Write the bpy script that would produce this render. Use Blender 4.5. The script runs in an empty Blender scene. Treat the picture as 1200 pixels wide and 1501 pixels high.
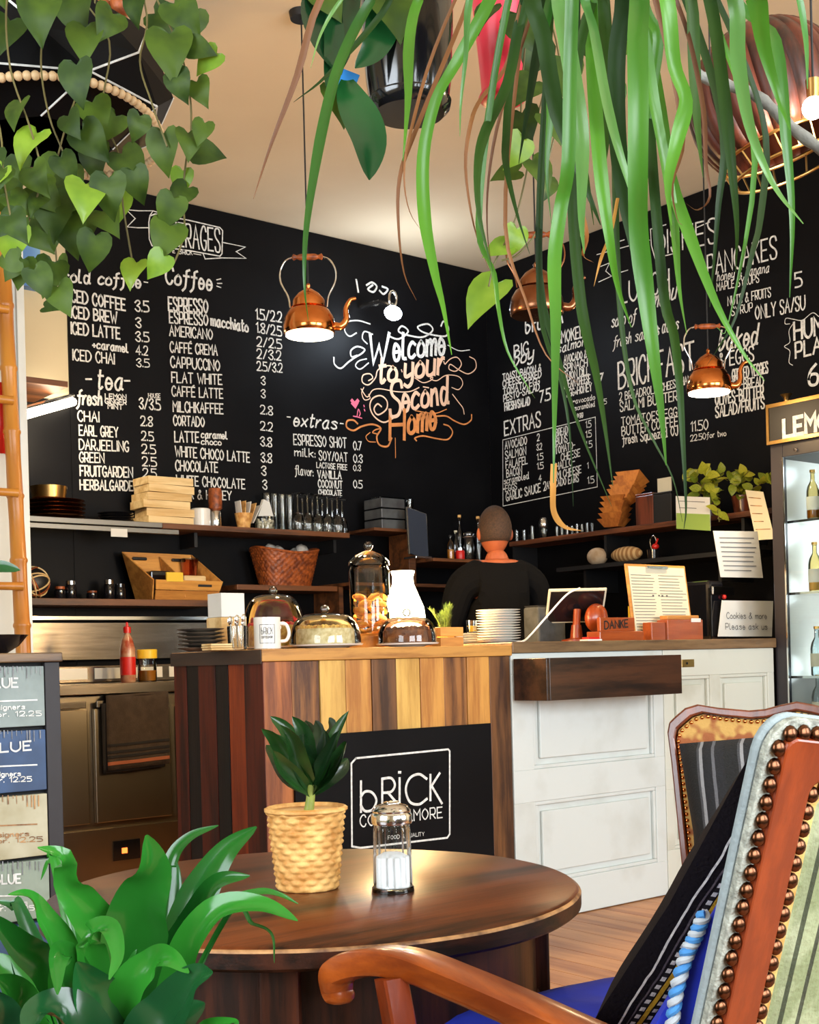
import bpy, bmesh, math, random
from mathutils import Vector, Matrix, noise
random.seed(7)
# ---------------------------------------------------------------- camera, world, light, exposure
F = 1857.0; CAMH = 1.08; ROLL = 0.0262; PPX, PPY = 600.0, 971.0
FW = Vector((.6280, .7782, 0)).normalized(); RT = Vector((FW.y, -FW.x, 0)); UP = Vector((0, 0, 1))
CAM = Vector((0, 0, CAMH))
scn = bpy.context.scene
COL = scn.collection
cam = bpy.data.cameras.new('camera'); co = bpy.data.objects.new('camera', cam); COL.objects.link(co); scn.camera = co
cam.sensor_fit = 'HORIZONTAL'; cam.sensor_width = 36.0; cam.lens = 36.0*F/1200.0
cam.shift_y = (PPY-750.5)/1200.0; cam.clip_start = .05
cr = RT*math.cos(ROLL)-UP*math.sin(ROLL); cu = RT*math.sin(ROLL)+UP*math.cos(ROLL)
co.matrix_world = Matrix(((cr.x, cu.x, -FW.x, 0), (cr.y, cu.y, -FW.y, 0), (cr.z, cu.z, -FW.z, CAMH), (0, 0, 0, 1)))
scn.view_settings.view_transform = 'Standard'; scn.view_settings.look = 'None'
scn.view_settings.gamma = 1.0; scn.view_settings.use_curve_mapping = False
scn.view_settings.exposure = 0.35
w = bpy.data.worlds.new('world'); scn.world = w; w.use_nodes = True
bgn = w.node_tree.nodes['Background']; bgn.inputs[0].default_value = (.75, .87, 1, 1); bgn.inputs[1].default_value = 2.5
def area(name, loc, target, sx, sy, power, color):
    l = bpy.data.lights.new(name, 'AREA'); l.shape = 'RECTANGLE'; l.size = sx; l.size_y = sy; l.energy = power; l.color = color
    o = bpy.data.objects.new(name, l); COL.objects.link(o); o.location = loc
    o.rotation_euler = (Vector(target)-Vector(loc)).to_track_quat('-Z', 'Y').to_euler(); return o
area('daylight_window', (-1.93, 1.2, 1.85), (0, 1.2, 1.75), 2.0, 1.9, 80, (.88, .95, 1))
area('daylight_window', (0.9, -1.93, 1.85), (0.9, 0, 1.75), 2.4, 1.9, 135, (.90, .96, 1))
area('daylight_window', (3.9, -1.93, 1.85), (3.9, 0, 1.75), 2.0, 1.9, 135, (.90, .96, 1))
def point(name, loc, power, color, r=.04):
    l = bpy.data.lights.new(name, 'POINT'); l.energy = power; l.color = color; l.shadow_soft_size = r
    o = bpy.data.objects.new(name, l); COL.objects.link(o); o.location = loc; return o
def spot(name, loc, target, power, color, ang=100, r=.03):
    l = bpy.data.lights.new(name, 'SPOT'); l.energy = power; l.color = color; l.shadow_soft_size = r
    l.spot_size = math.radians(ang); l.spot_blend = .6
    o = bpy.data.objects.new(name, l); COL.objects.link(o); o.location = loc
    o.rotation_euler = (Vector(target)-Vector(loc)).to_track_quat('-Z', 'Y').to_euler(); return o

# ---------------------------------------------------------------- pixels of the photograph to places in the room
def ray(px, py):
    dx, dy = px-PPX, PPY-py
    a = dx*math.cos(ROLL)+dy*math.sin(ROLL); b = -dx*math.sin(ROLL)+dy*math.cos(ROLL)
    return FW+RT*(a/F)+UP*(b/F)
def P(px, py, d): return CAM+ray(px, py)*d
def atX(px, py, X): r = ray(px, py); return CAM+r*(X/r.x)
def atY(px, py, Y): r = ray(px, py); return CAM+r*(Y/r.y)
def atZ(px, py, z): r = ray(px, py); return CAM+r*((z-CAMH)/r.z)
def dep(p): return (Vector(p)-CAM).dot(FW)
def mpp(p): return dep(p)/F          # metres per photo pixel at a point
# room constants
XC, YC, ZC = 5.97, 6.45, 3.76
X0, Y0 = -2.0, -2.0
CF = 3.73; CTZ = 1.137               # counter front plane, counter top height

# ---------------------------------------------------------------- materials
def nm(name):
    m = bpy.data.materials.new(name); m.use_nodes = True; nt = m.node_tree
    return m, nt, nt.nodes['Principled BSDF']
def rgba(c): return (c[0], c[1], c[2], 1)
def mat(name, c, rough=.5, metal=0, c2=None, scale=8, stretch=(1, 1, 1), bump=0, bscale=None, coat=0, emit=0, sheen=0, detail=4, contrast=(.35, .65)):
    m, nt, b = nm(name)
    b.inputs['Base Color'].default_value = rgba(c); b.inputs['Roughness'].default_value = rough; b.inputs['Metallic'].default_value = metal
    if coat: b.inputs['Coat Weight'].default_value = coat; b.inputs['Coat Roughness'].default_value = .12
    if sheen: b.inputs['Sheen Weight'].default_value = sheen
    if emit: b.inputs['Emission Color'].default_value = rgba(c); b.inputs['Emission Strength'].default_value = emit
    tc = mp = None
    if c2 is not None or bump:
        tc = nt.nodes.new('ShaderNodeTexCoord'); mp = nt.nodes.new('ShaderNodeMapping'); mp.inputs['Scale'].default_value = stretch
        oi = nt.nodes.new('ShaderNodeObjectInfo'); ad = nt.nodes.new('ShaderNodeVectorMath'); ad.operation = 'ADD'
        sc_ = nt.nodes.new('ShaderNodeMath'); sc_.operation = 'MULTIPLY'; sc_.inputs[1].default_value = 13.7
        nt.links.new(oi.outputs['Random'], sc_.inputs[0]); nt.links.new(sc_.outputs[0], ad.inputs[1])
        nt.links.new(tc.outputs['Object'], ad.inputs[0]); nt.links.new(ad.outputs[0], mp.inputs[0])
    if c2 is not None:
        n = nt.nodes.new('ShaderNodeTexNoise'); n.inputs['Scale'].default_value = scale; n.inputs['Detail'].default_value = detail
        r = nt.nodes.new('ShaderNodeValToRGB'); r.color_ramp.elements[0].position = contrast[0]; r.color_ramp.elements[1].position = contrast[1]
        r.color_ramp.elements[0].color = rgba(c2); r.color_ramp.elements[1].color = rgba(c)
        nt.links.new(mp.outputs[0], n.inputs[0]); nt.links.new(n.outputs['Fac'], r.inputs[0]); nt.links.new(r.outputs[0], b.inputs['Base Color'])
    if bump:
        n2 = nt.nodes.new('ShaderNodeTexNoise'); n2.inputs['Scale'].default_value = bscale or scale*3; n2.inputs['Detail'].default_value = 3
        bp = nt.nodes.new('ShaderNodeBump'); bp.inputs['Strength'].default_value = bump; bp.inputs['Distance'].default_value = .004
        nt.links.new(mp.outputs[0], n2.inputs[0]); nt.links.new(n2.outputs['Fac'], bp.inputs['Height']); nt.links.new(bp.outputs[0], b.inputs['Normal'])
    return m
def wood(name, light, dark, axis='z', rough=.45, scale=9, coat=0, ring=4.0, knots=False):
    """grain running along one object axis"""
    m, nt, b = nm(name); N = nt.nodes.new; L = nt.links.new
    tc = N('ShaderNodeTexCoord'); oi = N('ShaderNodeObjectInfo'); ml = N('ShaderNodeMath'); ml.operation = 'MULTIPLY'; ml.inputs[1].default_value = 17.3
    ad = N('ShaderNodeVectorMath'); L(oi.outputs['Random'], ml.inputs[0]); L(ml.outputs[0], ad.inputs[1]); L(tc.outputs['Object'], ad.inputs[0])
    st = {'x': (.09, 1, 1), 'y': (1, .09, 1), 'z': (1, 1, .09)}[axis]
    mp = N('ShaderNodeMapping'); mp.inputs['Scale'].default_value = st; L(ad.outputs[0], mp.inputs[0])
    n1 = N('ShaderNodeTexNoise'); n1.inputs['Scale'].default_value = scale*6; n1.inputs['Detail'].default_value = 6; n1.inputs['Roughness'].default_value = .65; L(mp.outputs[0], n1.inputs[0])
    n0 = N('ShaderNodeTexNoise'); n0.inputs['Scale'].default_value = scale*.7; n0.inputs['Detail'].default_value = 2; L(mp.outputs[0], n0.inputs[0])
    w1 = N('ShaderNodeMath'); w1.operation = 'MULTIPLY'; w1.inputs[1].default_value = ring*6; L(n0.outputs['Fac'], w1.inputs[0])
    sn = N('ShaderNodeMath'); sn.operation = 'SINE'; L(w1.outputs[0], sn.inputs[0])
    ma = N('ShaderNodeMath'); ma.operation = 'MULTIPLY_ADD'; ma.inputs[1].default_value = .16; L(sn.outputs[0], ma.inputs[0]); L(n1.outputs['Fac'], ma.inputs[2])
    r = N('ShaderNodeValToRGB'); r.color_ramp.elements[0].position = .28; r.color_ramp.elements[1].position = .68
    r.color_ramp.elements[0].color = rgba(dark); r.color_ramp.elements[1].color = rgba(light)
    L(ma.outputs[0], r.inputs[0]); L(r.outputs[0], b.inputs['Base Color']); b.inputs['Roughness'].default_value = rough
    bp = N('ShaderNodeBump'); bp.inputs['Strength'].default_value = .35; bp.inputs['Distance'].default_value = .002; L(ma.outputs[0], bp.inputs['Height']); L(bp.outputs[0], b.inputs['Normal'])
    if coat: b.inputs['Coat Weight'].default_value = coat; b.inputs['Coat Roughness'].default_value = .15
    return m
def glass(name, tint=(1, 1, 1), refl=1.0, ior=1.45, rough=.03):
    """thin clear glass: see-through with a Fresnel sheen"""
    m = bpy.data.materials.new(name); m.use_nodes = True; nt = m.node_tree; nt.nodes.clear(); N = nt.nodes.new; L = nt.links.new
    o = N('ShaderNodeOutputMaterial'); mx = N('ShaderNodeMixShader'); t = N('ShaderNodeBsdfTransparent'); g = N('ShaderNodeBsdfGlossy'); fr = N('ShaderNodeFresnel')
    fr.inputs[0].default_value = ior; t.inputs[0].default_value = rgba(tint); g.inputs[1].default_value = rough
    mu = N('ShaderNodeMath'); mu.operation = 'MULTIPLY'; mu.inputs[1].default_value = refl; mu.use_clamp = True
    L(fr.outputs[0], mu.inputs[0]); L(mu.outputs[0], mx.inputs[0]); L(t.outputs[0], mx.inputs[1]); L(g.outputs[0], mx.inputs[2]); L(mx.outputs[0], o.inputs[0])
    return m
def leafmat(name, c, c2, rough=.35, trans=.25, scale=6):
    m, nt, b = nm(name); N = nt.nodes.new; L = nt.links.new
    tc = N('ShaderNodeTexCoord'); oi = N('ShaderNodeObjectInfo'); ad = N('ShaderNodeVectorMath'); L(tc.outputs['Object'], ad.inputs[0]); L(oi.outputs['Random'], ad.inputs[1])
    n = N('ShaderNodeTexNoise'); n.inputs['Scale'].default_value = scale; L(ad.outputs[0], n.inputs[0])
    a = N('ShaderNodeMath'); a.operation = 'MULTIPLY_ADD'; a.inputs[1].default_value = .5; a.inputs[2].default_value = -.22; L(oi.outputs['Random'], a.inputs[0])
    s = N('ShaderNodeMath'); L(a.outputs[0], s.inputs[0]); L(n.outputs['Fac'], s.inputs[1])
    r = N('ShaderNodeValToRGB'); r.color_ramp.elements[0].position = .3; r.color_ramp.elements[1].position = .75
    r.color_ramp.elements[0].color = rgba(c2); r.color_ramp.elements[1].color = rgba(c); L(s.outputs[0], r.inputs[0]); L(r.outputs[0], b.inputs['Base Color'])
    b.inputs['Roughness'].default_value = rough
    out = nt.nodes['Material Output']; tr = N('ShaderNodeBsdfTranslucent'); mx = N('ShaderNodeMixShader'); mx.inputs[0].default_value = trans
    L(r.outputs[0], tr.inputs[0]); L(b.outputs[0], mx.inputs[1]); L(tr.outputs[0], mx.inputs[2]); L(mx.outputs[0], out.inputs[0])
    return m
def emis(name, c, s):
    m = bpy.data.materials.new(name); m.use_nodes = True; nt = m.node_tree; nt.nodes.clear()
    o = nt.nodes.new('ShaderNodeOutputMaterial'); e = nt.nodes.new('ShaderNodeEmission'); e.inputs[0].default_value = rgba(c); e.inputs[1].default_value = s
    nt.links.new(e.outputs[0], o.inputs[0]); return m
def stripes(name, cols, axis, period, rough=.8, wob=.0, bump=.4):
    """cloth with repeating stripes along one object axis; cols = [(position, colour)...]"""
    m, nt, b = nm(name); N = nt.nodes.new; L = nt.links.new
    tc = N('ShaderNodeTexCoord'); sp = N('ShaderNodeSeparateXYZ')
    if wob:
        n = N('ShaderNodeTexNoise'); n.inputs['Scale'].default_value = 30; L(tc.outputs['Object'], n.inputs[0])
        mu = N('ShaderNodeVectorMath'); mu.operation = 'SCALE'; mu.inputs['Scale'].default_value = wob; L(n.outputs['Color'], mu.inputs[0])
        ad = N('ShaderNodeVectorMath'); L(tc.outputs['Object'], ad.inputs[0]); L(mu.outputs[0], ad.inputs[1]); L(ad.outputs[0], sp.inputs[0])
    else: L(tc.outputs['Object'], sp.inputs[0])
    d = N('ShaderNodeMath'); d.operation = 'DIVIDE'; d.inputs[1].default_value = period; L(sp.outputs[{'x': 0, 'y': 1, 'z': 2}[axis]], d.inputs[0])
    f = N('ShaderNodeMath'); f.operation = 'FRACT'; L(d.outputs[0], f.inputs[0])
    r = N('ShaderNodeValToRGB'); r.color_ramp.interpolation = 'CONSTANT'; e = r.color_ramp.elements
    e[0].position = cols[0][0]; e[0].color = rgba(cols[0][1]); e[1].position = cols[1][0]; e[1].color = rgba(cols[1][1])
    for p_, c_ in cols[2:]: q = e.new(p_); q.color = rgba(c_)
    L(f.outputs[0], r.inputs[0]); L(r.outputs[0], b.inputs['Base Color']); b.inputs['Roughness'].default_value = rough
    n2 = N('ShaderNodeTexNoise'); n2.inputs['Scale'].default_value = 240; L(tc.outputs['Object'], n2.inputs[0])
    bp = N('ShaderNodeBump'); bp.inputs['Strength'].default_value = bump; bp.inputs['Distance'].default_value = .003; L(n2.outputs['Fac'], bp.inputs['Height']); L(bp.outputs[0], b.inputs['Normal'])
    return m

M = {}
M['board'] = mat('board_black', (.0022, .0022, .003), .5, c2=(.004, .004, .005), scale=3, bump=.05); M['board'].node_tree.nodes['Principled BSDF'].inputs['Specular IOR Level'].default_value = .12
M['plaster'] = mat('cream_plaster', (.66, .56, .36), .9, c2=(.60, .50, .31), scale=1.5, bump=.15, bscale=60)
M['ceil'] = mat('ceiling_plaster', (.74, .60, .41), .95, c2=(.68, .54, .36), scale=1.2, bump=.12, bscale=50)
M['white_wall'] = mat('white_plaster', (.62, .64, .60), .85, c2=(.55, .57, .54), scale=2, bump=.1)
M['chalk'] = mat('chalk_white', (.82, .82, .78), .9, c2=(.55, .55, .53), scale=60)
M['chalk_grey'] = mat('chalk_grey', (.30, .31, .33), .9, c2=(.14, .14, .15), scale=60)
M['copper_glow_tint'] = mat('paint_copper_glow', (.85, .55, .38), .6)  # copper lettering with the spotlight's glow put into the colour
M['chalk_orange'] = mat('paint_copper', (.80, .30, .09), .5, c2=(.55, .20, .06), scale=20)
M['pink'] = mat('pink_chalk', (.75, .15, .25), .8)
M['steel'] = mat('brushed_steel', (.27, .235, .195), .26, 1, c2=(.20, .17, .135), scale=4, stretch=(1, 1, 12), bump=.03)
M['rail'] = mat('grey_steel_rail', (.20, .20, .19), .4, 1)
M['steel_dark'] = mat('dark_steel', (.38, .32, .235), .30, 1, c2=(.31, .26, .185), scale=2, stretch=(1, 1, 1))
M['chrome'] = mat('chrome', (.75, .75, .74), .14, 1)
M['black'] = mat('matt_black', (.008, .008, .009), .5)
M['black_gloss'] = mat('gloss_black', (.006, .006, .008), .12, coat=.6)
M['lamp_black'] = mat('lamp_black', (.0025, .0025, .003), .6); M['lamp_black'].node_tree.nodes['Principled BSDF'].inputs['Specular IOR Level'].default_value = .12
M['dark'] = mat('dark_interior', (.004, .004, .004), .8)
M['white_paint'] = mat('worn_white_paint', (.60, .64, .62), .5, c2=(.50, .52, .48), scale=5, bump=.12, bscale=40, contrast=(.18, .5))
M['white_paint_y'] = mat('aged_white_paint', (.60, .61, .53), .5, c2=(.36, .33, .23), scale=3, bump=.12, contrast=(.15, .45))
M['worktop'] = wood('worktop_oak', (.20, .115, .05), (.07, .035, .015), 'x', .45)
M['counter_trim'] = wood('trim_pine', (.52, .25, .055), (.26, .10, .02), 'x', .45)
M['trim_dark'] = wood('trim_dark_wood', (.035, .014, .006), (.010, .005, .003), 'y', .5)
M['box_dark'] = wood('dark_box_wood', (.060, .022, .009), (.012, .005, .003), 'x', .35, coat=.2)
M['shelf'] = wood('shelf_wood', (.16, .055, .016), (.05, .018, .006), 'x', .5)
M['shelfy'] = wood('shelf_wood_y', (.22, .065, .018), (.07, .02, .007), 'y', .5)
M['table'] = wood('table_walnut', (.135, .032, .007), (.014, .004, .0015), 'x', .30, scale=6, coat=.0, ring=3); M['table'].node_tree.nodes['Principled BSDF'].inputs['Specular IOR Level'].default_value = .30
M['table_edge'] = wood('table_edge_worn', (.045, .013, .006), (.008, .004, .0025), 'x', .4, scale=12)
M['edge_wear'] = mat('bare_wood_wear', (.50, .26, .10), .6, c2=(.12, .05, .02), scale=30)
M['apron'] = wood('apron_wood', (.065, .016, .006), (.014, .005, .0025), 'z', .4)
for q_ in ('apron', 'table_edge'): M[q_].node_tree.nodes['Principled BSDF'].inputs['Specular IOR Level'].default_value = .25
M['arm'] = wood('beech_orange', (.50, .105, .009), (.22, .038, .005), 'y', .28, scale=5, coat=.5, ring=1.5)
M['arm_x'] = wood('beech_orange_x', (.46, .10, .018), (.27, .05, .010), 'x', .28, scale=5, coat=.5, ring=1.5)
M['arm_z'] = wood('beech_orange_z', (.32, .050, .007), (.17, .024, .004), 'z', .3, scale=5, coat=.15, ring=1.5)
M['floor'] = wood('floor_oak', (.48, .22, .085), (.30, .11, .04), 'y', .45, scale=6)
M['bamboo'] = mat('bamboo', (.62, .27, .035), .35, c2=(.38, .13, .014), scale=6, stretch=(1, 1, .3), bump=.05)
M['crate'] = wood('pale_pine', (.70, .33, .07), (.45, .18, .035), 'x', .5)
M['chip'] = wood('poplar_veneer', (.80, .60, .30), (.60, .38, .14), 'x', .6)
M['wicker'] = mat('wicker_brown', (.42, .10, .018), .45, c2=(.14, .03, .008), scale=40, bump=.4)
M['straw'] = mat('water_hyacinth', (.78, .46, .15), .6, c2=(.50, .22, .045), scale=35, bump=.3, bscale=200)
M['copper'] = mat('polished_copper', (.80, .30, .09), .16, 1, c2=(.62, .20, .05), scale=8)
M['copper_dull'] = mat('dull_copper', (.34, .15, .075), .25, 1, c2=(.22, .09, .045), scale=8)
M['brass'] = mat('brass', (.60, .36, .12), .28, 1)
M['stud'] = mat('stud_bronze', (.12, .05, .025), .25, 1)
M['glass'] = glass('clear_glass', refl=1.6)
M['glass_rim'] = glass('thick_glass', (.97, .985, .98), 1.7)
M['white_china'] = mat('white_china', (.78, .77, .72), .22, coat=.3)
M['paper'] = mat('white_paper', (.72, .72, .68), .8, c2=(.66, .66, .62), scale=5)
M['paper_old'] = mat('cream_paper', (.62, .58, .44), .8)
M['ink'] = mat('grey_ink', (.12, .12, .12), .8)
M['cake_yellow'] = mat('crumble_cake', (.72, .50, .12), .9, c2=(.42, .20, .04), scale=45, bump=.8, bscale=70)
M['cake_pale'] = mat('pale_cake', (.80, .70, .42), .9, c2=(.55, .42, .18), scale=45, bump=.8, bscale=70)
M['cake_choc'] = mat('chocolate_cake', (.10, .030, .012), .7, c2=(.25, .08, .02), scale=35, bump=.8, bscale=70)
M['cookie'] = mat('yellow_cookie', (.75, .38, .05), .8, c2=(.45, .16, .02), scale=40, bump=.6)
M['red'] = mat('red_plastic', (.55, .015, .01), .35)
M['yellow'] = mat('yellow_plastic', (.80, .52, .03), .35)
M['honey'] = mat('amber_fill', (.45, .18, .02), .2)
M['towel'] = mat('brown_towel', (.050, .032, .020), .95, c2=(.035, .022, .014), scale=30, bump=.6, bscale=250)
M['towel_dark'] = mat('towel_black', (.012, .010, .010), .95)
M['towel_red'] = mat('towel_rust', (.30, .09, .04), .95)
M['skin'] = mat('skin', (.36, .095, .032), .6, c2=(.28, .065, .022), scale=12)
M['hair'] = mat('short_dark_hair', (.022, .011, .006), .8, c2=(.05, .022, .010), scale=120, bump=.5, bscale=300)
M['shirt'] = mat('black_shirt', (.0025, .0025, .003), .95, bump=.3, bscale=30); M['shirt'].node_tree.nodes['Principled BSDF'].inputs['Specular IOR Level'].default_value = .1
M['blue_cloth'] = mat('blue_cloth', (.012, .035, .55), .85, c2=(.008, .02, .38), scale=9, bump=.4, bscale=15)
M['sage'] = mat('sage_damask', (.34, .36, .22), .85, c2=(.24, .25, .14), scale=18, bump=.5, bscale=160, contrast=(.45, .55))
M['damask'] = mat('gold_damask', (.52, .30, .08), .8, c2=(.30, .09, .025), scale=34, bump=.5, contrast=(.40, .52), detail=1)
M['gimp'] = mat('silver_braid', (.42, .44, .38), .7, c2=(.2, .21, .18), scale=90, bump=.8, bscale=220)
M['mahog'] = wood('mahogany', (.16, .035, .012), (.05, .012, .005), 'z', .3, coat=.3)
M['mahog_red'] = wood('mahogany_red', (.22, .05, .016), (.09, .02, .008), 'z', .3, coat=.3)
M['soil'] = mat('soil', (.03, .018, .01), .95)
M['pot_white'] = mat('pot_liner', (.7, .7, .66), .4)
M['pink_pot'] = mat('pink_plastic', (.80, .035, .07), .35)
M['rope'] = mat('jute_rope', (.5, .33, .16), .9)
M['cord'] = mat('lamp_cord', (.01, .01, .01), .6)
M['bead'] = mat('wood_beads', (.62, .42, .22), .5)
M['stem'] = mat('vine_stem', (.12, .10, .03), .6)
M['green_stem'] = mat('green_cane', (.30, .36, .05), .5, c2=(.16, .20, .03), scale=30)
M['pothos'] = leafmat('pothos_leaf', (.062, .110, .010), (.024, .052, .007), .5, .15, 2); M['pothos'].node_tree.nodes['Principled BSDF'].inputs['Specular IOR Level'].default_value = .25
M['pothos_pale'] = leafmat('pothos_leaf_light', (.26, .42, .035), (.15, .29, .02), .38, .3, 2)  # lighter yellow-green leaf colour, mixed in among the darker leaves
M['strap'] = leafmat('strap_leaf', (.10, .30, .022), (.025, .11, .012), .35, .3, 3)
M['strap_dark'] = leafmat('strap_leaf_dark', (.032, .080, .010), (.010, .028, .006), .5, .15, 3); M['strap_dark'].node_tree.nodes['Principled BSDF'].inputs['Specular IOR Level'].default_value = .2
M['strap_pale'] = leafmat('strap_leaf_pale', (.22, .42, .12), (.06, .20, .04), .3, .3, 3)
M['strap_brown'] = leafmat('strap_leaf_dry', (.30, .12, .035), (.10, .035, .012), .6, .2, 3)
M['strap_tip'] = leafmat('leaf_dry_tip', (.60, .30, .06), (.35, .13, .03), .6, .3, 3)
M['drac'] = leafmat('glossy_leaf', (.026, .21, .020), (.007, .075, .010), .16, .22, 4)
M['drac_dark'] = leafmat('glossy_leaf_dark', (.012, .095, .022), (.005, .035, .012), .2, .08, 4)
M['small_drac'] = leafmat('small_plant_leaf', (.014, .058, .010), (.004, .018, .005), .25, .1, 20)
M['yellow_leaf'] = leafmat('yellow_green_leaf', (.55, .55, .05), (.16, .24, .02), .4, .3, 20)
M['herb'] = leafmat('herb_leaf', (.14, .22, .04), (.04, .08, .015), .6, .2, 20)
M['sugar'] = mat('sugar', (.85, .85, .85), .9, bump=.2, bscale=200)

# ---------------------------------------------------------------- mesh builder
class MB:
    def __init__(s): s.v = []; s.f = []
    def add(s, vs, fs, Mx=None):
        k = len(s.v)
        for p in vs: s.v.append(Mx @ Vector(p) if Mx else Vector(p))
        for f in fs: s.f.append([i+k for i in f])
        return s
    def box(s, a, b, Mx=None):
        x0, y0, z0 = a; x1, y1, z1 = b
        return s.add([(x0,y0,z0),(x1,y0,z0),(x1,y1,z0),(x0,y1,z0),(x0,y0,z1),(x1,y0,z1),(x1,y1,z1),(x0,y1,z1)],
              [(0,3,2,1),(4,5,6,7),(0,1,5,4),(1,2,6,5),(2,3,7,6),(3,0,4,7)], Mx)
    def cbox(s, c, size, Mx=None):
        h = Vector(size)/2; c = Vector(c); return s.box(c-h, c+h, Mx)
    def lathe(s, prof, n=24, c=(0,0,0), Mx=None, wob=None, a0=0, a1=2*math.pi, seg=None):
        full = abs(a1-a0-2*math.pi) < 1e-6; m = n if full else n+1; vs = []
        for (r, z) in prof:
            for i in range(m):
                a = a0+(a1-a0)*i/n; rr = r*(wob(a, z) if wob else 1)
                vs.append((c[0]+rr*math.cos(a), c[1]+rr*math.sin(a), c[2]+z))
        fs = []
        for j in range(len(prof)-1):
            for i in range(n):
                i2 = (i+1) % m
                fs.append((j*m+i, j*m+i2, (j+1)*m+i2, (j+1)*m+i))
        if full:
            if prof[0][0] > 1e-5: fs.append(tuple(range(m))[::-1] if prof[0][1] < prof[-1][1] else tuple(range(m)))
            if prof[-1][0] > 1e-5 and getattr(s, 'captop', True):
                b = (len(prof)-1)*m; fs.append(tuple(range(b, b+m)))
        return s.add(vs, fs, Mx)
    def tube(s, pts, r, n=8, cap=True, flat=1.0):
        pts = [Vector(p) for p in pts]; k = len(pts)
        if not isinstance(r, (list, tuple)): r = [r]*k
        t0 = (pts[1]-pts[0]).normalized(); nv = t0.orthogonal().normalized(); vs = []
        for i, p in enumerate(pts):
            t = (pts[min(i+1, k-1)]-pts[max(i-1, 0)]).normalized()
            nv = (nv-t*nv.dot(t)).normalized(); bv = t.cross(nv)
            for j in range(n):
                a = 2*math.pi*j/n; vs.append(p+(nv*math.cos(a)+bv*math.sin(a)*flat)*r[i])
        fs = [(i*n+j, i*n+(j+1) % n, (i+1)*n+(j+1) % n, (i+1)*n+j) for i in range(k-1) for j in range(n)]
        if cap: fs += [tuple(range(n))[::-1], tuple(range((k-1)*n, k*n))]
        return s.add(vs, fs)
    def ball(s, c, r, n=12, m=8, sc=(1,1,1), Mx=None):
        pr = [(max(1e-6, r*math.sin(math.pi*i/m)), -r*math.cos(math.pi*i/m)) for i in range(m+1)]
        T = Matrix.Translation(Vector(c)) @ Matrix.Diagonal((sc[0], sc[1], sc[2], 1))
        return s.lathe(pr, n, Mx=(Mx @ T) if Mx else T)
    def prism(s, poly, z0, z1, Mx=None):
        n = len(poly); vs = [(x, y, z0) for x, y in poly]+[(x, y, z1) for x, y in poly]
        return s.add(vs, [tuple(range(n))[::-1], tuple(range(n, 2*n))]+[(i, (i+1) % n, n+(i+1) % n, n+i) for i in range(n)], Mx)
    def quad(s, a, b, c, d): return s.add([a, b, c, d], [(0, 1, 2, 3)])
    def build(s, name, m, parent=None, world=True, smooth=False, bevel=0, kind=None, loc=None, solid=0, subsurf=0, angle=40):
        me = bpy.data.meshes.new(name); vs = s.v
        o = bpy.data.objects.new(name, me); COL.objects.link(o)
        if parent is not None:
            o.parent = parent
            if world: inv = wm(parent).inverted(); vs = [inv @ v for v in vs]
        elif world:
            if loc is None and vs:
                xs = [v.x for v in vs]; ys = [v.y for v in vs]; loc = ((min(xs)+max(xs))/2, (min(ys)+max(ys))/2, min(v.z for v in vs))
            if loc is not None:
                o.location = loc; L_ = Vector(loc); vs = [v-L_ for v in vs]
        me.from_pydata([tuple(v) for v in vs], [], s.f); me.update()
        if isinstance(m, str): m = M[m]
        if m: me.materials.append(m)
        if smooth:
            me.shade_smooth()
            if smooth != 2: me.set_sharp_from_angle(angle=math.radians(angle))
        if solid: q = o.modifiers.new('thick', 'SOLIDIFY'); q.thickness = solid; q.offset = 0
        if bevel: q = o.modifiers.new('bevel', 'BEVEL'); q.width = bevel; q.segments = 2; q.limit_method = 'ANGLE'
        if subsurf: q = o.modifiers.new('sub', 'SUBSURF'); q.levels = subsurf; q.render_levels = subsurf
        if kind: o['kind'] = kind
        return o
def wm(o):
    m = o.matrix_basis.copy()
    while o.parent: o = o.parent; m = o.matrix_basis @ m
    return m
def tag(o, label=None, cat=None, group=None, kind=None):
    if label: o['label'] = label
    if cat: o['category'] = cat
    if group: o['group'] = group
    if kind: o['kind'] = kind
    return o
def thing(name, label, cat, loc=(0,0,0), rz=0, group=None, rot=None):
    o = bpy.data.objects.new(name, None); COL.objects.link(o); o.empty_display_size = .05
    o.location = loc; o.rotation_euler = rot or (0, 0, rz); return tag(o, label, cat, group)
def copy_tree(o, parent=None):
    c = o.copy(); COL.objects.link(c); c.parent = parent
    for ch in [x for x in bpy.data.objects if x.parent == o]: copy_tree(ch, c)
    return c
def dup(o, loc, rz=None, label=None, group=None, rot=None, scale=None):
    c = copy_tree(o); c.location = loc
    if rot: c.rotation_euler = rot
    elif rz is not None: c.rotation_euler = (0, 0, rz)
    if scale: c.scale = (scale,)*3
    if label: c['label'] = label
    if group: c['group'] = group
    return c
def cat_rom(pts, sub=6):
    pts = [Vector(p) for p in pts]
    if len(pts) < 3: return pts
    out = []
    for i in range(len(pts)-1):
        p1, p2 = pts[i], pts[i+1]; p0 = pts[i-1] if i else p1*2-p2; p3 = pts[i+2] if i+2 < len(pts) else p2*2-p1
        for k in range(sub):
            t = k/sub; out.append(.5*((2*p1)+(p2-p0)*t+(2*p0-5*p1+4*p2-p3)*t*t+(3*p1-p0-3*p2+p3)*t*t*t))
    out.append(pts[-1]); return out
ORD = ['top', 'second', 'third', 'fourth', 'fifth', 'sixth', 'seventh', 'eighth', 'ninth', 'tenth', 'eleventh', 'twelfth', 'thirteenth', 'fourteenth']

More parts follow.
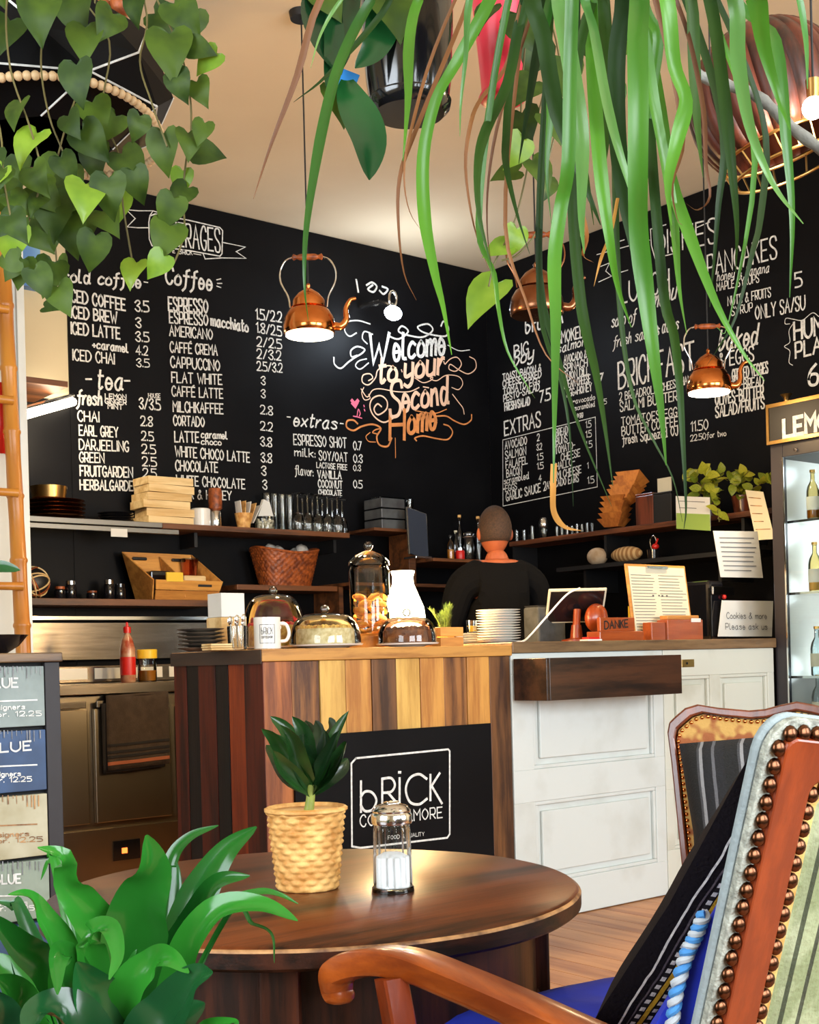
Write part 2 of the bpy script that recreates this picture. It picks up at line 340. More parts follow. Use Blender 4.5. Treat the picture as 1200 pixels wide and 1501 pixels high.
# ---------------------------------------------------------------- hand lettering (single strokes turned into flat chalk lines)
G = {'A':"00 3a 60|14 54",'B':"00 0a|~0a 3a 58 46 05|~05 45 63 51 30 00",'C':"~58 4a 2a 07 03 20 40 52",'D':"00 0a|~0a 3a 67 63 30 00",
'E':"50 00 0a 5a|05 45",'F':"00 0a 5a|05 45",'G':"~58 4a 2a 07 03 20 40 52 54|54 34",'H':"00 0a|60 6a|05 65",'I':"00 0a",'J':"~4a 43 30 10 02",
'K':"00 0a|5a 04|26 50",'L':"0a 00 50",'M':"00 0a 35 6a 60",'N':"00 0a 60 6a",'O':"~3a 18 05 12 30 52 65 58 3a",'P':"00 0a|~0a 4a 58 56 44 04",
'Q':"~3a 18 05 12 30 52 65 58 3a|42 6z",'R':"00 0a|~0a 4a 58 56 44 04|24 50",'S':"~58 4a 1a 08 16 44 52 40 10 02",'T':"0a 6a|3a 30",'U':"~0a 03 20 40 63 6a",
'V':"0a 30 6a",'W':"0a 20 46 60 8a",'X':"0a 60|00 6a",'Y':"0a 35 6a|35 30",'Z':"0a 6a 00 60",'0':"~2a 07 03 20 30 53 57 3a 2a",'1':"08 2a 20",
'2':"~08 1a 4a 57 33 00|00 50",'3':"~08 2a 4a 58 36 25|~25 44 52 40 20 02",'4':"40 4a 03 63",'5':"5a 0a 06|~06 36 54 51 30 00",'6':"~4a 17 03 10 40 53 45 15 03",
'7':"0a 5a 10",'8':"~35 08 2a 4a 58 35 02 10 40 52 35",'9':"~55 25 07 1a 4a 57 53 30",'.':"00 01",',':"00 1z",':':"00 01|04 05",'-':"05 45",'/':"00 4a",'+':"13 53|31 35",
'&':"~60 28 3a 48 03 10 30 54",'É':"50 00 0a 5a|05 45|2b 4c",'*':"04 46|06 44",'(':"~2b 05 2z",')':"~0b 25 0z","'":"09 0b",
'a':"~46 26 03 10 30 45|~46 41 50",'b':"~0a 01 20 43 35 16 04",'c':"~45 26 04 01 20 41",'d':"~45 16 03 10 30 44|~4a 41 50",'e':"03 43|~43 35 16 03 10 30 42",
'f':"~4a 29 27 20 1y 0x|06 46",'g':"~45 16 03 10 30 45|~46 4z 2x 0y",'h':"0a 00|~04 26 35 40",'i':"06 00|08 09",'j':"~26 2z 1x 0y|28 29",'k':"0a 00|46 03|14 40",
'l':"~0a 01 20",'m':"06 00|~04 26 35 30|~34 56 65 60",'n':"06 00|~04 26 35 40",'o':"~26 04 01 20 41 44 26",'p':"06 0x|~05 26 44 41 20 01",'q':"~45 16 03 10 30 45|46 4x",
'r':"06 00|~03 26 36",'s':"~45 26 05 33 41 20 01",'t':"~1a 11 20 31|07 37",'u':"~06 01 20 41|46 40",'v':"06 20 46",'w':"06 10 35 50 66",'x':"06 40|00 46",
'y':"~06 02 11 42|~46 4z 2x 0y",'z':"06 46 00 40"}
HX = {**{str(i): i for i in range(10)}, 'a': 10, 'b': 11, 'c': 12, 'z': -1, 'y': -2, 'x': -3, 'w': -4}
def glyph(ch):
    out = []; wd = 0
    for st in G.get(ch, "").split('|'):
        if not st: continue
        sm = st[0] == '~'; pts = [(HX[q[0]], HX[q[1]]) for q in st.lstrip('~').split()]
        wd = max(wd, max(p[0] for p in pts)); v = [Vector((p[0], p[1], 0)) for p in pts]
        out.append(cat_rom(v, 4) if sm else v)
    return out, wd
_lift = [0]
def ribbon(mb, pts, w, nrm, lift=True, taper=False):
    """flat stroke of width w through 3D points, lying on the surface with normal nrm"""
    pts = [Vector(p) for p in pts]; k = len(pts); _lift[0] = (_lift[0]+1) % 7
    off = nrm*(.0003*_lift[0] if lift else 0); vs = []
    L = [0]
    for i in range(1, k): L.append(L[-1]+(pts[i]-pts[i-1]).length)
    tot = max(L[-1], 1e-6)
    for i, p in enumerate(pts):
        a = (p-pts[i-1]).normalized() if i else (pts[1]-p).normalized(); b = (pts[i+1]-p).normalized() if i < k-1 else a
        t = a+b; t = t.normalized() if t.length > .2 else b
        sd = nrm.cross(t).normalized(); c = max(.5, abs(t.dot(b))); q = w/2/c
        if taper: u = L[i]/tot; q *= .35+.9*math.sin(math.pi*min(1, max(0, u)))
        e = (-t if i == 0 else t if i == k-1 else Vector())*w*.35
        vs += [p+sd*q+off+e, p-sd*q+off+e]
    mb.add(vs, [(2*i, 2*i+1, 2*i+3, 2*i+2) for i in range(k-1)])
def write(mb, hit, nrm, text, x0, y0, x1, y1, h, sw=.11, slant=0.0, up=None):
    p0 = hit(x0, y0); p1 = hit(x1, y1); H = h*mpp(p0); ax = (p1-p0); Lw = ax.length; ax.normalize(); up = up or UP
    gl = [(glyph(c) if c != ' ' else (None, 2.5)) for c in text]; T = sum(g[1]+2.0 for g in gl)-2.0
    s = Lw/max(T, .5) if T > .5 else H*.05; x = 0
    if len(text) == 1: s = min(s, H/10*1.2)
    for strokes, wd in gl:
        if strokes:
            for st in strokes:
                ribbon(mb, [p0+ax*((x+q.x)*s+slant*q.y*H/10)+up*(q.y*H/10) for q in st], H*sw, nrm)
        x += wd+2.0
def leaf_strip(pts, wmax, face, fold=.25, n=14, prof=None, twist=0.0, tip=.02, wave=0.0, ph=0.0):
    """a strap or lance leaf as a folded strip along a smooth path"""
    path = cat_rom(pts, max(2, n//max(1, len(pts)-1))); k = len(path); mb = MB(); L = [0]
    for i in range(1, k): L.append(L[-1]+(path[i]-path[i-1]).length)
    for i, p in enumerate(path):
        t = (path[min(i+1, k-1)]-path[max(i-1, 0)]).normalized(); u = L[i]/L[-1]
        fc = (Matrix.Rotation(twist*u, 3, t) @ face) if twist else face
        sd = t.cross(fc); sd = sd.normalized() if sd.length > .05 else t.orthogonal().normalized(); nn = sd.cross(t)
        w = wmax*(prof(u) if prof else max(tip, math.sin(math.pi*min(1, .12+.88*u))**.6))
        wa, wb = wave*w*math.sin(u*11+ph), wave*w*math.sin(u*9+ph*1.7+1)
        mb.v += [p-sd*w/2+nn*(w*fold*.5+wa), p-sd*w*.25+nn*(w*fold*.15+wa*.3), p, p+sd*w*.25+nn*(w*fold*.15+wb*.3), p+sd*w/2+nn*(w*fold*.5+wb)]
        if i: b = (i-1)*5; mb.f += [[b+j, b+j+1, b+j+6, b+j+5] for j in range(4)]
    return mb
# ================================================================= the room
def struct(name, mb, m, **k): return mb.build(name, m, kind='structure', **k)
T = .15
struct('ceiling', MB().box((X0-T, Y0-T, ZC), (XC+T, YC+T, ZC+.12)), 'ceil')
floor = struct('floor', MB().box((X0-T, Y0-T, -.12), (XC+T, YC+T, -.012)), 'dark')
fb = None
for i in range(43):
    x = .4+i*.13
    if fb is None: fb = MB().box((x+.0015, -.6, -.0119), (x+.1285, 5.6, 0)).build('floor_board', 'floor', floor, bevel=.0015)
    else: q = fb.copy(); COL.objects.link(q); q.location.x = fb.location.x+i*.13; q.parent = floor
wall_left = struct('wall_left', MB().box((X0-T, YC, 0), (XC+T, YC+T, ZC)), 'plaster')
wall_right = struct('wall_right', MB().box((XC, Y0-T, 0), (XC+T, YC-.001, ZC)), 'plaster')
def holed(axis, c, a0, a1, holes):
    mb = MB(); xs = [a0]
    def bx(u0, u1, z0, z1):
        if axis == 'y': mb.box((u0, c-T, z0), (u1, c, z1))
        else: mb.box((c-T, u0, z0), (c, u1, z1))
    cur = a0
    for (u0, u1, z0, z1) in holes: bx(cur, u0, 0, ZC-.001); bx(u0, u1, 0, z0); bx(u0, u1, z1, ZC-.001); cur = u1
    bx(cur, a1, 0, ZC-.001); return mb
struct('wall_back', holed('y', Y0, X0, XC-.001, [(-.3, 2.1, .9, 2.8), (2.9, 4.9, .9, 2.8)]), 'plaster')
struct('wall_side', holed('x', X0, Y0, YC-.001, [(.2, 2.2, .9, 2.8)]), 'plaster')
for n_, (ax, c, u0, u1) in enumerate([('y', Y0, -.3, 2.1), ('y', Y0, 2.9, 4.9), ('x', X0, .2, 2.2)]):
    mb = MB()
    for (a, b, z0, z1) in [(u0, u0+.06, .9, 2.8), (u1-.06, u1, .9, 2.8), (u0, u1, .9, .96), (u0, u1, 2.74, 2.8), ((u0+u1)/2-.03, (u0+u1)/2+.03, .9, 2.8), (u0, u1, 2.15, 2.2)]:
        if ax == 'y': mb.box((a, c-.11, z0), (b, c-.05, z1))
        else: mb.box((c-.11, a, z0), (c-.05, b, z1))
    f = struct(f'window_{n_+1}', mb, 'white_paint')
    g = MB().box((u0, c-.085, .9), (u1, c-.08, 2.8)) if ax == 'y' else MB().box((c-.085, u0, .9), (c-.08, u1, 2.8))
    g.build('window_pane', 'glass', f)
# short wall that ends beside the kitchen, left edge of the picture
SW = 4.92
xe = atY(38, 650, SW).x
wall_stub = struct('wall_stub', MB().box((X0+.001, SW, .001), (xe, SW+.13, ZC-.001)), 'white_wall')
MB().box((xe-.028, SW-.012, .001), (xe+.004, SW+.0, ZC-.002)).build('edge_trim', 'white_paint', wall_stub, bevel=.002)

# black painted areas
YB = YC-.012; XB = XC-.012
xl = atY(100.5, 500, YB).x; zs = atY(60, 583, YB).z
pan = MB().box((xl, YB, 0), (XB, YC, ZC-.004)); panel_left = pan.build('painted_panel', 'board', wall_left)
MB().box((X0, YB+.004, 0), (xl-.0005, YC, zs)).build('painted_panel_low', 'board', wall_left)
panel_right = MB().box((XB, 1.2, 0), (XC, YB-.0005, ZC-.004)).build('painted_panel', 'board', wall_right)
nL = Vector((0, -1, 0)); nR = Vector((-1, 0, 0))
def hL(px, py): return atY(px, py, YB-.002)
def hR(px, py): return atX(px, py, XB-.002)
def conv(h, ox, oy, s): return lambda x, y: h(ox+x/s, oy+y/s)
def block(name, wall, h, nrm, ox, oy, s, items, m='chalk', lines=()):
    mb = MB(); c = conv(h, ox, oy, s)
    for it in items:
        t, x0, y0, x1, y1, hh = it[:6]; sw = it[6] if len(it) > 6 else .115; sl = it[7] if len(it) > 7 else 0
        write(mb, c, nrm, t, x0, y0, x1, y1, hh/s, sw*1.22, sl)
    for (wd, pts, *sm) in lines:
        q = [c(x, y) for x, y in pts]
        if sm: q = cat_rom(q, 5)
        ribbon(mb, q, wd/s*mpp(q[0]), nrm)
    o = mb.build(name, m, wall); return o
z4 = (80, 280, 3.264)
block('iced_menu_lettering', wall_left, hL, nL, *z4, [("cold coffee", 40, 432, 410, 462, 62, .13, .1), ("-", 428, 455, 446, 458, 40),
 ("ICED COFFEE", 72, 527, 338, 572, 56, .13), ("3.5", 385, 574, 450, 578, 50), ("ICED BREW", 80, 605, 298, 632, 54, .13), ("3", 388, 650, 415, 655, 45),
 ("ICED LATTE", 80, 682, 312, 708, 54, .13), ("3.5", 388, 718, 450, 722, 45), ("+caramel", 178, 750, 350, 772, 40, .16), ("4.2", 390, 782, 445, 786, 42),
 ("ICED CHAI", 88, 808, 286, 828, 50), ("3.5", 392, 840, 452, 843, 38)])
block('tea_menu_lettering', wall_left, hL, nL, *z4, [("-", 150, 930, 185, 930, 60), ("tea", 205, 945, 325, 950, 88, .1, .1), ("-", 335, 938, 360, 938, 60),
 ("fresh", 108, 1020, 225, 1024, 68, .12, .1), ("LEMON", 242, 992, 342, 996, 22, .2), ("GINGER", 242, 1016, 342, 1022, 22, .2), ("MINT", 255, 1040, 325, 1045, 22, .2), ("HOUSE", 448, 988, 505, 990, 20, .15),
 ("3/3.5", 405, 1040, 505, 1048, 50), ("CHAI", 112, 1100, 212, 1105, 48), ("2.8", 412, 1122, 468, 1125, 44), ("EARL GREY", 118, 1168, 303, 1178, 48), ("2.5", 416, 1192, 472, 1196, 42),
 ("DARJEELING", 118, 1236, 353, 1246, 48), ("2.5", 418, 1254, 482, 1258, 42), ("GREEN", 120, 1296, 237, 1300, 46), ("2.5", 420, 1314, 486, 1318, 42),
 ("FRUITGARDEN", 122, 1362, 373, 1370, 48, .13), ("2.5", 422, 1368, 486, 1370, 40), ("HERBALGARDEN", 122, 1428, 398, 1434, 46, .13)])
block('coffee_menu_lettering', wall_left, hL, nL, *z4, [("Coffee", 530, 440, 750, 474, 80, .11, .12),
 ("ESPRESSO", 545, 570, 733, 583, 62), ("1.5/2.2", 962, 612, 1085, 628, 48), ("ESPRESSO", 550, 630, 733, 643, 54), ("macchiato", 748, 642, 925, 674, 52, .14), ("1.8/2.5", 965, 675, 1085, 695, 46),
 ("AMERICANO", 550, 692, 755, 710, 48), ("2/2.5", 968, 742, 1085, 755, 44), ("CAFFÉ CREMA", 553, 770, 778, 786, 48), ("2/3.2", 968, 800, 1082, 810, 44), ("CAPPUCCINO", 556, 842, 790, 860, 50), ("2.5/3.2", 968, 858, 1088, 868, 42),
 ("FLAT WHITE", 560, 915, 800, 926, 48), ("3", 988, 925, 1010, 927, 38), ("CAFFÉ LATTE", 562, 980, 804, 992, 46), ("3", 988, 988, 1010, 990, 38), ("MILCHKAFFEE", 567, 1055, 806, 1066, 48), ("2.8", 985, 1065, 1042, 1072, 40),
 ("CORTADO", 569, 1120, 716, 1128, 46), ("2.2", 985, 1143, 1042, 1150, 40), ("LATTE", 575, 1200, 690, 1203, 50), ("caramel", 702, 1180, 825, 1186, 34, .16), ("choco", 702, 1212, 796, 1216, 30, .16), ("3.8", 985, 1218, 1038, 1224, 42),
 ("WHITE CHOCO LATTE", 577, 1268, 933, 1298, 48), ("3.8", 987, 1295, 1038, 1300, 42), ("CHOCOLATE", 580, 1337, 780, 1346, 48), ("3", 990, 1358, 1012, 1360, 42), ("WHITE CHOCOLATE", 583, 1405, 910, 1425, 46), ("3", 995, 1425, 1015, 1427, 42), ("MILK & HONEY", 590, 1470, 845, 1478, 42)],
 lines=[(5, [(775, 425), (795, 420)]), (5, [(778, 442), (800, 442)]), (5, [(775, 455), (795, 462)])])
block('beverages_banner', wall_left, hL, nL, *z4, [("BEVERAGES", 478, 246, 792, 292, 112, .06), ("CAFE", 518, 290, 575, 297, 20, .16), ("BRICK", 595, 300, 658, 306, 20, .16)],
 lines=[(6, [(455, 120), (480, 110), (640, 140), (790, 175), (803, 190), (800, 300), (790, 312), (640, 285), (465, 262), (452, 230), (450, 150), (455, 120)]),
  (5, [(455, 118), (470, 95), (400, 95), (342, 90), (385, 132), (346, 172), (395, 176), (452, 176)]), (5, [(470, 95), (515, 108), (518, 122)]),
  (5, [(800, 245), (912, 268), (868, 290), (915, 322), (800, 320), (720, 325), (710, 300)]), (4, [(470, 274), (508, 278)]), (4, [(665, 300), (700, 306)])])
z5 = (380, 350, 3.333)
block('extras_menu_lettering', wall_left, hL, nL, *z5, [("-", 135, 890, 155, 892, 40), ("extras", 165, 912, 375, 930, 62, .11, .25), ("-", 395, 922, 412, 924, 40),
 ("ESPRESSO SHOT", 168, 1005, 425, 1022, 50, .1), ("0.7", 460, 1030, 498, 1032, 40), ("milk:", 172, 1060, 272, 1068, 40), ("SOY/OAT", 292, 1080, 430, 1090, 44, .1), ("0.3", 460, 1092, 503, 1094, 38),
 ("LACTOSE FREE", 280, 1118, 428, 1130, 26, .14), ("0.3", 460, 1133, 495, 1134, 28), ("flavor:", 175, 1150, 262, 1160, 44, .09), ("VANILLA", 285, 1168, 400, 1173, 36, .15), ("COCONUT", 288, 1214, 405, 1220, 36, .13), ("0.5", 460, 1216, 502, 1218, 36),
 ("CHOCOLATE", 290, 1250, 402, 1256, 26, .16)])
z8 = (480, 430, 5.0)  # copper lettering; lamp glow painted in, white at the top fading downwards
def swash(pts): return pts
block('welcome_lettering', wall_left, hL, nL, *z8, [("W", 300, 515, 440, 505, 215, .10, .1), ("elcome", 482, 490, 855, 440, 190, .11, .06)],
 lines=[(12, [(45, 470), (50, 520), (95, 550), (150, 505), (200, 470), (250, 440), (270, 410), (215, 390), (170, 420), (175, 465), (215, 455)], 1),
  (10, [(310, 225), (220, 200), (135, 215), (125, 275), (160, 315), (210, 290)], 1), (9, [(300, 510), (240, 555), (205, 530), (230, 495), (285, 480)], 1), (10, [(330, 300), (270, 280), (255, 330), (290, 370)], 1),
  (13, [(440, 310), (520, 335), (590, 280), (545, 240), (520, 280), (600, 310), (700, 320), (770, 270), (735, 225), (660, 245), (700, 285), (800, 310), (870, 310), (885, 250), (850, 205), (830, 240)], 1),
  (7, [(880, 380), (960, 420), (1040, 415)], 1)])
block('to_your_lettering', wall_left, hL, nL, *z8, [("to", 375, 655, 500, 640, 170, .13, .1), ("your", 565, 632, 845, 585, 185, .12, .1)], 'copper_glow_tint',
 lines=[(9, [(500, 545), (440, 530), (370, 560), (350, 620), (300, 670), (255, 650), (260, 600), (310, 590), (330, 620), (300, 640)], 1), (7, [(640, 620), (700, 655), (760, 635), (770, 615), (752, 625), (800, 640), (870, 600), (960, 610), (990, 660), (960, 705), (910, 690)], 1),
  (8, [(860, 520), (900, 480), (950, 470), (980, 520), (940, 570), (890, 555), (900, 520), (960, 560), (1030, 590), (1085, 550), (1080, 490), (1040, 465)], 1), (9, [(540, 560), (545, 575)]), (9, [(850, 500), (855, 515)])])
block('second_lettering', wall_left, hL, nL, *z8, [("S", 452, 905, 530, 890, 250, .085, .12), ("econd", 548, 862, 885, 800, 195, .11, .06)], 'copper_glow_tint',
 lines=[(11, [(480, 915), (410, 945), (340, 900), (310, 830), (330, 770), (390, 750), (435, 790), (430, 850), (370, 890), (340, 850), (365, 810), (395, 830)], 1),
  (8, [(245, 700), (290, 760), (330, 710), (390, 700), (500, 720), (600, 720), (670, 690)], 1), (7, [(265, 690), (250, 730), (270, 780), (310, 770), (300, 740)], 1), (8, [(915, 740), (960, 800), (990, 840), (1000, 885)], 1), (9, [(700, 685), (740, 692)])])
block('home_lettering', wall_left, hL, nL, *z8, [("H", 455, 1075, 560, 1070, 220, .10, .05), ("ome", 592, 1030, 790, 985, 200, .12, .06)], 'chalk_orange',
 lines=[(13, [(470, 1060), (440, 1120), (380, 1110), (360, 1050), (390, 990), (330, 960), (250, 975), (190, 1005), (140, 980), (145, 935), (190, 930), (220, 955)], 1), (9, [(390, 990), (350, 1000), (330, 1020), (360, 1030)], 1),
  (11, [(800, 900), (870, 900), (930, 935), (1000, 960), (1050, 930), (1055, 890)], 1), (11, [(650, 1080), (640, 1060), (700, 1045), (800, 1065), (880, 1070), (915, 1020), (890, 975), (850, 960)], 1), (6, [(495, 1060), (497, 1205)]), (7, [(870, 850), (780, 880), (640, 860)], 1), (7, [(350, 1090), (300, 1085), (280, 1050), (310, 1020)], 1)])
block('pink_heart', wall_left, hL, nL, *z8, [], 'pink', lines=[(26, [(178, 785), (200, 810), (222, 785)]), (22, [(180, 805), (202, 830), (218, 800)]), (9, [(188, 900), (215, 905), (250, 915)]), (8, [(215, 900), (225, 850), (238, 880), (232, 900)], 1), (9, [(265, 820), (268, 832)]), (9, [(268, 850), (272, 862)])])
# right wall
z6 = (720, 430, 4.689)
block('bagel_menu_lettering', wall_right, hR, nR, *z6, [("brunch", 238, 275, 490, 200, 92, .12), ("BIG", 158, 440, 255, 412, 78, .12), ("boy", 155, 500, 285, 450, 92, .12, .2),
 ("TOAST BACON &", 80, 600, 342, 530, 44, .15), ("CHEESE BAKED", 80, 645, 342, 575, 44, .15), ("TOMATO EGG", 82, 700, 330, 620, 44, .15), ("PESTO-SALAD", 85, 745, 330, 665, 44, .15), ("FRESH/SALAD", 92, 808, 265, 765, 52, .15), ("7.5", 335, 750, 405, 728, 75, .12),
 ("SMOKED", 455, 350, 636, 298, 78, .11), ("salmon", 455, 412, 645, 355, 62, .12, .2), ("AVOCADO &", 500, 480, 655, 440, 50, .13), ("SPINACH", 500, 540, 660, 500, 50, .13), ("ONION DILL", 500, 600, 670, 555, 50, .13), ("CREAM CHEESE", 500, 655, 680, 610, 50, .13), ("EGG+HONEY", 520, 712, 690, 668, 50, .13), ("7", 732, 640, 768, 632, 82, .12),
 ("*avocado", 562, 760, 712, 728, 34, .13), ("1.5", 755, 765, 792, 758, 34), ("*scrambled", 562, 808, 712, 775, 34, .13), ("egg", 590, 850, 630, 842, 36)])
block('bagel_extras_lettering', wall_right, hR, nR, *z6, [("EXTRAS", 92, 978, 338, 912, 95, .1), ("AVOCADO", 95, 1072, 245, 1036, 52), ("2", 315, 1015, 330, 1011, 45), ("SALMON", 97, 1140, 238, 1106, 52), ("3.2", 312, 1080, 348, 1072, 42), ("FALAFEL", 100, 1205, 248, 1170, 50), ("1.5", 315, 1147, 355, 1140, 42),
 ("BACON", 105, 1265, 210, 1238, 50), ("1.5", 315, 1210, 358, 1203, 42), ("scrambled", 88, 1312, 258, 1272, 44), ("*EGGS", 80, 1368, 175, 1345, 42), ("4", 328, 1290, 345, 1287, 40), ("GARLIC SAUCE 2", 103, 1428, 375, 1352, 55),
 ("BREAD", 445, 985, 525, 962, 50), ("BUNS", 445, 1045, 522, 1020, 50), ("TOMATO-", 440, 1105, 575, 1065, 48), ("CHEESE", 480, 1152, 610, 1118, 48), ("HALLO-", 445, 1215, 572, 1178, 48), ("UMI CHEESE", 430, 1280, 618, 1232, 48), ("AVOCADO EARS", 380, 1345, 600, 1292, 48),
 ("1.5", 650, 925, 685, 917, 44), ("1.5", 650, 992, 688, 984, 44), ("1.5", 650, 1065, 692, 1056, 44), ("1", 660, 1205, 668, 1203, 40), ("1.5", 662, 1308, 705, 1300, 44)],
 lines=[(5, [(78, 1008), (80, 1462), (728, 1330), (714, 850), (78, 1008)])])
z7 = (880, 320, 3.75)
block('food_banner', wall_right, hR, nR, *z7, [("DISHES", 300, 205, 640, 130, 125, .06)], lines=[(6, [(275, 60), (360, 35)]), (6, [(275, 60), (280, 150), (300, 220), (400, 195)]), (5, [(30, 150), (130, 118)]), (5, [(0, 265), (50, 245), (28, 290), (60, 318), (-10, 350)]), (6, [(530, 50), (600, 20)]), (5, [(100, 300), (150, 285)]), (5, [(-20, 200), (270, 120)])])
block('lunch_lettering', wall_right, hR, nR, *z7, [("LUNCH", 110, 470, 378, 392, 108, .08), ("menu", 280, 500, 410, 440, 95, .09, .3), ("soup of", 60, 600, 190, 570, 70, .09, .2), ("the days", 260, 645, 425, 610, 70, .09, .2), ("fresh salads", 70, 712, 320, 640, 60, .09, .2)])
block('pancakes_lettering', wall_right, hR, nR, *z7, [("PANCAKES", 590, 318, 968, 216, 112, .07), ("honey & banana", 640, 345, 925, 295, 50, .09, .2), ("MAPLE SYRUPS", 640, 400, 870, 350, 44, .1), ("NUTS & FRUITS", 700, 480, 935, 430, 48, .1), ("SYRUP", 720, 535, 835, 508, 44, .1), ("ONLY SA/SU", 852, 556, 1124, 498, 72, .09), ("5", 1070, 380, 1106, 372, 78, .1)], lines=[(4, [(850, 400), (935, 380)])])
block('hummus_lettering', wall_right, hR, nR, *z7, [("HUMMUS", 1066, 668, 1385, 600, 95, .12), ("PLATE", 1072, 768, 1320, 712, 82, .12), ("6.5", 1145, 918, 1290, 890, 108, .12)], lines=[(4, [(1040, 580), (1015, 580), (1020, 550), (1060, 555), (1110, 560), (1165, 520), (1200, 540)], 1), (4, [(1060, 575), (1035, 620), (1040, 680), (1010, 705), (1040, 730), (1035, 790), (1055, 808)], 1)])
block('breakfast_lettering', wall_right, hR, nR, *z7, [("BRICKFAST", 100, 938, 515, 828, 142, .07), ("2 BREADROLLS", 105, 1003, 330, 955, 42, .11), ("CHEESE-HAM", 335, 952, 495, 905, 42, .11), ("SALAMI BUTTER", 108, 1062, 420, 1000, 50, .11), ("TOMATOES EGG", 115, 1140, 420, 1085, 44, .11), ("BUTTER COFFEE", 118, 1195, 425, 1140, 48, .11), ("fresh Squeezed OJ", 122, 1242, 425, 1190, 50, .11),
 ("11.50", 498, 1172, 590, 1158, 52, .1), ("22.50", 495, 1226, 578, 1212, 32, .12), ("for two", 585, 1208, 690, 1195, 30, .12)])
block('grill_lettering', wall_right, hR, nR, *z7, [("baked", 650, 725, 862, 688, 105, .1, .2), ("& EGGS", 650, 820, 842, 780, 74, .1), ("GRILLED VEGGIES", 725, 892, 920, 848, 58, .11), ("OLIVES-BUTTER", 632, 1028, 895, 980, 60, .12), ("SALAD/FRUITS", 634, 1095, 900, 1042, 58, .12), ("TOMATO-BREAD", 632, 960, 895, 920, 50, .11)])
# ================================================================= counters and kitchen
def bx(a, b): return MB().box(a, b)
XL = atY(385, 1000, CF).x; XR = atY(748, 1000, CF).x; XE = atY(1137, 1000, CF).x-.01
YBK = atX(254, 1000, XL).y; CTZ = atY(567, 948.5, CF).z
TRZ = atY(567, 965.5, CF).z
bar = thing('bar_counter', 'reclaimed plank bar counter of mixed brown and yellow boards under the cake domes', 'counter', ((XL+XR)/2, CF+.3, 0))
bx((XL+.022, CF+.022, .002), (XR-.003, YBK-.022, TRZ)).build('body', 'dark', bar)
bx((XL-.006, CF-.010, TRZ), (XR+.004, YBK, CTZ)).build('worktop', 'counter_trim', bar, bevel=.003)
bx((XL-.010, CF-.006, TRZ-.008), (XL-.0065, YBK, CTZ-.002)).build('edge_strip', 'trim_dark', bar)
PC = {'or': ((.42,.13,.03),(.17,.045,.012)), 'br': ((.30,.12,.03),(.07,.022,.007)), 'ye': ((.66,.40,.10),(.42,.22,.045)), 'go': ((.58,.28,.06),(.36,.14,.028)), 'dk': ((.16,.065,.02),(.04,.014,.005)),
      'rd': ((.10,.014,.004),(.028,.005,.002)), 'bk': ((.009,.003,.002),(.003,.0015,.001)), 'rb': ((.30,.050,.009),(.15,.022,.005))}
for k_, (l_, d_) in PC.items(): M['plank_'+k_] = wood('plank_'+k_, l_, d_, 'z', .45, scale=8, ring=5)
for k_ in ('rd', 'bk', 'rb'): M['plank_'+k_].node_tree.nodes['Principled BSDF'].inputs['Specular IOR Level'].default_value = .2
pb = [385.5, 428, 469, 507, 545, 581, 616, 651, 685, 718, 748.5]
pcol = ['or', 'br', 'ye', 'go', 'dk', 'ye', 'go', 'br', 'go', 'dk']
for i in range(10):
    x0 = atY(pb[i], 1000, CF).x+.0015; x1 = atY(pb[i+1], 1000, CF).x-.0015
    bx((x0, CF+[0, .004, .001, .003, 0, .002][i % 6], .003), (x1, CF+.022, TRZ-.001)).build('plank', 'plank_'+pcol[i], bar, bevel=.002)
sb = [385.5, 357, 333, 315, 290, 272, 254]; scol = ['rd', 'rb', 'bk', 'rd', 'bk', 'rd']
for i in range(6):
    y0 = atX(sb[i], 1000, XL).y+.0015; y1 = atX(sb[i+1], 1000, XL).y-.0015
    bx((XL+[0, .004, .002][i % 3], max(y0, CF+.001), .003), (XL+.022, y1, TRZ-.001)).build('plank', 'plank_'+scol[i], bar, bevel=.002)
# logo board on the counter front
def hS(px, py): return atY(px, py, CF-.0145)
sx0, sx1 = hS(433, 1150).x, hS(722, 1150).x; szt = hS(610, 1067.5).z
sign = thing('logo_board', 'black board with white bRiCK coffee and more logo on the bar counter front', 'sign', ((sx0+sx1)/2, CF-.008, .12))
bx((sx0, CF-.013, .12), (sx1, CF-.0005, szt)).build('board', 'board', sign, bevel=.001)
mb = MB(); zs_ = conv(hS, 240, 930, 2.222); nS = Vector((0, -1, 0))
def px_line(mb, cv, s, wd, pts, nrm, smooth=False):
    q = [cv(x, y) for x, y in pts]; q = cat_rom(q, 6) if smooth else q; ribbon(mb, q, wd/s*mpp(q[0]), nrm)
px_line(mb, zs_, 2.222, 6.5, [(625, 403), (925, 374), (930, 380), (930, 650), (922, 662), (640, 695), (612, 690), (610, 420), (625, 403)], nS)
for pts, sm in [([(641, 478), (641, 578)], 0), ([(641, 530), (655, 512), (678, 515), (692, 540), (680, 570), (655, 575), (641, 555)], 1), ([(711, 548), (711, 470)], 0), ([(711, 470), (740, 468), (752, 490), (740, 512), (711, 516)], 1), ([(728, 514), (755, 545)], 0),
                ([(767, 550), (767, 468)], 0), ([(764, 449), (770, 449)], 0), ([(855, 470), (830, 455), (800, 468), (787, 505), (800, 545), (830, 553), (856, 535)], 1), ([(868, 457), (868, 540)], 0), ([(898, 452), (869, 497)], 0), ([(872, 494), (905, 550)], 0)]:
    px_line(mb, zs_, 2.222, 8.5, pts, nS, sm)
write(mb, zs_, nS, "COFFEE&MORE", 640, 626, 906, 596, 36/2.222, .12); write(mb, zs_, nS, "FOOD & QUALITY", 730, 668, 848, 655, 12/2.222, .14)
mb.build('logo_lettering', 'chalk', sign)

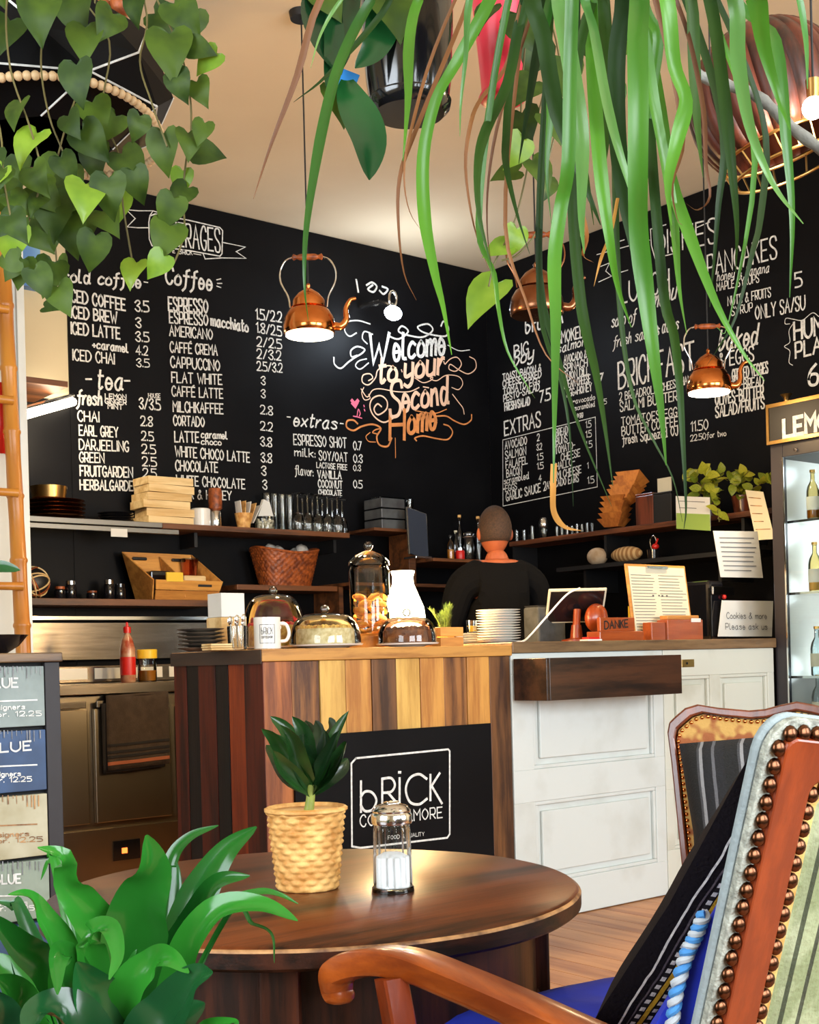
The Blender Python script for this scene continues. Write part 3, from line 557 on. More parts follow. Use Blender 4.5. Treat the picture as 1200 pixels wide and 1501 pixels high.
# white counter of old doors
WZ = 1.152; wc = thing('white_counter', 'counter faced with old white panelled doors under an oak worktop', 'counter', ((XR+XE)/2, CF+.3, 0))
bx((XR+.004, CF+.03, .003), (XE, CF+.54, WZ-.05)).build('body', 'dark', wc)
bx((XR+.005, CF-.012, WZ-.046), (XE+.006, CF+.57, WZ)).build('worktop', 'worktop', wc, bevel=.004)
def fX(px): return atY(px, 1100, CF).x
def fZ(px, py): return atY(px, py, CF).z
xs1, xs2 = fX(974.5), XE
def door(x0, x1, panels, m, top):
    root = bx((x0, CF+.021, .004), (x1, CF+.03, top)).build('door', m, wc)
    xsl = sorted({x0, x1}); zc = .004
    # frame: stiles and rails in front of the slab
    rows = sorted({(p[2], p[3]) for p in panels})
    z = .004
    for (a, b) in rows: bx((x0, CF, z), (x1, CF+.021, a)).build('rail', m, root, bevel=.003); z = b
    bx((x0, CF, z), (x1, CF+.021, top)).build('rail', m, root, bevel=.003)
    for (a, b) in rows:
        cs = sorted([(p[0], p[1]) for p in panels if p[2] == a]); c = x0
        for (u, v) in cs: bx((c, CF+.0005, a-.001), (u, CF+.021, b+.001)).build('stile', m, root, bevel=.003); c = v
        bx((c, CF+.0005, a-.001), (x1, CF+.021, b+.001)).build('stile', m, root, bevel=.003)
    for (u, v, a, b) in panels:
        mb = MB(); t = .016
        for (p, q) in [((u, a), (v, a+t)), ((u, b-t), (v, b)), ((u, a+t), (u+t, b-t)), ((v-t, a+t), (v, b-t))]: mb.box((p[0], CF+.004, p[1]), (q[0], CF+.021, q[1]))
        mb.build('moulding', m, root, bevel=.004)
        bx((u+.042, CF+.006, a+.042), (v-.042, CF+.021, b-.042)).build('raised_panel', m, root, bevel=.004)
top = WZ-.047
a1 = fZ(870, 1281); b1 = fZ(870, 1165); a2 = fZ(870, 1119)
door(XR+.006, xs1-.002, [(fX(783), fX(960), a1, b1), (fX(783), fX(960), a2, 1.02)], 'white_paint', top)
m1 = fZ(1040, 1150); m2 = fZ(1040, 1138); tp = fZ(1050, 989)
door(xs1+.002, XE-.004, [(fX(986), fX(1043), .2, m1), (fX(986), fX(1043), m1+.09, tp), (fX(1058), fX(1128), .2, m1), (fX(1058), fX(1128), m1+.09, tp)], 'white_paint_y', top)
k = fX(1013); kz = fZ(1015, 972)
kp = bx((k-.055, CF-.003, kz-.018), (k+.035, CF+.001, kz+.018)).build('lock_plate', 'brass', wc, bevel=.002)
MB().lathe([(.006, 0), (.006, .003)], 10, Mx=Matrix.Translation((k-.02, CF-.003, kz)) @ Matrix.Rotation(math.pi/2, 4, 'X')).build('keyhole', 'black', kp)
# dark box hanging under the worktop
bY = CF-.20; bx0 = XR+.006; bx1 = atY(999, 990, bY).x; bz0 = atY(900, 1022, bY).z; bz1 = atY(900, 962, bY).z
wb = thing('wooden_drawer_box', 'dark brown wooden box fixed in front of the white counter under its worktop', 'box', ((bx0+bx1)/2, CF-.1, bz0))
bx((bx0+.018, bY, bz0), (bx1, bY+.02, bz1)).build('front_panel', 'box_dark', wb, bevel=.002)
bx((bx0, bY, bz0), (bx0+.017, CF-.0125, bz1)).build('side_panel', 'box_dark', wb, bevel=.002)
bx((bx1-.018, bY+.021, bz0), (bx1, CF-.0125, bz1)).build('side_panel', 'box_dark', wb, bevel=.002)
bx((bx0+.018, bY+.021, bz0), (bx1-.019, CF-.0125, bz0+.015)).build('bottom_panel', 'box_dark', wb)

# steel kitchen line behind
YS = 5.72
def kz_(py, Y=YS, px=170): return atY(px, py, Y).z
kx0, kx1 = 1.2, 4.3; wz = kz_(1001)
kit = thing('steel_counter', 'stainless steel refrigerated kitchen counter left of the bar', 'kitchen counter', (2.8, 6.05, 0))
bx((kx0, YS+.03, .003), (kx1, 6.40, kz_(1019))).build('body', 'steel_dark', kit)
bx((kx0, YS-.02, kz_(1017)), (kx1, 6.40, wz)).build('worktop', 'steel', kit, bevel=.004)
rl = bx((kx0, 6.0, wz+.0005), (kx1, 6.34, kz_(975, 6.0))).build('ingredient_well', 'steel', kit, bevel=.006)
for i in range(5): bx((1.95+i*.42, 5.996, wz+.02), (2.33+i*.42, 6.0, wz+.075)).build('well_front', 'white_china', rl)
bx((kx0, 6.36, kz_(966, 6.36)), (kx1, 6.375, kz_(913, 6.36))).build('splashback', 'steel', kit)
bx((kx0, 6.30, kz_(909, 6.3)), (kx1, 6.40, kz_(903, 6.3))).build('top_rail', 'chrome', kit, bevel=.002)
def kx(px, py=1120): return atY(px, py, YS).x
for (a, b, h) in [(60, 130, 1), (140, 251, 0), (262, 372, 0), (-20, 52, 0)]:
    d = bx((kx(a), YS, kz_(1204)), (kx(b), YS+.029, kz_(1038))).build('door', 'steel_dark', kit, bevel=.004)
    bx((kx(a)+.01, YS-.012, kz_(1036)), (kx(b)-.01, YS, kz_(1026))).build('handle', 'steel', d, bevel=.003)
bx((kx0, YS+.005, .05), (kx1, YS+.029, kz_(1214))).build('machine_panel', 'steel_dark', kit)
dp = bx((kx(166, 1248), YS-.004, kz_(1262)), (kx(205, 1248), YS+.004, kz_(1233))).build('display', 'black_gloss', kit)
bx((kx(178, 1248), YS-.006, kz_(1252)), (kx(186, 1248), YS-.0045, kz_(1244))).build('indicator', emis('red_led', (1, .12, .02), 4), dp)
# towel
mb = MB(); tx0, tx1 = kx(152, 1060), kx(242, 1060); rows = []
prof = [(YS+.012, kz_(1030)), (YS-.004, kz_(1021)), (YS-.024, kz_(1019.5)), (YS-.034, kz_(1028)), (YS-.037, kz_(1060)), (YS-.035, kz_(1090)), (YS-.037, kz_(1124))]
def towel_piece(z_hi, z_lo, m, name, parent, dy=0, dx=0):
    mb = MB(); nx, nz = 14, 10
    for i in range(nz+1):
        for j in range(nx+1):
            u = j/nx; z = z_hi+(z_lo-z_hi)*i/nz; mb.v.append(Vector((tx0+(tx1-tx0)*u+dx, YS-.034-dy-.006*math.sin(u*9+z*6), z+.012*u*(1 if z_lo < z_hi else 0))))
    mb.f += [[i*(nx+1)+j, i*(nx+1)+j+1, (i+1)*(nx+1)+j+1, (i+1)*(nx+1)+j] for i in range(nz) for j in range(nx)]
    return mb.build(name, m, parent, smooth=True, solid=.004)
tw = thing('towel', 'dark brown towel with striped hem hanging over the steel fridge door', 'towel', ((tx0+tx1)/2, YS-.03, kz_(1128)))
towel_piece(kz_(1019), kz_(1128), 'towel', 'cloth', tw)
for (a, b, m_) in [(1090, 1094, 'towel_dark'), (1100, 1104, 'towel_dark'), (1107, 1111, 'towel_dark'), (1116, 1121, 'towel_red')]: towel_piece(kz_(a), kz_(b), m_, 'stripe', tw, .003)
mb = MB(); mb.box((tx0+.01, YS-.036, kz_(1020)), (tx1-.01, YS+.02, kz_(1018.5))); mb.build('top_fold', 'towel', tw, bevel=.003)
towel_piece(kz_(1030), kz_(1132), 'towel_dark', 'back_layer', tw, -.008, -.02)

# wall shelves left
shY = 6.15
def sz(px, py, Y=shY): return atY(px, py, Y).z
def shX(px, Y=shY, py=770): return atY(px, py, Y).x
SZ = sz(233, 766)
us = thing('steel_wall_shelf', 'black and steel two rail wall shelf under the tea menu', 'shelf', (2.7, 6.3, SZ-.03))
x_a, x_b = 1.6, shX(238)
bx((x_a, shY+.02, SZ-.014), (x_b, YB-.001, SZ)).build('shelf_board', 'steel_dark', us)
bx((x_a, shY, SZ-.028), (x_b, shY+.019, SZ)).build('rail', 'rail', us, bevel=.002)
z2 = sz(150, 771)
bx((x_a, shY, z2-.026), (x_b+.1, shY+.02, z2)).build('rail', 'rail', us, bevel=.002)
lb = bx((shX(162), shY-.003, sz(174, 787)), (shX(186), shY-.0005, sz(174, 775))).build('price_tag', 'paper', us)
uw = thing('wooden_wall_shelf', 'brown wooden shelf under the coffee menu carrying baskets and glasses', 'shelf', (3.6, 6.3, SZ-.03))
x_c = shX(512); bx((x_b+.002, shY, SZ-.030), (x_c, YB-.001, SZ)).build('shelf_board', 'shelf', uw, bevel=.002)
for px in (300, 505): bx((shX(px), shY+.12, SZ-.11), (shX(px)+.02, YB-.001, SZ-.031)).build('bracket', 'black', uw)
L2 = sz(170, 878)
ls = thing('low_wooden_shelf', 'lower brown wooden shelf above the steel splashback', 'shelf', (2.7, 6.3, L2-.04))
bx((x_a, shY, L2-.035), (shX(313), YB-.001, L2)).build('shelf_board', 'shelf', ls, bevel=.002)
L3 = sz(420, 858); 
ms = thing('basket_shelf', 'short brown shelf carrying the wicker basket', 'shelf', (3.7, 6.3, L3-.03))
bx((shX(345), shY, L3-.03), (shX(492), YB-.001, L3)).build('shelf_board', 'shelf', ms, bevel=.002)
# back board and post in the corner
ps = thing('wooden_post_shelf', 'brown corner shelf with upright board behind the glass jar', 'shelf', (4.75, 6.2, .9))
cx0, cx1 = shX(497), shX(728); zc_ = sz(640, 822)
bx((cx0, shY-.1, sz(640, 858)-.02), (cx1, YB-.001, sz(640, 858))).build('shelf_board', 'shelf', ps, bevel=.002)
bx((shX(598), shY, sz(640, 858)+.001), (shX(608), shY+.2, sz(600, 782))).build('upright', 'shelf', ps, bevel=.002)
bx((shX(548), shY, sz(600, 780)), (shX(618), YB-.001, sz(600, 776))).build('top_board', 'shelf', ps)
bx((shX(608)+.002, shY-.17, zc_-.02), (cx1, YB-.001, zc_)).build('shelf_board', 'shelf', ps, bevel=.002)
bx((cx0, shY+.02, .9), (cx0+.03, YB-.001, sz(640, 858)-.021)).build('upright', 'shelf', ps)
# wall shelf right
RX = 5.72; RZ = atX(800, 787.5, RX).z
rs = thing('long_wall_shelf', 'long brown wooden shelf on the right chalkboard wall', 'shelf', (5.85, 5, RZ-.03))
ry1 = atX(746, 795, RX).y; ry0 = 3.85
bx((RX, ry0, RZ-.03), (XB-.001, ry1, RZ)).build('shelf_board', 'shelfy', rs, bevel=.002)
for y in (4.2, 5.2, 6.0): bx((RX+.03, y, RZ-.17), (XB-.001, y+.02, RZ-.031)).build('bracket', 'black', rs)
R2X = 5.62; R2Z = atX(900, 824, R2X).z
r2 = thing('low_wall_shelf', 'lower dark shelf below the long wall shelf holding bread', 'shelf', (5.8, 4.7, R2Z-.03))
bx((R2X, 4.1, R2Z-.025), (XB-.001, 5.5, R2Z)).build('shelf_board', 'black', r2)
for y in (4.3, 5.3): bx((R2X+.05, y, R2Z-.16), (XB-.001, y+.02, R2Z-.026)).build('bracket', 'black', r2)

# drinks fridge at the right edge
FX = XE+.012; fy1 = CF+.0; fy0 = 3.05; fz1 = atX(1160, 662, FX).z; fzs = atX(1150, 590, FX).z; fzb = atX(1150, 650, FX).z
fr = thing('drinks_fridge', 'tall glass door drinks fridge with dark frame at the right edge', 'fridge', (FX+.3, (fy0+fy1)/2, 0))
mb = MB(); mb.box((FX+.03, fy1-.03, .08), (XB-.03, fy1, fzb)); mb.box((FX+.03, fy0, .08), (XB-.03, fy0+.03, fzb)); mb.box((XB-.03, fy0, .08), (XB-.002, fy1, fzb)); mb.box((FX+.03, fy0+.03, .08), (XB-.03, fy1-.03, .12)); mb.box((FX+.03, fy0+.03, fz1-.02), (XB-.03, fy1-.03, fzb)); mb.build('cabinet', 'black', fr)
mb = MB(); mb.box((XB-.045, fy0+.031, .121), (XB-.031, fy1-.031, fz1-.021)); mb.box((FX+.05, fy1-.042, .121), (XB-.046, fy1-.031, fz1-.021)); mb.box((FX+.05, fy0+.031, .121), (XB-.046, fy0+.042, fz1-.021)); mb.build('white_lining', 'white_china', fr)
mb = MB(); ye = atX(1151, 850, FX).y
mb.box((FX, ye, .08), (FX+.03, fy1, fz1+.05)); mb.box((FX, fy0, .08), (FX+.03, fy0+.06, fz1+.05)); mb.box((FX, fy0+.06, fz1-.02), (FX+.03, ye, fz1+.05)); mb.box((FX, fy0+.06, .08), (FX+.03, ye, .16))
dr = mb.build('door', mat('fridge_frame', (.022, .018, .022), .35), fr, bevel=.003)
MB().box((FX+.012, fy0+.06, .16), (FX+.016, ye, fz1-.02)).build('glass_pane', glass('fridge_glass', (.92, .97, .98), .8), dr)
bx((FX-.003, ye-.006, .16), (FX-.0005, ye+.002, fz1-.02)).build('bright_trim', 'chrome', dr)
sg = bx((FX-.02, fy0, fzb+.001), (FX+.3, fy1+.0, fzs)).build('sign_box', 'black', fr)
mb = MB()
for (a, b) in [((fy0, fzs-.018), (fy1, fzs)), ((fy0, fzb+.001), (fy1, fzb+.018)), ((fy1-.014, fzb+.018), (fy1, fzs-.018))]: mb.box((FX-.028, a[0], a[1]), (FX-.021, b[0], b[1]))
mb.build('copper_frame', 'brass', sg)
mb = MB(); write(mb, lambda x, y: atX(x, y, FX-.0225), nR, "LEMONADE", 1149, 641, 1290, 612, 25, .24); mb.build('sign_lettering', 'chalk', sg)
MB().ball(atX(1166, 659, FX-.004), .011, 10, 6).build('door_knob', 'chrome', fr)
mb = MB(); c = atX(1141, 583, FX+.03)
kn = MB().lathe([(.035, 0), (.028, .01), (.012, .016), (.016, .035), (.03, .05), (.0001, .055)], 12, c=(c.x+.02, c.y-.03, fzs)).build('small_finial', 'brass', fr, smooth=True)
levels = [(1196, 745), (1196, 850), (1196, 1000)]
shz = [atX(1190, y, FX+.15).z for y in (763, 868, 990, 1060)]
for z in shz+[.75, .5]: bx((FX+.055, fy0+.045, z-.012), (XB-.05, fy1-.045, z)).build('wire_shelf', 'chrome', fr)
bm_ = {}
def bottle(loc, h, r, glassm, liquid, capm, label, group, labelm=None, name='bottle', cat='bottle', fill=.8):
    t = thing(name, label, cat, loc, 0, group)
    pr = [(r*.92, 0), (r, .01), (r, h*.55), (r*.85, h*.66), (r*.36, h*.78), (r*.34, h*.93), (r*.42, h*.94), (r*.42, h*.965)]
    MB().lathe(pr, 14).build('glass_body', glassm, t, world=False, smooth=True)
    if liquid: MB().lathe([(r*.86, .006), (r*.93, .014), (r*.93, h*.54*fill), (.0001, h*.54*fill)], 14).build('liquid', liquid, t, world=False, smooth=True)
    if labelm: MB().lathe([(r*1.02, h*.18), (r*1.02, h*.45)], 14).build('paper_label', labelm, t, world=False, smooth=True)
    MB().lathe([(r*.46, h*.95), (r*.46, h), (.0001, h)], 12).build('cap', capm, t, world=False)
    return t
b0 = None; n_ = 0
for z, lm, nm_ in [(shz[0], 'honey', 'amber'), (shz[1], 'yellow', 'yellow'), (shz[2], None, 'clear'), (shz[3], None, 'clear')]:
    proto = None
    for i in range(4):
        for j in range(2):
            y = ye-.10-i*.085; x = FX+.10+j*.1
            lab = f'{nm_} bottle on {["top", "second", "third", "lowest"][shz.index(z)]} fridge shelf'
            lab += f', {["first", "second", "third", "fourth"][i]} from its left in the {["front", "back"][j]} row'
            if not proto: proto = bottle((x, y, z+.0005), .24, .032, glass('bottle_'+nm_+str(shz.index(z)), (.75, .85, .88) if nm_ == 'clear' else (.9, .8, .5), 1.5), lm, 'brass', lab, 'bottles in the drinks fridge', 'paper' if nm_ != 'clear' else 'paper_old')
            else: dup(proto, (x, y, z+.0005), label=lab)

# cabinet with painted fronts at the left edge
CY = 3.1
def cX(px): return atY(px, 1100, CY).x
def cZ(px, py): return atY(px, py, CY).z
cab = thing('drawer_cabinet', 'dark cabinet with distressed grey, blue and cream painted fronts at the left edge', 'cabinet', (cX(0), CY+.2, 0))
cx_a, cx_b, cx_t = cX(-75), cX(90), cX(66.5); ctop = cZ(45, 957); ctb = cZ(45, 971)
bx((cx_a, CY+.02, .003), (cx_b, CY+.42, ctb)).build('body', 'dark', cab)
bx((cx_a-.01, CY-.015, ctb+.0005), (cx_b+.004, CY+.43, ctop)).build('top_board', 'worktop', cab, bevel=.003)
bx((cx_t+.003, CY-.002, .003), (cx_b, CY+.019, ctb)).build('corner_post', mat('charcoal_wood', (.020, .017, .020), .6), cab, bevel=.002)
bx((cx_a, CY-.002, .003), (cx_a+.03, CY+.019, ctb)).build('corner_post', 'black', cab)
tz = [cZ(33, y) for y in (974, 1068, 1163, 1260, 1352)]+[.16, .01]
tm = [mat('tile_grey', (.26, .31, .30), .6, c2=(.18, .22, .21), scale=9, bump=.1), mat('tile_blue', (.04, .085, .19), .6, c2=(.028, .055, .12), scale=9), mat('tile_cream', (.50, .47, .34), .65, c2=(.36, .32, .2), scale=9), mat('tile_green', (.30, .36, .29), .65, c2=(.2, .25, .2), scale=9)]
tm += [tm[1], tm[2]]
def hC(px, py): return atY(px, py, CY-.0055)
for i in range(len(tz)-1):
    d = bx((cx_a+.034, CY-.004, tz[i+1]+.005), (cx_t, CY+.019, tz[i]-.005)).build('painted_front', tm[i], cab, bevel=.002)
    mb = MB(); n0 = Vector((0, -1, 0)); y = [974, 1068, 1163, 1260, 1352, 1450][i]
    if i < 4:
        ww = ["BLUE", "BLUE", "", "BLUE"][i]
        if ww: write(mb, hC, n0, ww, [-23, -18, 0, -8][i], y+[34, 36, 0, 36][i], [26, 45, 0, 30][i], y+[33, 31, 0, 34][i], 13, .2)
        px_line(mb, hC, 1, 2.2, [(-60, y+[56, 58, 50, 55][i]), (54, y+[52, 53, 45, 52][i])], n0)
        write(mb, hC, n0, "designers", -20, y+[67, 71, 65, 68][i], [36, 30, 42, 40][i], y+[65, 69, 62, 66][i], 7, .2); write(mb, hC, n0, "color. 12.25", -30, y+[77, 80, 74, 76][i], [60, 46, 62, 50][i], y+[75, 77, 70, 74][i], 7, .2)
        mb.build('front_lettering', 'chalk' if i != 2 else 'edge_wear', d)
        mb = MB(); rnd = random.Random(i)
        for q in range(16):
            x = -40+q*6.5+rnd.uniform(-2, 2); px_line(mb, hC, 1, rnd.uniform(.8, 2), [(x, y+3), (x+.3, y+3+rnd.uniform(4, 20))], n0)
        mb.build('paint_runs', 'edge_wear' if i == 2 else 'chalk_grey', d)
# ================================================================= table, chairs, ladder
def W(l, d, z=0): v = RT*l+FW*d; return Vector((v.x, v.y, z))
TZ = .72; tc_ = W(-.164, 2.05); TR = .428; TH = .034
tb = thing('round_table', 'worn dark brown round table in the middle foreground', 'table', (tc_.x, tc_.y, 0))
def wr(a, z): return 1+.0012*math.sin(7*a)+.0008*math.sin(23*a+z*90)
MB().lathe([(TR-.0035, TZ-.0041), (TR-.009, TZ), (.0001, TZ)], 96, wob=wr).build('tabletop', 'table', tb, world=False, smooth=True)
MB().lathe([(TR-.05, TZ-TH), (TR-.006, TZ-TH), (TR, TZ-TH+.005), (TR, TZ-.0085)], 96, wob=wr).build('edge_band', 'table_edge', tb, world=False, smooth=True)
MB().lathe([(TR+.0001, TZ-.0085), (TR-.0004, TZ-.0065), (TR-.0035, TZ-.0040)], 96, wob=wr).build('worn_rim', 'edge_wear', tb, world=False, smooth=True)
AR = .355
MB().lathe([(AR, TZ-.165), (AR, TZ-TH-.0005)], 64).build('apron', 'apron', tb, world=False, smooth=True)
MB().lathe([(AR+.002, TZ-.172), (AR+.006, TZ-.168), (AR+.002, TZ-.160)], 64).build('apron_bead', 'table_edge', tb, world=False, smooth=True)
for a in (10, 100, 190, 280):
    a = math.radians(a+38); c = Vector((AR*math.cos(a), AR*math.sin(a), 0)); R_ = Matrix.Translation(c) @ Matrix.Rotation(a, 4, 'Z')
    MB().box((-.025, -.027, .001), (.020, .027, TZ-TH-.001), R_).build('leg', 'apron', tb, world=False, bevel=.004)
MB().lathe([(.0001, .50), (.27, .50), (.275, .507), (.27, .516), (.0001, .516)], 48).build('lower_shelf', 'apron', tb, world=False, smooth=True)
npp = atZ(600, 1515, .525)
mb = MB(); R_ = Matrix.Translation((tc_.x+.02, tc_.y-.16, .517)) @ Matrix.Rotation(.5, 4, 'Z')
for i in range(4): mb.box((-.12+.004*i, -.09, i*.003), (.12, .09, i*.003+.0025), R_)
news = mb.build('newspaper', 'paper', bevel=.0008); tag(news, 'folded grey newspaper on the lower shelf of the round table', 'newspaper')

def sweep(pts, side, wd, th, sub=6, prof=None):
    """bar of rectangular section with rounded top, swept along pts; width along `side`"""
    path = cat_rom(pts, sub); k = len(path); mb = MB(); side = side.normalized()
    sec = [(-.5, -.42), (-.42, -.5), (.42, -.5), (.5, -.42), (.5, .2), (.38, .45), (.15, .54), (-.15, .54), (-.38, .45), (-.5, .2)]; n = len(sec)
    for i, p in enumerate(path):
        t = (path[min(i+1, k-1)]-path[max(i-1, 0)]).normalized(); up = side.cross(t).normalized(); s = prof(i/(k-1)) if prof else 1
        for (a, b) in sec: mb.v.append(p+side*a*wd*s+up*b*th*s)
    mb.f = [[i*n+j, i*n+(j+1) % n, (i+1)*n+(j+1) % n, (i+1)*n+j] for i in range(k-1) for j in range(n)]+[list(range(n))[::-1], list(range((k-1)*n, k*n))]
    return mb
def pillow(wx, hz, th, n=18, pinch=.86):
    """square cushion standing in the local xz plane"""
    mb = MB()
    for side in (1, -1):
        k = len(mb.v)
        for i in range(n+1):
            for j in range(n+1):
                u, v = 2*i/n-1, 2*j/n-1; e = max(0, (1-u**4)*(1-v**4))**.5
                q = 1-(1-pinch)*(u*u*v*v)*0+.0; ed = 1-.06*(1-abs(u)**2)*abs(v)**6
                x = u*wx/2*(1-.05*(1-v*v)*0)*(1-.05*(1-abs(v))*abs(u)**4); z = v*hz/2*(1-.05*(1-abs(u))*abs(v)**4)
                wv = .004*math.sin(7*u+3*v)*math.sin(5*v-2*u)
                mb.v.append(Vector((x, side*(th/2*e)+wv*e, z)))
        for i in range(n):
            for j in range(n):
                f = [k+i*(n+1)+j, k+(i+1)*(n+1)+j, k+(i+1)*(n+1)+j+1, k+i*(n+1)+j+1]; mb.f.append(f if side < 0 else f[::-1])
    return mb
# ---- near armchair, seen from behind
sage_s = M['sage_s'] = mat('sage_striped', (.30, .33, .20), .85, c2=(.20, .23, .12), scale=14, bump=.5, bscale=150, contrast=(.46, .54))
nt = sage_s.node_tree; b_ = nt.nodes['Principled BSDF']; lk = b_.inputs['Base Color'].links[0].from_socket
tcn = nt.nodes.new('ShaderNodeTexCoord'); spn = nt.nodes.new('ShaderNodeSeparateXYZ'); nt.links.new(tcn.outputs['Object'], spn.inputs[0])
dv = nt.nodes.new('ShaderNodeMath'); dv.operation = 'MULTIPLY_ADD'; dv.inputs[1].default_value = 1/.105; dv.inputs[2].default_value = .671; nt.links.new(spn.outputs[0], dv.inputs[0])
frn = nt.nodes.new('ShaderNodeMath'); frn.operation = 'FRACT'; nt.links.new(dv.outputs[0], frn.inputs[0])
rpn = nt.nodes.new('ShaderNodeValToRGB'); rpn.color_ramp.interpolation = 'CONSTANT'; e = rpn.color_ramp.elements
e[0].position = 0; e[0].color = (1, 1, 1, 1); e[1].position = .10; e[1].color = (.16, .18, .15, 1)
for p_, c_ in ((.17, 1), (.36, .16), (.42, 1)): q = e.new(p_); q.color = (c_, c_*1.02, c_*.95, 1)
nt.links.new(frn.outputs[0], rpn.inputs[0]); mxn = nt.nodes.new('ShaderNodeMix'); mxn.data_type = 'RGBA'; mxn.blend_type = 'MULTIPLY'; mxn.inputs[0].default_value = 1
nt.links.new(lk, mxn.inputs[6]); nt.links.new(rpn.outputs[0], mxn.inputs[7]); nt.links.new(mxn.outputs[2], b_.inputs['Base Color'])

fwd = (RT*(-.50)+FW*.87).normalized(); rz_ = math.atan2(fwd.y, fwd.x)-math.pi/2
HW = .27
bp_ = W(.268, 1.275); Rz = Matrix.Rotation(rz_, 3, 'Z'); org = bp_-Rz @ Vector((-HW, -.336, 0))
ch = thing('armchair', 'orange wood armchair with bronze studs and sage striped back, nearest at the right', 'chair', (org.x, org.y, 0), rz_)
Mw = wm(ch)
# back slab: origin at its foot, leaning
BH = .628; lean = math.radians(18)
BM = Matrix.Translation((0, -.245, .43)) @ Matrix.Rotation(lean, 4, 'X')
def back_outline(hw, z0, z1, dip, r=.035, n=10):
    """rounded-corner back: straight sides, top dipping a little between the ears"""
    pts = [(-hw, z0), (hw, z0), (hw, z1-r)]
    for i in range(1, 6): a = math.pi/2*i/5; pts.append((hw-r+r*math.cos(a), z1-r+r*math.sin(a)))
    for i in range(1, n): u = 1-2*i/n; pts.append(((hw-r)*u, z1-dip*(1-u*u)))
    for i in range(0, 5): a = math.pi/2+math.pi/2*i/5; pts.append((-hw+r+r*math.cos(a), z1-r+r*math.sin(a)))
    pts.append((-hw, z1-r)); return pts
def xz(Mx): return Mx @ Matrix.Rotation(math.pi/2, 4, 'X')      # prism drawn in x,z; thickness towards -y
ol = back_outline(HW, -.02, BH, .018)
bk = MB().prism(ol, .004, .018, xz(BM)).build('back_upholstery', mat('blue_grey_linen', (.30, .36, .38), .85, c2=(.24, .29, .31), scale=40, bump=.4, bscale=200), ch, world=False, bevel=.006)
def ring(o1, o2, y0, y1, Mx):
    n = len(o1); mb = MB(); vs = []
    for (o, y) in ((o1, y0), (o2, y0), (o2, y1), (o1, y1)): vs += [(p[0], p[1], y) for p in o]
    fs = []
    for k in range(4):
        for i in range(n): a, b = k*n+i, k*n+(i+1) % n; c, d = ((k+1) % 4)*n+(i+1) % n, ((k+1) % 4)*n+i; fs.append((a, b, c, d))
    return mb.add(vs, fs, Mx)
o_out = back_outline(HW-.018, -.02, BH-.018, .018, .012); o_in = back_outline(HW-.064, .05, BH-.066, .012, .012)
ring(o_out, o_in, .0185, .034, xz(BM)).build('back_frame', 'arm_z', ch, world=False, bevel=.003)
MB().prism(back_outline(HW-.065, .051, BH-.067, .012, .012), .0185, .024, xz(BM)).build('back_panel', 'sage_s', ch, world=False)
ring(back_outline(HW-.0645, .0505, BH-.0665, .012, .012), back_outline(HW-.083, .068, BH-.084, .012, .01), .0245, .028, xz(BM)).build('inner_braid', 'straw', ch, world=False)
ring(back_outline(HW-.001, -.02, BH-.001, .018, .034), back_outline(HW-.019, -.018, BH-.019, .018, .012), .0183, .026, xz(BM)).build('outer_braid', 'gimp', ch, world=False, bevel=.003)
stm = MB().ball((0, 0, 0), .0084, 10, 6, (1, .55, 1)); st0 = None
def along(o, step):
    out = []; acc = 0; n = len(o)
    for i in range(n):
        a, b = Vector(o[i]+(0,)), Vector(o[(i+1) % n]+(0,))
        if i == 0 : continue
        L_ = (b-a).length; t = acc
        while t < L_: out.append(a+(b-a)*(t/L_)); t += step
        acc = t-L_
    return out
for o_, yy in ((back_outline(HW-.0135, 0, BH-.0135, .018, .018), -.0285), (back_outline(HW-.0695, .045, BH-.0715, .012, .012), -.0305)):
    for p in along(o_, .0182):
        if st0 is None: st0 = stm.build('stud', 'stud', ch, world=False, smooth=2); s_ = st0
        else: s_ = st0.copy(); COL.objects.link(s_)
        s_.location = BM @ Vector((p.x, yy, p.y))
# arms from photo points (near arm), mirrored for the far one
side = Rz @ Vector((1, 0, 0)); inv = Mw.inverted()
arm_px = [(506, 1470, 1.605), (495, 1450, 1.61), (500, 1424, 1.60), (545, 1409, 1.575), (605, 1416, 1.54), (680, 1445, 1.48), (760, 1482, 1.42), (860, 1530, 1.36), (960, 1575, 1.31), (1030, 1612, 1.275)]
loc_ = []
for q in arm_px: v = inv @ P(*q); loc_.append(v)
sh_ = loc_[-1].x+HW-.03
for i, v in enumerate(loc_): v.x -= sh_*max(0, (i-5)/4)
pr = lambda t: (.45+.55*min(1, (t/.05)**.5))*(.72+.40*min(1, t*3.2))
for sx in (1, -1):
    pts = [Vector((v.x*sx, v.y, v.z)) for v in loc_]
    sweep(pts, Vector((1, 0, 0)), .046, .030, 7, pr).build('armrest', 'arm', ch, world=False, smooth=True)
    f = loc_[3]; fx = f.x*sx
    sweep([Vector((fx, f.y-.045, f.z-.012)), Vector((fx*.98, f.y-.055, f.z-.09)), Vector((fx*.93, f.y-.04, f.z-.19)), Vector((.255*sx, min(f.y-.03, .24), f.z-.29))], Vector((1, 0, 0)), .034, .036, 5).build('arm_post', 'arm_z', ch, world=False, smooth=True)
    MB().tube([Vector((.25*sx, .22, .40)), Vector((.25*sx, .235, .2)), Vector((.25*sx, .24, .002))], [.026, .020, .014], 8).build('leg', 'arm_z', ch, world=False, smooth=True)
    MB().tube([Vector((.24*sx, -.25, .43)), Vector((.24*sx, -.27, .2)), Vector((.24*sx, -.32, .002))], [.022, .019, .014], 8).build('leg', 'arm_z', ch, world=False, smooth=True)
MB().box((-.27, -.24, .38), (.27, .28, .44)).build('seat_frame', 'arm_x', ch, world=False, bevel=.008)
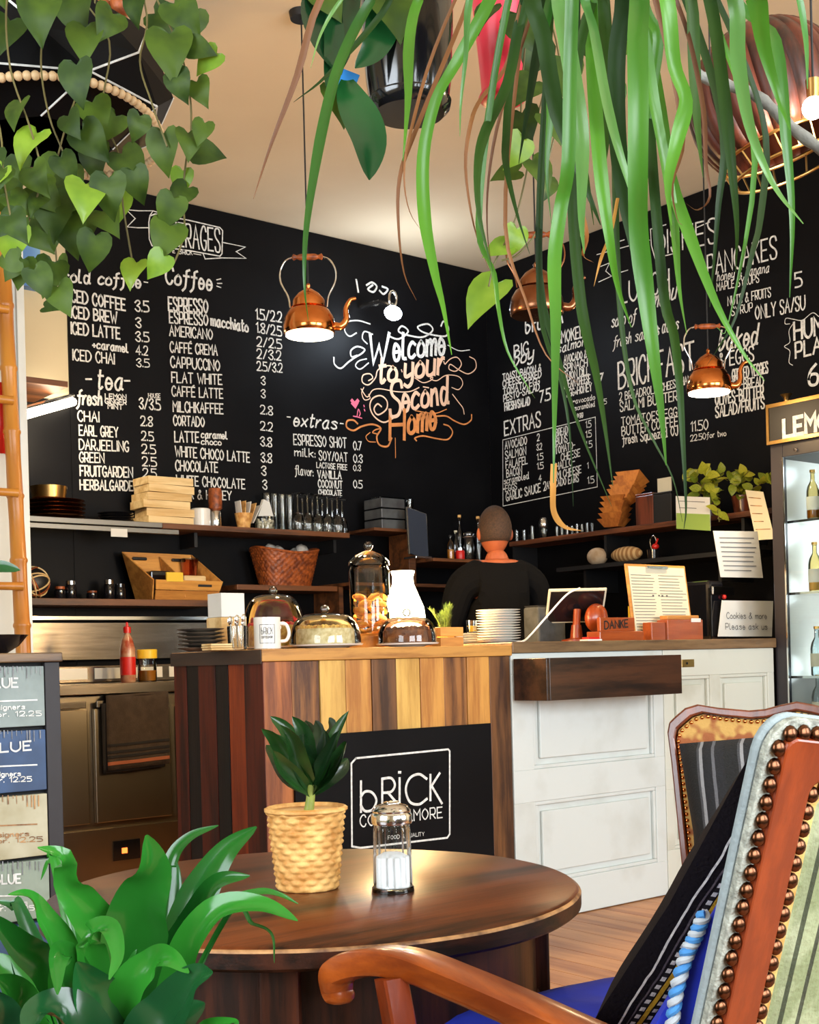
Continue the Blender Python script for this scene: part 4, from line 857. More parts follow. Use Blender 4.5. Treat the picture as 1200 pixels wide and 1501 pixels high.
MB().box((-.265, -.22, .441), (.265, .285, .50)).build('seat', 'sage', ch, world=False, bevel=.02)
# blue seat cushion
cu_ = thing('seat_cushion', 'bright blue seat cushion on the nearest armchair', 'cushion', Mw @ Vector((0, .03, .501)), rz_)
mb = MB(); n = 20
for s_ in (1, -1):
    k = len(mb.v)
    for i in range(n+1):
        for j in range(n+1):
            u, v = 2*i/n-1, 2*j/n-1; e = max(0, (1-u**6)*(1-v**6))**.5
            mb.v.append(Vector((u*.262, v*.255, .045+s_*(.043*e)+(.006*math.sin(5*u+8*v)*e if s_ > 0 else 0))))
    for i in range(n):
        for j in range(n):
            f = [k+i*(n+1)+j, k+(i+1)*(n+1)+j, k+(i+1)*(n+1)+j+1, k+i*(n+1)+j+1]; mb.f.append(f if s_ > 0 else f[::-1])
mb.build('cover', 'blue_cloth', cu_, world=False, smooth=2)
mb = MB(); lp = [Vector((u*.262, v*.255, .047)) for u, v in [(-1, -1), (1, -1), (1, 1), (-1, 1), (-1, -1)]]; mb.tube(lp, .004, 6); mb.build('piping', 'blue_cloth', cu_, world=False, smooth=True)
# black embroidered cushion standing against the back
pc = thing('cushion', 'black knitted cushion with white and yellow stitched stripes leaning on the nearest armchair back', 'cushion', Mw @ Vector((-.015, -.07, .86)), rot=(0, 0, 0))
pc.matrix_basis = Mw @ Matrix.Translation((.025, -.232, .785)) @ Matrix.Rotation(math.radians(34), 4, 'X') @ Matrix.Rotation(math.radians(7), 4, 'Y')
def stitched(name):
    m, nt, b = nm(name); N = nt.nodes.new; L = nt.links.new
    tc = N('ShaderNodeTexCoord'); sp = N('ShaderNodeSeparateXYZ'); nz = N('ShaderNodeTexNoise'); nz.inputs['Scale'].default_value = 18; L(tc.outputs['Object'], nz.inputs[0])
    sc_ = N('ShaderNodeVectorMath'); sc_.operation = 'SCALE'; sc_.inputs['Scale'].default_value = .006; L(nz.outputs['Color'], sc_.inputs[0]); ad = N('ShaderNodeVectorMath'); L(tc.outputs['Object'], ad.inputs[0]); L(sc_.outputs[0], ad.inputs[1]); L(ad.outputs[0], sp.inputs[0])
    def ramp(src, cols, div, off=0):
        d = N('ShaderNodeMath'); d.operation = 'MULTIPLY_ADD'; d.inputs[1].default_value = 1/div; d.inputs[2].default_value = off; L(src, d.inputs[0]); f = N('ShaderNodeMath'); f.operation = 'FRACT'; L(d.outputs[0], f.inputs[0])
        r = N('ShaderNodeValToRGB'); r.color_ramp.interpolation = 'CONSTANT'; e = r.color_ramp.elements; e[0].position = cols[0][0]; e[0].color = rgba(cols[0][1]); e[1].position = cols[1][0]; e[1].color = rgba(cols[1][1])
        for p_, c_ in cols[2:]: q = e.new(p_); q.color = rgba(c_)
        L(f.outputs[0], r.inputs[0]); return r.outputs[0]
    k = (.008, .006, .008); w = (.65, .62, .58); y = (.62, .36, .03); g = (.10, .08, .09)
    cm = N('ShaderNodeMath'); cm.operation = 'MULTIPLY_ADD'; cm.inputs[1].default_value = -.35; L(sp.outputs[1], cm.inputs[0]); L(sp.outputs[0], cm.inputs[2]); C0 = cm.outputs[0]
    base = ramp(C0, [(0, k), (.20, w), (.225, k), (.29, g), (.31, k), (.43, y), (.50, k), (.62, w), (.635, k), (.74, (.35, .30, .12)), (.76, k), (.88, g), (.9, k)], .10, 3.40)
    dash = ramp(sp.outputs[2], [(0, (1, 1, 1)), (.5, (.02, .02, .02))], .0125)
    stitch = ramp(C0, [(0, (0, 0, 0)), (.34, (1, 1, 1)), (.41, (0, 0, 0)), (.52, (1, 1, 1)), (.58, (0, 0, 0)), (.66, (.8, .8, .8)), (.70, (0, 0, 0))], .10, 3.40)
    mu = N('ShaderNodeMix'); mu.data_type = 'RGBA'; mu.blend_type = 'MULTIPLY'; mu.inputs[0].default_value = 1; L(stitch, mu.inputs[6]); L(dash, mu.inputs[7])
    mx = N('ShaderNodeMix'); mx.data_type = 'RGBA'; mx.inputs[7].default_value = rgba(w); L(mu.outputs[2], mx.inputs[0]); L(base, mx.inputs[6]); L(mx.outputs[2], b.inputs['Base Color'])
    b.inputs['Roughness'].default_value = .95; b.inputs['Specular IOR Level'].default_value = .1
    n2 = N('ShaderNodeTexNoise'); n2.inputs['Scale'].default_value = 220; L(tc.outputs['Object'], n2.inputs[0]); bp = N('ShaderNodeBump'); bp.inputs['Strength'].default_value = .6; bp.inputs['Distance'].default_value = .003; L(n2.outputs['Fac'], bp.inputs['Height']); L(bp.outputs[0], b.inputs['Normal'])
    return m
pillow(.50, .44, .085).build('cover', stitched('stitched_knit'), pc, world=False, smooth=2)
# twisted light blue cord
rp = thing('twisted_cord', 'light blue and white twisted cord hanging beside the nearest armchair back', 'cord', Mw @ Vector((-HW-.02, -.10, .55)))
path = cat_rom([P(1032, 1338, 1.27), P(1020, 1370, 1.275), P(1006, 1400, 1.28), P(992, 1450, 1.285), P(985, 1500, 1.29), P(978, 1560, 1.295)], 14)
for k_, (m_, ph) in enumerate([('sky', 0), ('wh', math.pi)]):
    pts = []
    for i, p in enumerate(path):
        t = (path[min(i+1, len(path)-1)]-path[max(i-1, 0)]).normalized(); a = t.orthogonal().normalized(); bb = t.cross(a); an = i*.75+ph
        pts.append(p+(a*math.cos(an)+bb*math.sin(an))*.0045*(1-.4*abs(i/len(path)-.4)))
    MB().tube(pts, .0042, 7).build('strand', mat('cord_'+m_, (.06, .26, .62) if k_ == 0 else (.45, .50, .55), .85), rp, smooth=True)
# blue cushion between
p2 = thing('cushion', 'dark blue cushion wedged behind the black knitted cushion', 'cushion', (0, 0, 0))
p2.matrix_basis = Mw @ Matrix.Translation((-.03, -.300, .700)) @ Matrix.Rotation(math.radians(25), 4, 'X') @ Matrix.Rotation(math.radians(14), 4, 'Y')
pillow(.50, .31, .075).build('cover', 'blue_cloth', p2, world=False, smooth=2)

# ---- far armchair
fz = (RT*(-.42)+FW*(-.90)).normalized(); rz2 = math.atan2(fz.y, fz.x)-math.pi/2
tl = P(982, 1052, 2.76); Rz2 = Matrix.Rotation(rz2, 3, 'Z')
c2o = tl-Rz2 @ Vector((.27, -.30, 0)); c2 = thing('armchair', 'mahogany armchair with gold damask back beyond the nearest armchair', 'chair', (c2o.x, c2o.y, 0), rz2)
FB = Matrix.Translation((0, -.24, .42)) @ Matrix.Rotation(math.radians(7), 4, 'X'); H2 = tl.z-.42
def camel(hw, z0, z1, s=1.0):
    pts = [(-hw*.80, z0), (hw*.80, z0), (hw*.97, z1-.09), (hw, z1-.03), (hw*.985, z1-.008), (hw*.93, z1+.006), (hw*.86, z1+.022), (hw*.76, z1+.030)]
    for i in range(1, 12): u = 1-2*i/12; pts.append((hw*.72*u, z1+.022+.012*math.cos(u*6)*(1-abs(u))))
    return pts+[(-x, y) for x, y in [(hw*.76, z1+.030), (hw*.86, z1+.022), (hw*.93, z1+.006), (hw*.985, z1-.008), (hw, z1-.03), (hw*.97, z1-.09)]]
o1 = camel(.27, 0, H2); ctr = Vector((0, H2*.5))
def shrink(o, d):
    hw = .27; out = []
    for x, y in o: out.append((x*(1-d/hw), ctr.y+(y-ctr.y)*(1-d/(H2*.5))))
    return out
MB().prism(o1, -.012, .020, xz(FB)).build('back_shell', 'mahog', c2, world=False, bevel=.004)
ring(o1, shrink(o1, .017), -.034, -.0125, xz(FB)).build('back_frame', 'mahog_red', c2, world=False, bevel=.004)
MB().prism(shrink(o1, .018), -.026, -.0125, xz(FB)).build('back_panel', 'damask', c2, world=False, bevel=.004)
sb_ = None
for p in along(shrink(o1, .023), .013):
    if p.y < H2*.45: continue
    if sb_ is None: sb_ = MB().ball((0, 0, 0), .0045, 8, 5).build('stud', 'copper', c2, world=False, smooth=2); s_ = sb_
    else: s_ = sb_.copy(); COL.objects.link(s_)
    s_.location = FB @ Vector((p.x, .027, p.y))
for sx in (1, -1):
    MB().tube([Vector((.24*sx, .22, .38)), Vector((.24*sx, .24, .002))], [.024, .014], 8).build('leg', 'mahog', c2, world=False, smooth=True)
    MB().tube([Vector((.21*sx, -.23, .42)), Vector((.22*sx, -.30, .002))], [.022, .014], 8).build('leg', 'mahog', c2, world=False, smooth=True)
MB().box((-.26, -.23, .36), (.26, .26, .47)).build('seat', 'damask', c2, world=False, bevel=.02)
p3 = thing('cushion', 'black and grey striped cushion on the far mahogany armchair', 'cushion', (0, 0, 0))
pp = Mw  # placed in the far chair's frame
p3.matrix_basis = wm(c2) @ Matrix.Translation((.03, -.185, .735)) @ Matrix.Rotation(math.radians(14), 4, 'X') @ Matrix.Rotation(math.radians(8), 4, 'Y')
pillow(.36, .38, .11).build('cover', stripes('black_grey_stripe', [(0, (.012, .012, .014)), (.22, (.10, .10, .11)), (.30, (.010, .010, .012)), (.52, (.24, .24, .25)), (.6, (.05, .05, .055)), (.66, (.010, .010, .010))], 'x', .085, .95, .003, .6), p3, world=False, smooth=2)

# ---- bamboo ladder leaning on the short wall, bowl on the cabinet
lad = thing('bamboo_ladder', 'yellow bamboo ladder leaning on the white wall at the left edge', 'ladder', (atY(30, 900, 4.7).x, 4.6, 0))
top = atY(0, 300, 4.86); midp = atY(17, 640, 4.78); low = atY(33, 930, 4.70); dirv = (low-top).normalized(); foot = top+dirv*((.003-top.z)/dirv.z)
upp = top-dirv*.35
def bamboo(p, q, r):
    mb = MB(); n = int((q-p).length/.24); pts = []; rr = []
    for i in range(n+1):
        for dt, k in ((-.012, 1), (-.004, 1.13), (.004, 1.13), (.012, 1), (.5/ max(n, 1)*.0+.1, .95)):
            t = i/n+(dt/((q-p).length)); 
            if 0 <= t <= 1: pts.append((t, k))
    pts.sort(); pp_ = [p+(q-p)*t for t, k in pts]; return mb.tube(pp_, [r*k for t, k in pts], 12)
bamboo(upp, foot, .030).build('rail', 'bamboo', lad, smooth=True)
off = Vector((-.36, 0, 0)); bamboo(upp+off, foot+off, .030).build('rail', 'bamboo', lad, smooth=True)
for py in (330, 455, 590, 726, 862, 1010):
    c = atY(17, py, 4.79); t_ = (c.z-foot.z)/(upp.z-foot.z); c = foot+(upp-foot)*t_+Vector((.02, -.012, 0))
    bamboo(c+Vector((-.42, -.02, 0)), c+Vector((-.02, -.02, 0)), .016).build('rung', 'bamboo', lad, smooth=True)
rc = thing('red_cloth', 'red cloth hanging behind the bamboo ladder rung', 'cloth', atY(-6, 690, 4.84))
q0, q1 = atY(-40, 660, 4.84), atY(9, 560, 4.84)
mb = MB()
for i in range(13):
    for j in range(2): mb.v.append(Vector((q0.x+(q1.x-q0.x)*i/12, 4.86+.008*math.sin(i*1.6), [q0.z, q1.z][j])))
mb.f = [[2*i, 2*i+2, 2*i+3, 2*i+1] for i in range(12)]; mb.build('cloth', 'red', rc, smooth=True, solid=.004)
bwl = atY(5, 957, CY+.2); b_z = ctop
bo = thing('bowl', 'black bowl standing on the painted drawer cabinet', 'bowl', (bwl.x-.04, CY+.2, b_z+.0005))
MB().lathe([(.045, 0), (.05, .004), (.078, .022), (.098, .046), (.103, .050), (.094, .047), (.07, .022), (.0001, .010)], 32).build('shell', 'black_gloss', bo, world=False, smooth=True)
# ================================================================= things on counters and shelves
def on(px, py, Y, z): v = atY(px, py, Y); return Vector((v.x, Y, z))
def lathe_thing(name, label, cat, loc, parts, group=None, n=24, rz=0):
    t = thing(name, label, cat, loc, rz, group)
    for (pn, prof, m) in parts: MB().lathe(prof, n).build(pn, m, t, world=False, smooth=True)
    return t
CT = CTZ+.0006
# table: basket planter and sugar shaker
bl = atZ(450, 1290, TZ); bl = W((448-600)/F*2.02-.008, 2.045); 
bp0 = thing('basket_planter', 'woven straw basket planter on the round table', 'planter', (bl.x, bl.y, TZ+.0006))
BHt = .126
def weave(a, z):
    row = int(z/.0098); st = math.sin(a*13+math.pi*(row % 2)); rr = math.sin((z/.0098 % 1)*math.pi)
    return 1+.07*abs(rr)*(.5+.5*st)-.035
pr = [(.050, 0)]+[(.050+.0135*(i/72), BHt*i/72) for i in range(73)]
MB().lathe(pr[1:], 156, wob=weave).build('woven_wall', 'straw', bp0, world=False, smooth=2)
MB().lathe([(.0635, BHt-.003), (.067, BHt), (.0665, BHt+.004), (.062, BHt+.006), (.058, BHt+.002), (.056, BHt-.02)], 60, wob=lambda a, z: 1+.012*math.sin(a*40+z*300)).build('rim', 'straw', bp0, world=False, smooth=True)
MB().lathe([(.0001, BHt-.016), (.0555, BHt-.016), (.0572, BHt-.002), (.0555, BHt-.001)], 40).build('liner', 'pot_white', bp0, world=False, smooth=True)
MB().lathe([(.020, BHt-.0155), (.012, BHt-.010), (.0001, BHt-.009)], 16).build('soil', 'soil', bp0, world=False)
sp_ = thing('potted_plant', 'small dark green cane plant growing in the straw basket planter', 'plant', (bl.x, bl.y, TZ+BHt-.009))
def D(px, py, d): return P(px, py, d)
dd = dep(bl); 
MB().tube([D(452, 1193, dd), D(455, 1170, dd), D(456, 1150, dd)], [.0085, .0072, .0078], 10).build('cane', 'green_stem', sp_, smooth=True)
lf = [((455,1160),(430,1125),(405,1085),(383,1068),-.03,.030), ((455,1160),(440,1110),(420,1070),(396,1050),.02,.030), ((456,1155),(450,1110),(445,1075),(428,1050),-.02,.034), ((456,1155),(462,1110),(470,1075),(462,1056),.03,.032),
      ((457,1160),(480,1120),(492,1080),(511,1042),.01,.028), ((457,1160),(488,1130),(505,1100),(508,1088),-.03,.034), ((456,1160),(425,1140),(405,1110),(390,1092),.04,.030), ((456,1150),(475,1100),(490,1068),(482,1052),.05,.028),
      ((457,1162),(480,1140),(500,1125),(510,1112),.03,.030), ((456,1158),(440,1120),(430,1090),(410,1062),-.05,.030), ((456,1150),(458,1110),(455,1080),(448,1056),.05,.032), ((455,1162),(432,1142),(412,1122),(400,1100),-.05,.030), ((457,1158),(470,1130),(484,1105),(498,1070),-.05,.03),
      ((455,1160),(440,1130),(418,1100),(402,1075),0,.034), ((457,1160),(472,1128),(478,1096),(476,1070),0,.034)]
for (a, b, c, d_, dz, w_) in lf:
    pts = [D(*a, dd), D(*b, dd+dz*.5), D(*c, dd+dz), D(*d_, dd+dz*1.6)]
    leaf_strip(pts, w_, -FW+RT*random.uniform(-.7, .7)+UP*.3, .5, 14, twist=random.uniform(-.5, .5)).build('leaf', 'small_drac', sp_, smooth=2)
ss = W((574-600)/F*2.0-.007, 2.0); sh = thing('sugar_shaker', 'fluted glass sugar shaker with chrome lid on the round table', 'shaker', (ss.x, ss.y, TZ+.0006))
flute = lambda a, z: 1+(.035*math.cos(a*16) if .010 < z < .100 else 0)
gz = [.004+.004*i for i in range(26)]
MB().lathe([(.030, 0), (.032, .003)]+[(.0305-.002*(z/.1), z+.004) for z in gz], 96, wob=flute).build('glass_body', 'glass_rim', sh, world=False, smooth=2)
MB().lathe([(.0335, 0), (.0335, .006), (.0315, .008)], 48).build('glass_foot', 'glass_rim', sh, world=False, smooth=True)
MB().lathe([(.0265, .006), (.0268, .05), (.0262, .054), (.015, .060), (.0001, .057)], 40).build('sugar', 'sugar', sh, world=False, smooth=True)
MB().lathe([(.0315, .106), (.0325, .108), (.0325, .120), (.030, .124), (.031, .127), (.026, .134), (.012, .138), (.0001, .138)], 48).build('lid', 'chrome', sh, world=False, smooth=True)
MB().box((-.012, -.006, .1385), (.012, .006, .141)).build('flap', 'chrome', sh, world=False, bevel=.001)

# ---- bar counter, front row
def jarglass(t, prof, n=40, name='glass_body', m='glass_rim'): return MB().lathe(prof, n).build(name, m, t, world=False, smooth=True)
def dome(name, label, px, py, Y, R, H, cake, cm, knob='knob', plate=True):
    p = on(px, py, Y, CT); t = thing(name, label, 'cake dome', p)
    MB().lathe([(R*.55, 0), (R*.6, .004), (R*1.02, .010), (R*1.06, .016), (R*1.0, .013), (.0001, .012)], 48).build('plate', 'white_china', t, world=False, smooth=True)
    prof = [(R*.98, .016), (R, .02)]+[(R*(1-.0*k)*math.cos(k*math.pi/2)**.45 if k < 1 else .0001, .02+H*(math.sin(k*math.pi/2)**1.0)) for k in [i/14 for i in range(15)]]
    MB().lathe(prof, 48).build('glass_cover', 'glass_rim', t, world=False, smooth=True)
    MB().ball((0, 0, .02+H+.016), .017, 14, 9).build('glass_knob', 'glass_rim', t, world=False, smooth=True); MB().lathe([(.011, .016+H), (.008, .02+H+.006)], 12).build('knob_neck', 'glass_rim', t, world=False, smooth=True)
    c = thing('cake', cake, 'cake', p+Vector((0, 0, .0135)))
    cr_, ch_ = R*.8, min(H*.55, .085)
    MB().lathe([(cr_, 0), (cr_*1.01, ch_*.1), (cr_, ch_*.93), (cr_*.96, ch_), (.0001, ch_*1.02)], 48, wob=lambda a, z: 1+.012*math.sin(9*a)+.01*math.sin(31*a), a0=0, a1=2*math.pi).build('sponge', cm[0], c, world=False, smooth=True)
    mb = MB(); rnd = random.Random(int(px))
    for i in range(70):
        a, r = rnd.uniform(0, 6.28), cr_*math.sqrt(rnd.random())*.95; mb.ball((r*math.cos(a), r*math.sin(a), ch_+.003), rnd.uniform(.006, .013), 6, 4)
    q = mb.build('crumble_topping', cm[1], c, world=False, smooth=True); q['kind'] = 'stuff'
    return t
dome('cake_dome', 'low wide glass dome over the pale crumble cake, front of the bar counter', 477, 945, 3.90, .135, .112, 'pale crumble cake under the low wide glass dome', ('cake_pale', 'cake_yellow'))
dome('cake_dome', 'smaller glass dome over the chocolate cake in front of the glowing lamp', 597, 943, 3.88, .118, .100, 'dark chocolate cake under the smaller glass dome', ('cake_choc', 'cake_choc'))
dome('cake_dome', 'tall glass dome behind the white logo mug', 402, 935, 4.20, .125, .20, 'tall yellow cake under the dome behind the mug', ('cake_yellow', 'red'))
# tall jar
p = on(543, 925, 4.10, CT); R = .082
tj = thing('cookie_jar', 'tall lidded glass jar of yellow cookies on the bar counter', 'jar', p)
MB().lathe([(R*1.05, 0), (R*1.05, .05), (R*.8, .06), (.0001, .06)], 40).build('wooden_base', 'crate', tj, world=False, smooth=True)
MB().lathe([(R*.9, .061), (R, .07), (R, .315), (R*.9, .335)], 40).build('glass_body', 'glass_rim', tj, world=False, smooth=True)
MB().lathe([(R*1.03, .336), (R*1.0, .352), (R*.7, .38), (R*.25, .395), (.012, .40)], 40).build('glass_lid', 'glass_rim', tj, world=False, smooth=True)
MB().ball((0, 0, .417), .019, 14, 9).build('lid_knob', 'glass_rim', tj, world=False, smooth=True)
rnd = random.Random(4); ck = None
cml = MB().lathe([(.024, 0), (.029, .004), (.029, .009), (.022, .014), (.0001, .015)], 16, wob=lambda a, z: 1+.04*math.sin(5*a))
k_ = 0
for lay in range(6):
    for j in range(3):
        a = j*2.1+lay*.9; loc = p+Vector((.042*math.cos(a), .042*math.sin(a), .066+lay*.027+.001*j)); lab = f'yellow round cookie in the tall glass jar, {["lowest","second","third","fourth","fifth","top"][lay]} layer, {["right", "left", "front"][j]} one'
        if ck is None: ck = cml.build('cookie', 'cookie', None, world=False, smooth=True); ck.location = loc; tag(ck, lab, 'cookie', 'cookies in the tall glass jar'); q = ck
        else: q = ck.copy(); COL.objects.link(q); q.location = loc; q['label'] = lab
        q.rotation_euler = (rnd.uniform(.1, .5), rnd.uniform(-.5, .5), a)
# glowing lamp
p = on(592, 915, 4.22, CT); gl = thing('table_lamp', 'glowing white vase shaped lamp on the bar counter', 'lamp', p)
MB().lathe([(.05, 0), (.055, .004), (.055, .03), (.02, .04), (.015, .06)], 24).build('base', 'crate', gl, world=False, smooth=True)
MB().lathe([(.06, .055), (.085, .080), (.094, .12), (.087, .175), (.062, .235), (.046, .275), (.044, .305), (.052, .330)], 32).build('lit_shade', emis('lamp_shade_glow', (1, .82, .52), 12), gl, world=False, smooth=True)
point('table_lamp_light', (p.x, p.y-.02, p.z+.40), 22, (1, .62, .25), .05)
point('table_lamp_light', (p.x-.05, p.y-.17, p.z+.20), 20.0, (1, .66, .3), .04)
# mug
p = on(392, 946, 3.86, CT); mg = thing('mug', 'white mug with black square bRiCK logo on the bar counter corner', 'mug', p, math.atan2(-p.y, -p.x)+math.pi/2)
MR, MH = .048, .115
MB().lathe([(MR*.92, 0), (MR, .004), (MR, MH), (MR*.94, MH), (MR*.92, .01), (.0001, .008)], 40).build('body', 'white_china', mg, world=False, smooth=True)
MB().tube(cat_rom([(MR-.003, 0, .028), (MR+.02, 0, .032), (MR+.030, 0, .058), (MR+.020, 0, .088), (MR-.003, 0, .092)], 6), .006, 8).build('handle', 'white_china', mg, world=False, smooth=True)
def onmug(x, y):   # x -1..1, y 0..1 around the front
    a = -math.pi/2+x*.62; return Vector(((MR+.0012)*math.cos(a), (MR+.0012)*math.sin(a), .022+y*.066))
def mugline(mb, pts, w): 
    q = [onmug(*pt) for pt in pts]; out = []
    for i in range(len(q)-1): out += [pts[i]]
    dense = []
    for i in range(len(pts)-1):
        for k in range(5): t = k/5; dense.append((pts[i][0]*(1-t)+pts[i+1][0]*t, pts[i][1]*(1-t)+pts[i+1][1]*t))
    dense.append(pts[-1])
    for i in range(len(dense)-1):
        a, b = onmug(*dense[i]), onmug(*dense[i+1]); n_ = Vector((a.x+b.x, a.y+b.y, 0)).normalized(); ribbon(mb, [a, b], w, n_, False)
mb = MB(); mugline(mb, [(-.9, 0), (.9, 0), (.9, 1), (-.9, 1), (-.9, 0)], .0018)
def mugtext(mb, txt, x0, x1, y0, h, w):
    gl_ = [glyph(c) for c in txt]; Tt = sum(g[1]+2 for g in gl_)-2; s_ = (x1-x0)/Tt; x = 0
    for st, wd in gl_:
        for q in st: mugline(mb, [(x0+(x+v.x)*s_, y0+v.y/10*h) for v in q], w)
        x += wd+2
mugtext(mb, "bRiCK", -.7, .7, .48, .36, .0018); mugtext(mb, "COFFEE&MORE", -.7, .7, .26, .12, .0011)
mb.build('logo_print', 'ink', mg, world=False)
# spoon glass, napkin box, plates left
p = on(348, 946, 3.88, CT); sg_ = thing('spoon_glass', 'clear tumbler holding teaspoons beside the white mug', 'glass', p)
MB().lathe([(.030, 0), (.033, .003), (.036, .085), (.0345, .085), (.031, .008), (.0001, .006)], 28).build('glass_body', 'glass_rim', sg_, world=False, smooth=True)
for i in range(6):
    a = i*1.05; q = Vector((.016*math.cos(a), .016*math.sin(a), .0)); s0 = p+q+Vector((0, 0, .010)); s1 = p+Vector((.030*math.cos(a), .030*math.sin(a), .115+.004*i))
    t = thing('teaspoon', f'teaspoon standing in the tumbler, {["right", "back right", "back left", "left", "front left", "front right"][i]} one', 'spoon', s0, 0, 'teaspoons in the tumbler')
    MB().tube([s0, s0+(s1-s0)*.7], .0018, 6).build('stem', 'chrome', t, smooth=True); MB().ball((0, 0, 0), .010, 10, 6, (1, .35, 1.5), Matrix.Translation(s0+(s1-s0)*.82)).build('bowl', 'chrome', t, smooth=True)
nb = thing('napkin_box', 'white cube of napkins behind the teaspoon tumbler', 'napkins', on(332, 915, 4.12, CT))
q0 = on(332, 915, 4.12, CT); bx((q0.x-.055, q0.y-.055, CT+.001), (q0.x+.055, q0.y+.055, CT+.125)).build('holder', 'chip', nb, bevel=.004); bx((q0.x-.050, q0.y-.050, CT+.126), (q0.x+.050, q0.y+.050, CT+.215)).build('napkins', 'paper', nb, bevel=.002)
def stack(n, px, py, Y, R, th, lab, group, m='white_china', cat='plate', name='plate', z0=None, jit=.003, sq=False, Xp=None):
    z = CT if z0 is None else z0; p = on(px, py, Y, z) if Xp is None else Vector((atX(px, py, Xp).x, atX(px, py, Xp).y, z)); f = None; rnd = random.Random(px)
    for i in range(n):
        loc = p+Vector((rnd.uniform(-jit, jit), rnd.uniform(-jit, jit), i*th)); L_ = f'{lab}, {ORD[n-1-i]}'+(' one' if n-1-i == 0 else ' from the top')
        if f is None:
            if sq: f = MB().box((-R, -R*.75, 0), (R, R*.75, th*.9)).build(name, m, None, world=False, bevel=th*.3)
            else: f = MB().lathe([(R*.55, 0), (R*.62, th*.25), (R*.97, th*.75), (R, th*.95), (R*.96, th*.97), (R*.6, th*.55), (.0001, th*.5)], 40).build(name, m, None, world=False, smooth=True)
            f.location = loc; tag(f, L_, cat, group)
        else: q = f.copy(); COL.objects.link(q); q.location = loc; q['label'] = L_; q.rotation_euler = (0, 0, rnd.uniform(-.05, .05) if sq else rnd.uniform(0, 6))
    return p+Vector((0, 0, n*th))
M['slate_plate'] = mat('dark_stone_plate', (.05, .042, .035), .3, c2=(.14, .11, .08), scale=20)
stack(6, 296, 943, 4.02, .085, .0135, 'dark stoneware plate at the bar left end', 'dark plates on the bar', 'slate_plate')
stack(3, 318, 950, 3.90, .045, .008, 'wooden coaster beside the dark plates', 'coasters on the bar', 'chip', 'coaster', 'coaster', sq=True)
stack(14, 731, 943, 3.90, .094, .0108, 'white plate in the tall stack on the bar', 'white plates in the tall stack', z0=CT+.0)
cr0 = on(655, 945, 3.88, CT); wcx = thing('wooden_crate', 'small pale wooden crate between chocolate cake and white plates', 'crate', cr0)
def slat_box(t, c, wx, wy, hz, m, slats=3, th=.006):
    for k in range(slats):
        z0 = c.z+.0005+k*hz/slats; z1 = z0+hz/slats-.004
        for (a, b) in [((-wx, -wy), (wx, -wy+th)), ((-wx, wy-th), (wx, wy)), ((-wx, -wy+th), (-wx+th, wy-th)), ((wx-th, -wy+th), (wx, wy-th))]:
            bx((c.x+a[0], c.y+a[1], z0), (c.x+b[0], c.y+b[1], z1)).build('slat', m, t, bevel=.001)
    bx((c.x-wx+th, c.y-wy+th, c.z+.0005), (c.x+wx-th, c.y+wy-th, c.z+.006)).build('base', m, t)
slat_box(wcx, cr0+Vector((-.015, 0, 0)), .060, .05, .08, 'crate', 2)
stack(6, 690, 905, 4.12, .07, .010, 'small white saucer stacked behind the wooden crate', 'saucers on the bar', z0=CT+.0)
p = on(692, 892, 4.12, CT+.0615); jg = thing('juice_glass', 'short glass of orange juice standing on the saucers', 'glass', p)
MB().lathe([(.022, 0), (.026, .003), (.029, .055), (.028, .055), (.024, .006), (.0001, .005)], 24).build('glass_body', 'glass_rim', jg, world=False, smooth=True)
MB().lathe([(.0235, .006), (.026, .03), (.0001, .03)], 24).build('juice', 'yellow', jg, world=False, smooth=True)
# herb plant
p = on(652, 925, 4.10, CT); hb = thing('herb_pot', 'rosemary plant in a small pot behind the wooden crate', 'plant', p)
MB().lathe([(.03, 0), (.042, .07), (.038, .07), (.0001, .06)], 24).build('pot', 'crate', hb, world=False, smooth=True)
rnd = random.Random(9)
for i in range(16):
    a = rnd.uniform(0, 6.28); r = rnd.uniform(.01, .09); tip = Vector((r*math.cos(a), r*math.sin(a), rnd.uniform(.12, .19))); b0 = Vector((.015*math.cos(a), .015*math.sin(a), .062)); path = cat_rom([b0, (b0+tip)/2+Vector((0, 0, .015)), tip], 8)
    mb = MB().tube(path, .0014, 5)
    for k, q in enumerate(path[2:]):
        for s_ in range(4):
            an = k*1.3+s_*1.57; dv_ = Vector((math.cos(an), math.sin(an), .8)).normalized()*.022; sd = dv_.cross(UP).normalized()*.0022; mb.add([q-sd, q+sd, q+dv_], [(0, 1, 2)])
    mb.build('sprig', 'herb', hb, world=False)
# white charging cable
cb = MB().tube(cat_rom([on(838, 872, 4.05, 0)*0+P(850, 862, 5.6), P(830, 872, 5.62), P(800, 905, 5.62), P(778, 930, 5.6), Vector((P(765, 940, 5.5).x, P(765, 940, 5.5).y, WZ+.006)), Vector((P(742, 945, 5.4).x, P(742, 945, 5.4).y, WZ+.006))], 8), .0045, 8).build('charging_cable', 'white_china', None, smooth=True); tag(cb, 'white cable running from the till down to the bar counter', 'cable')

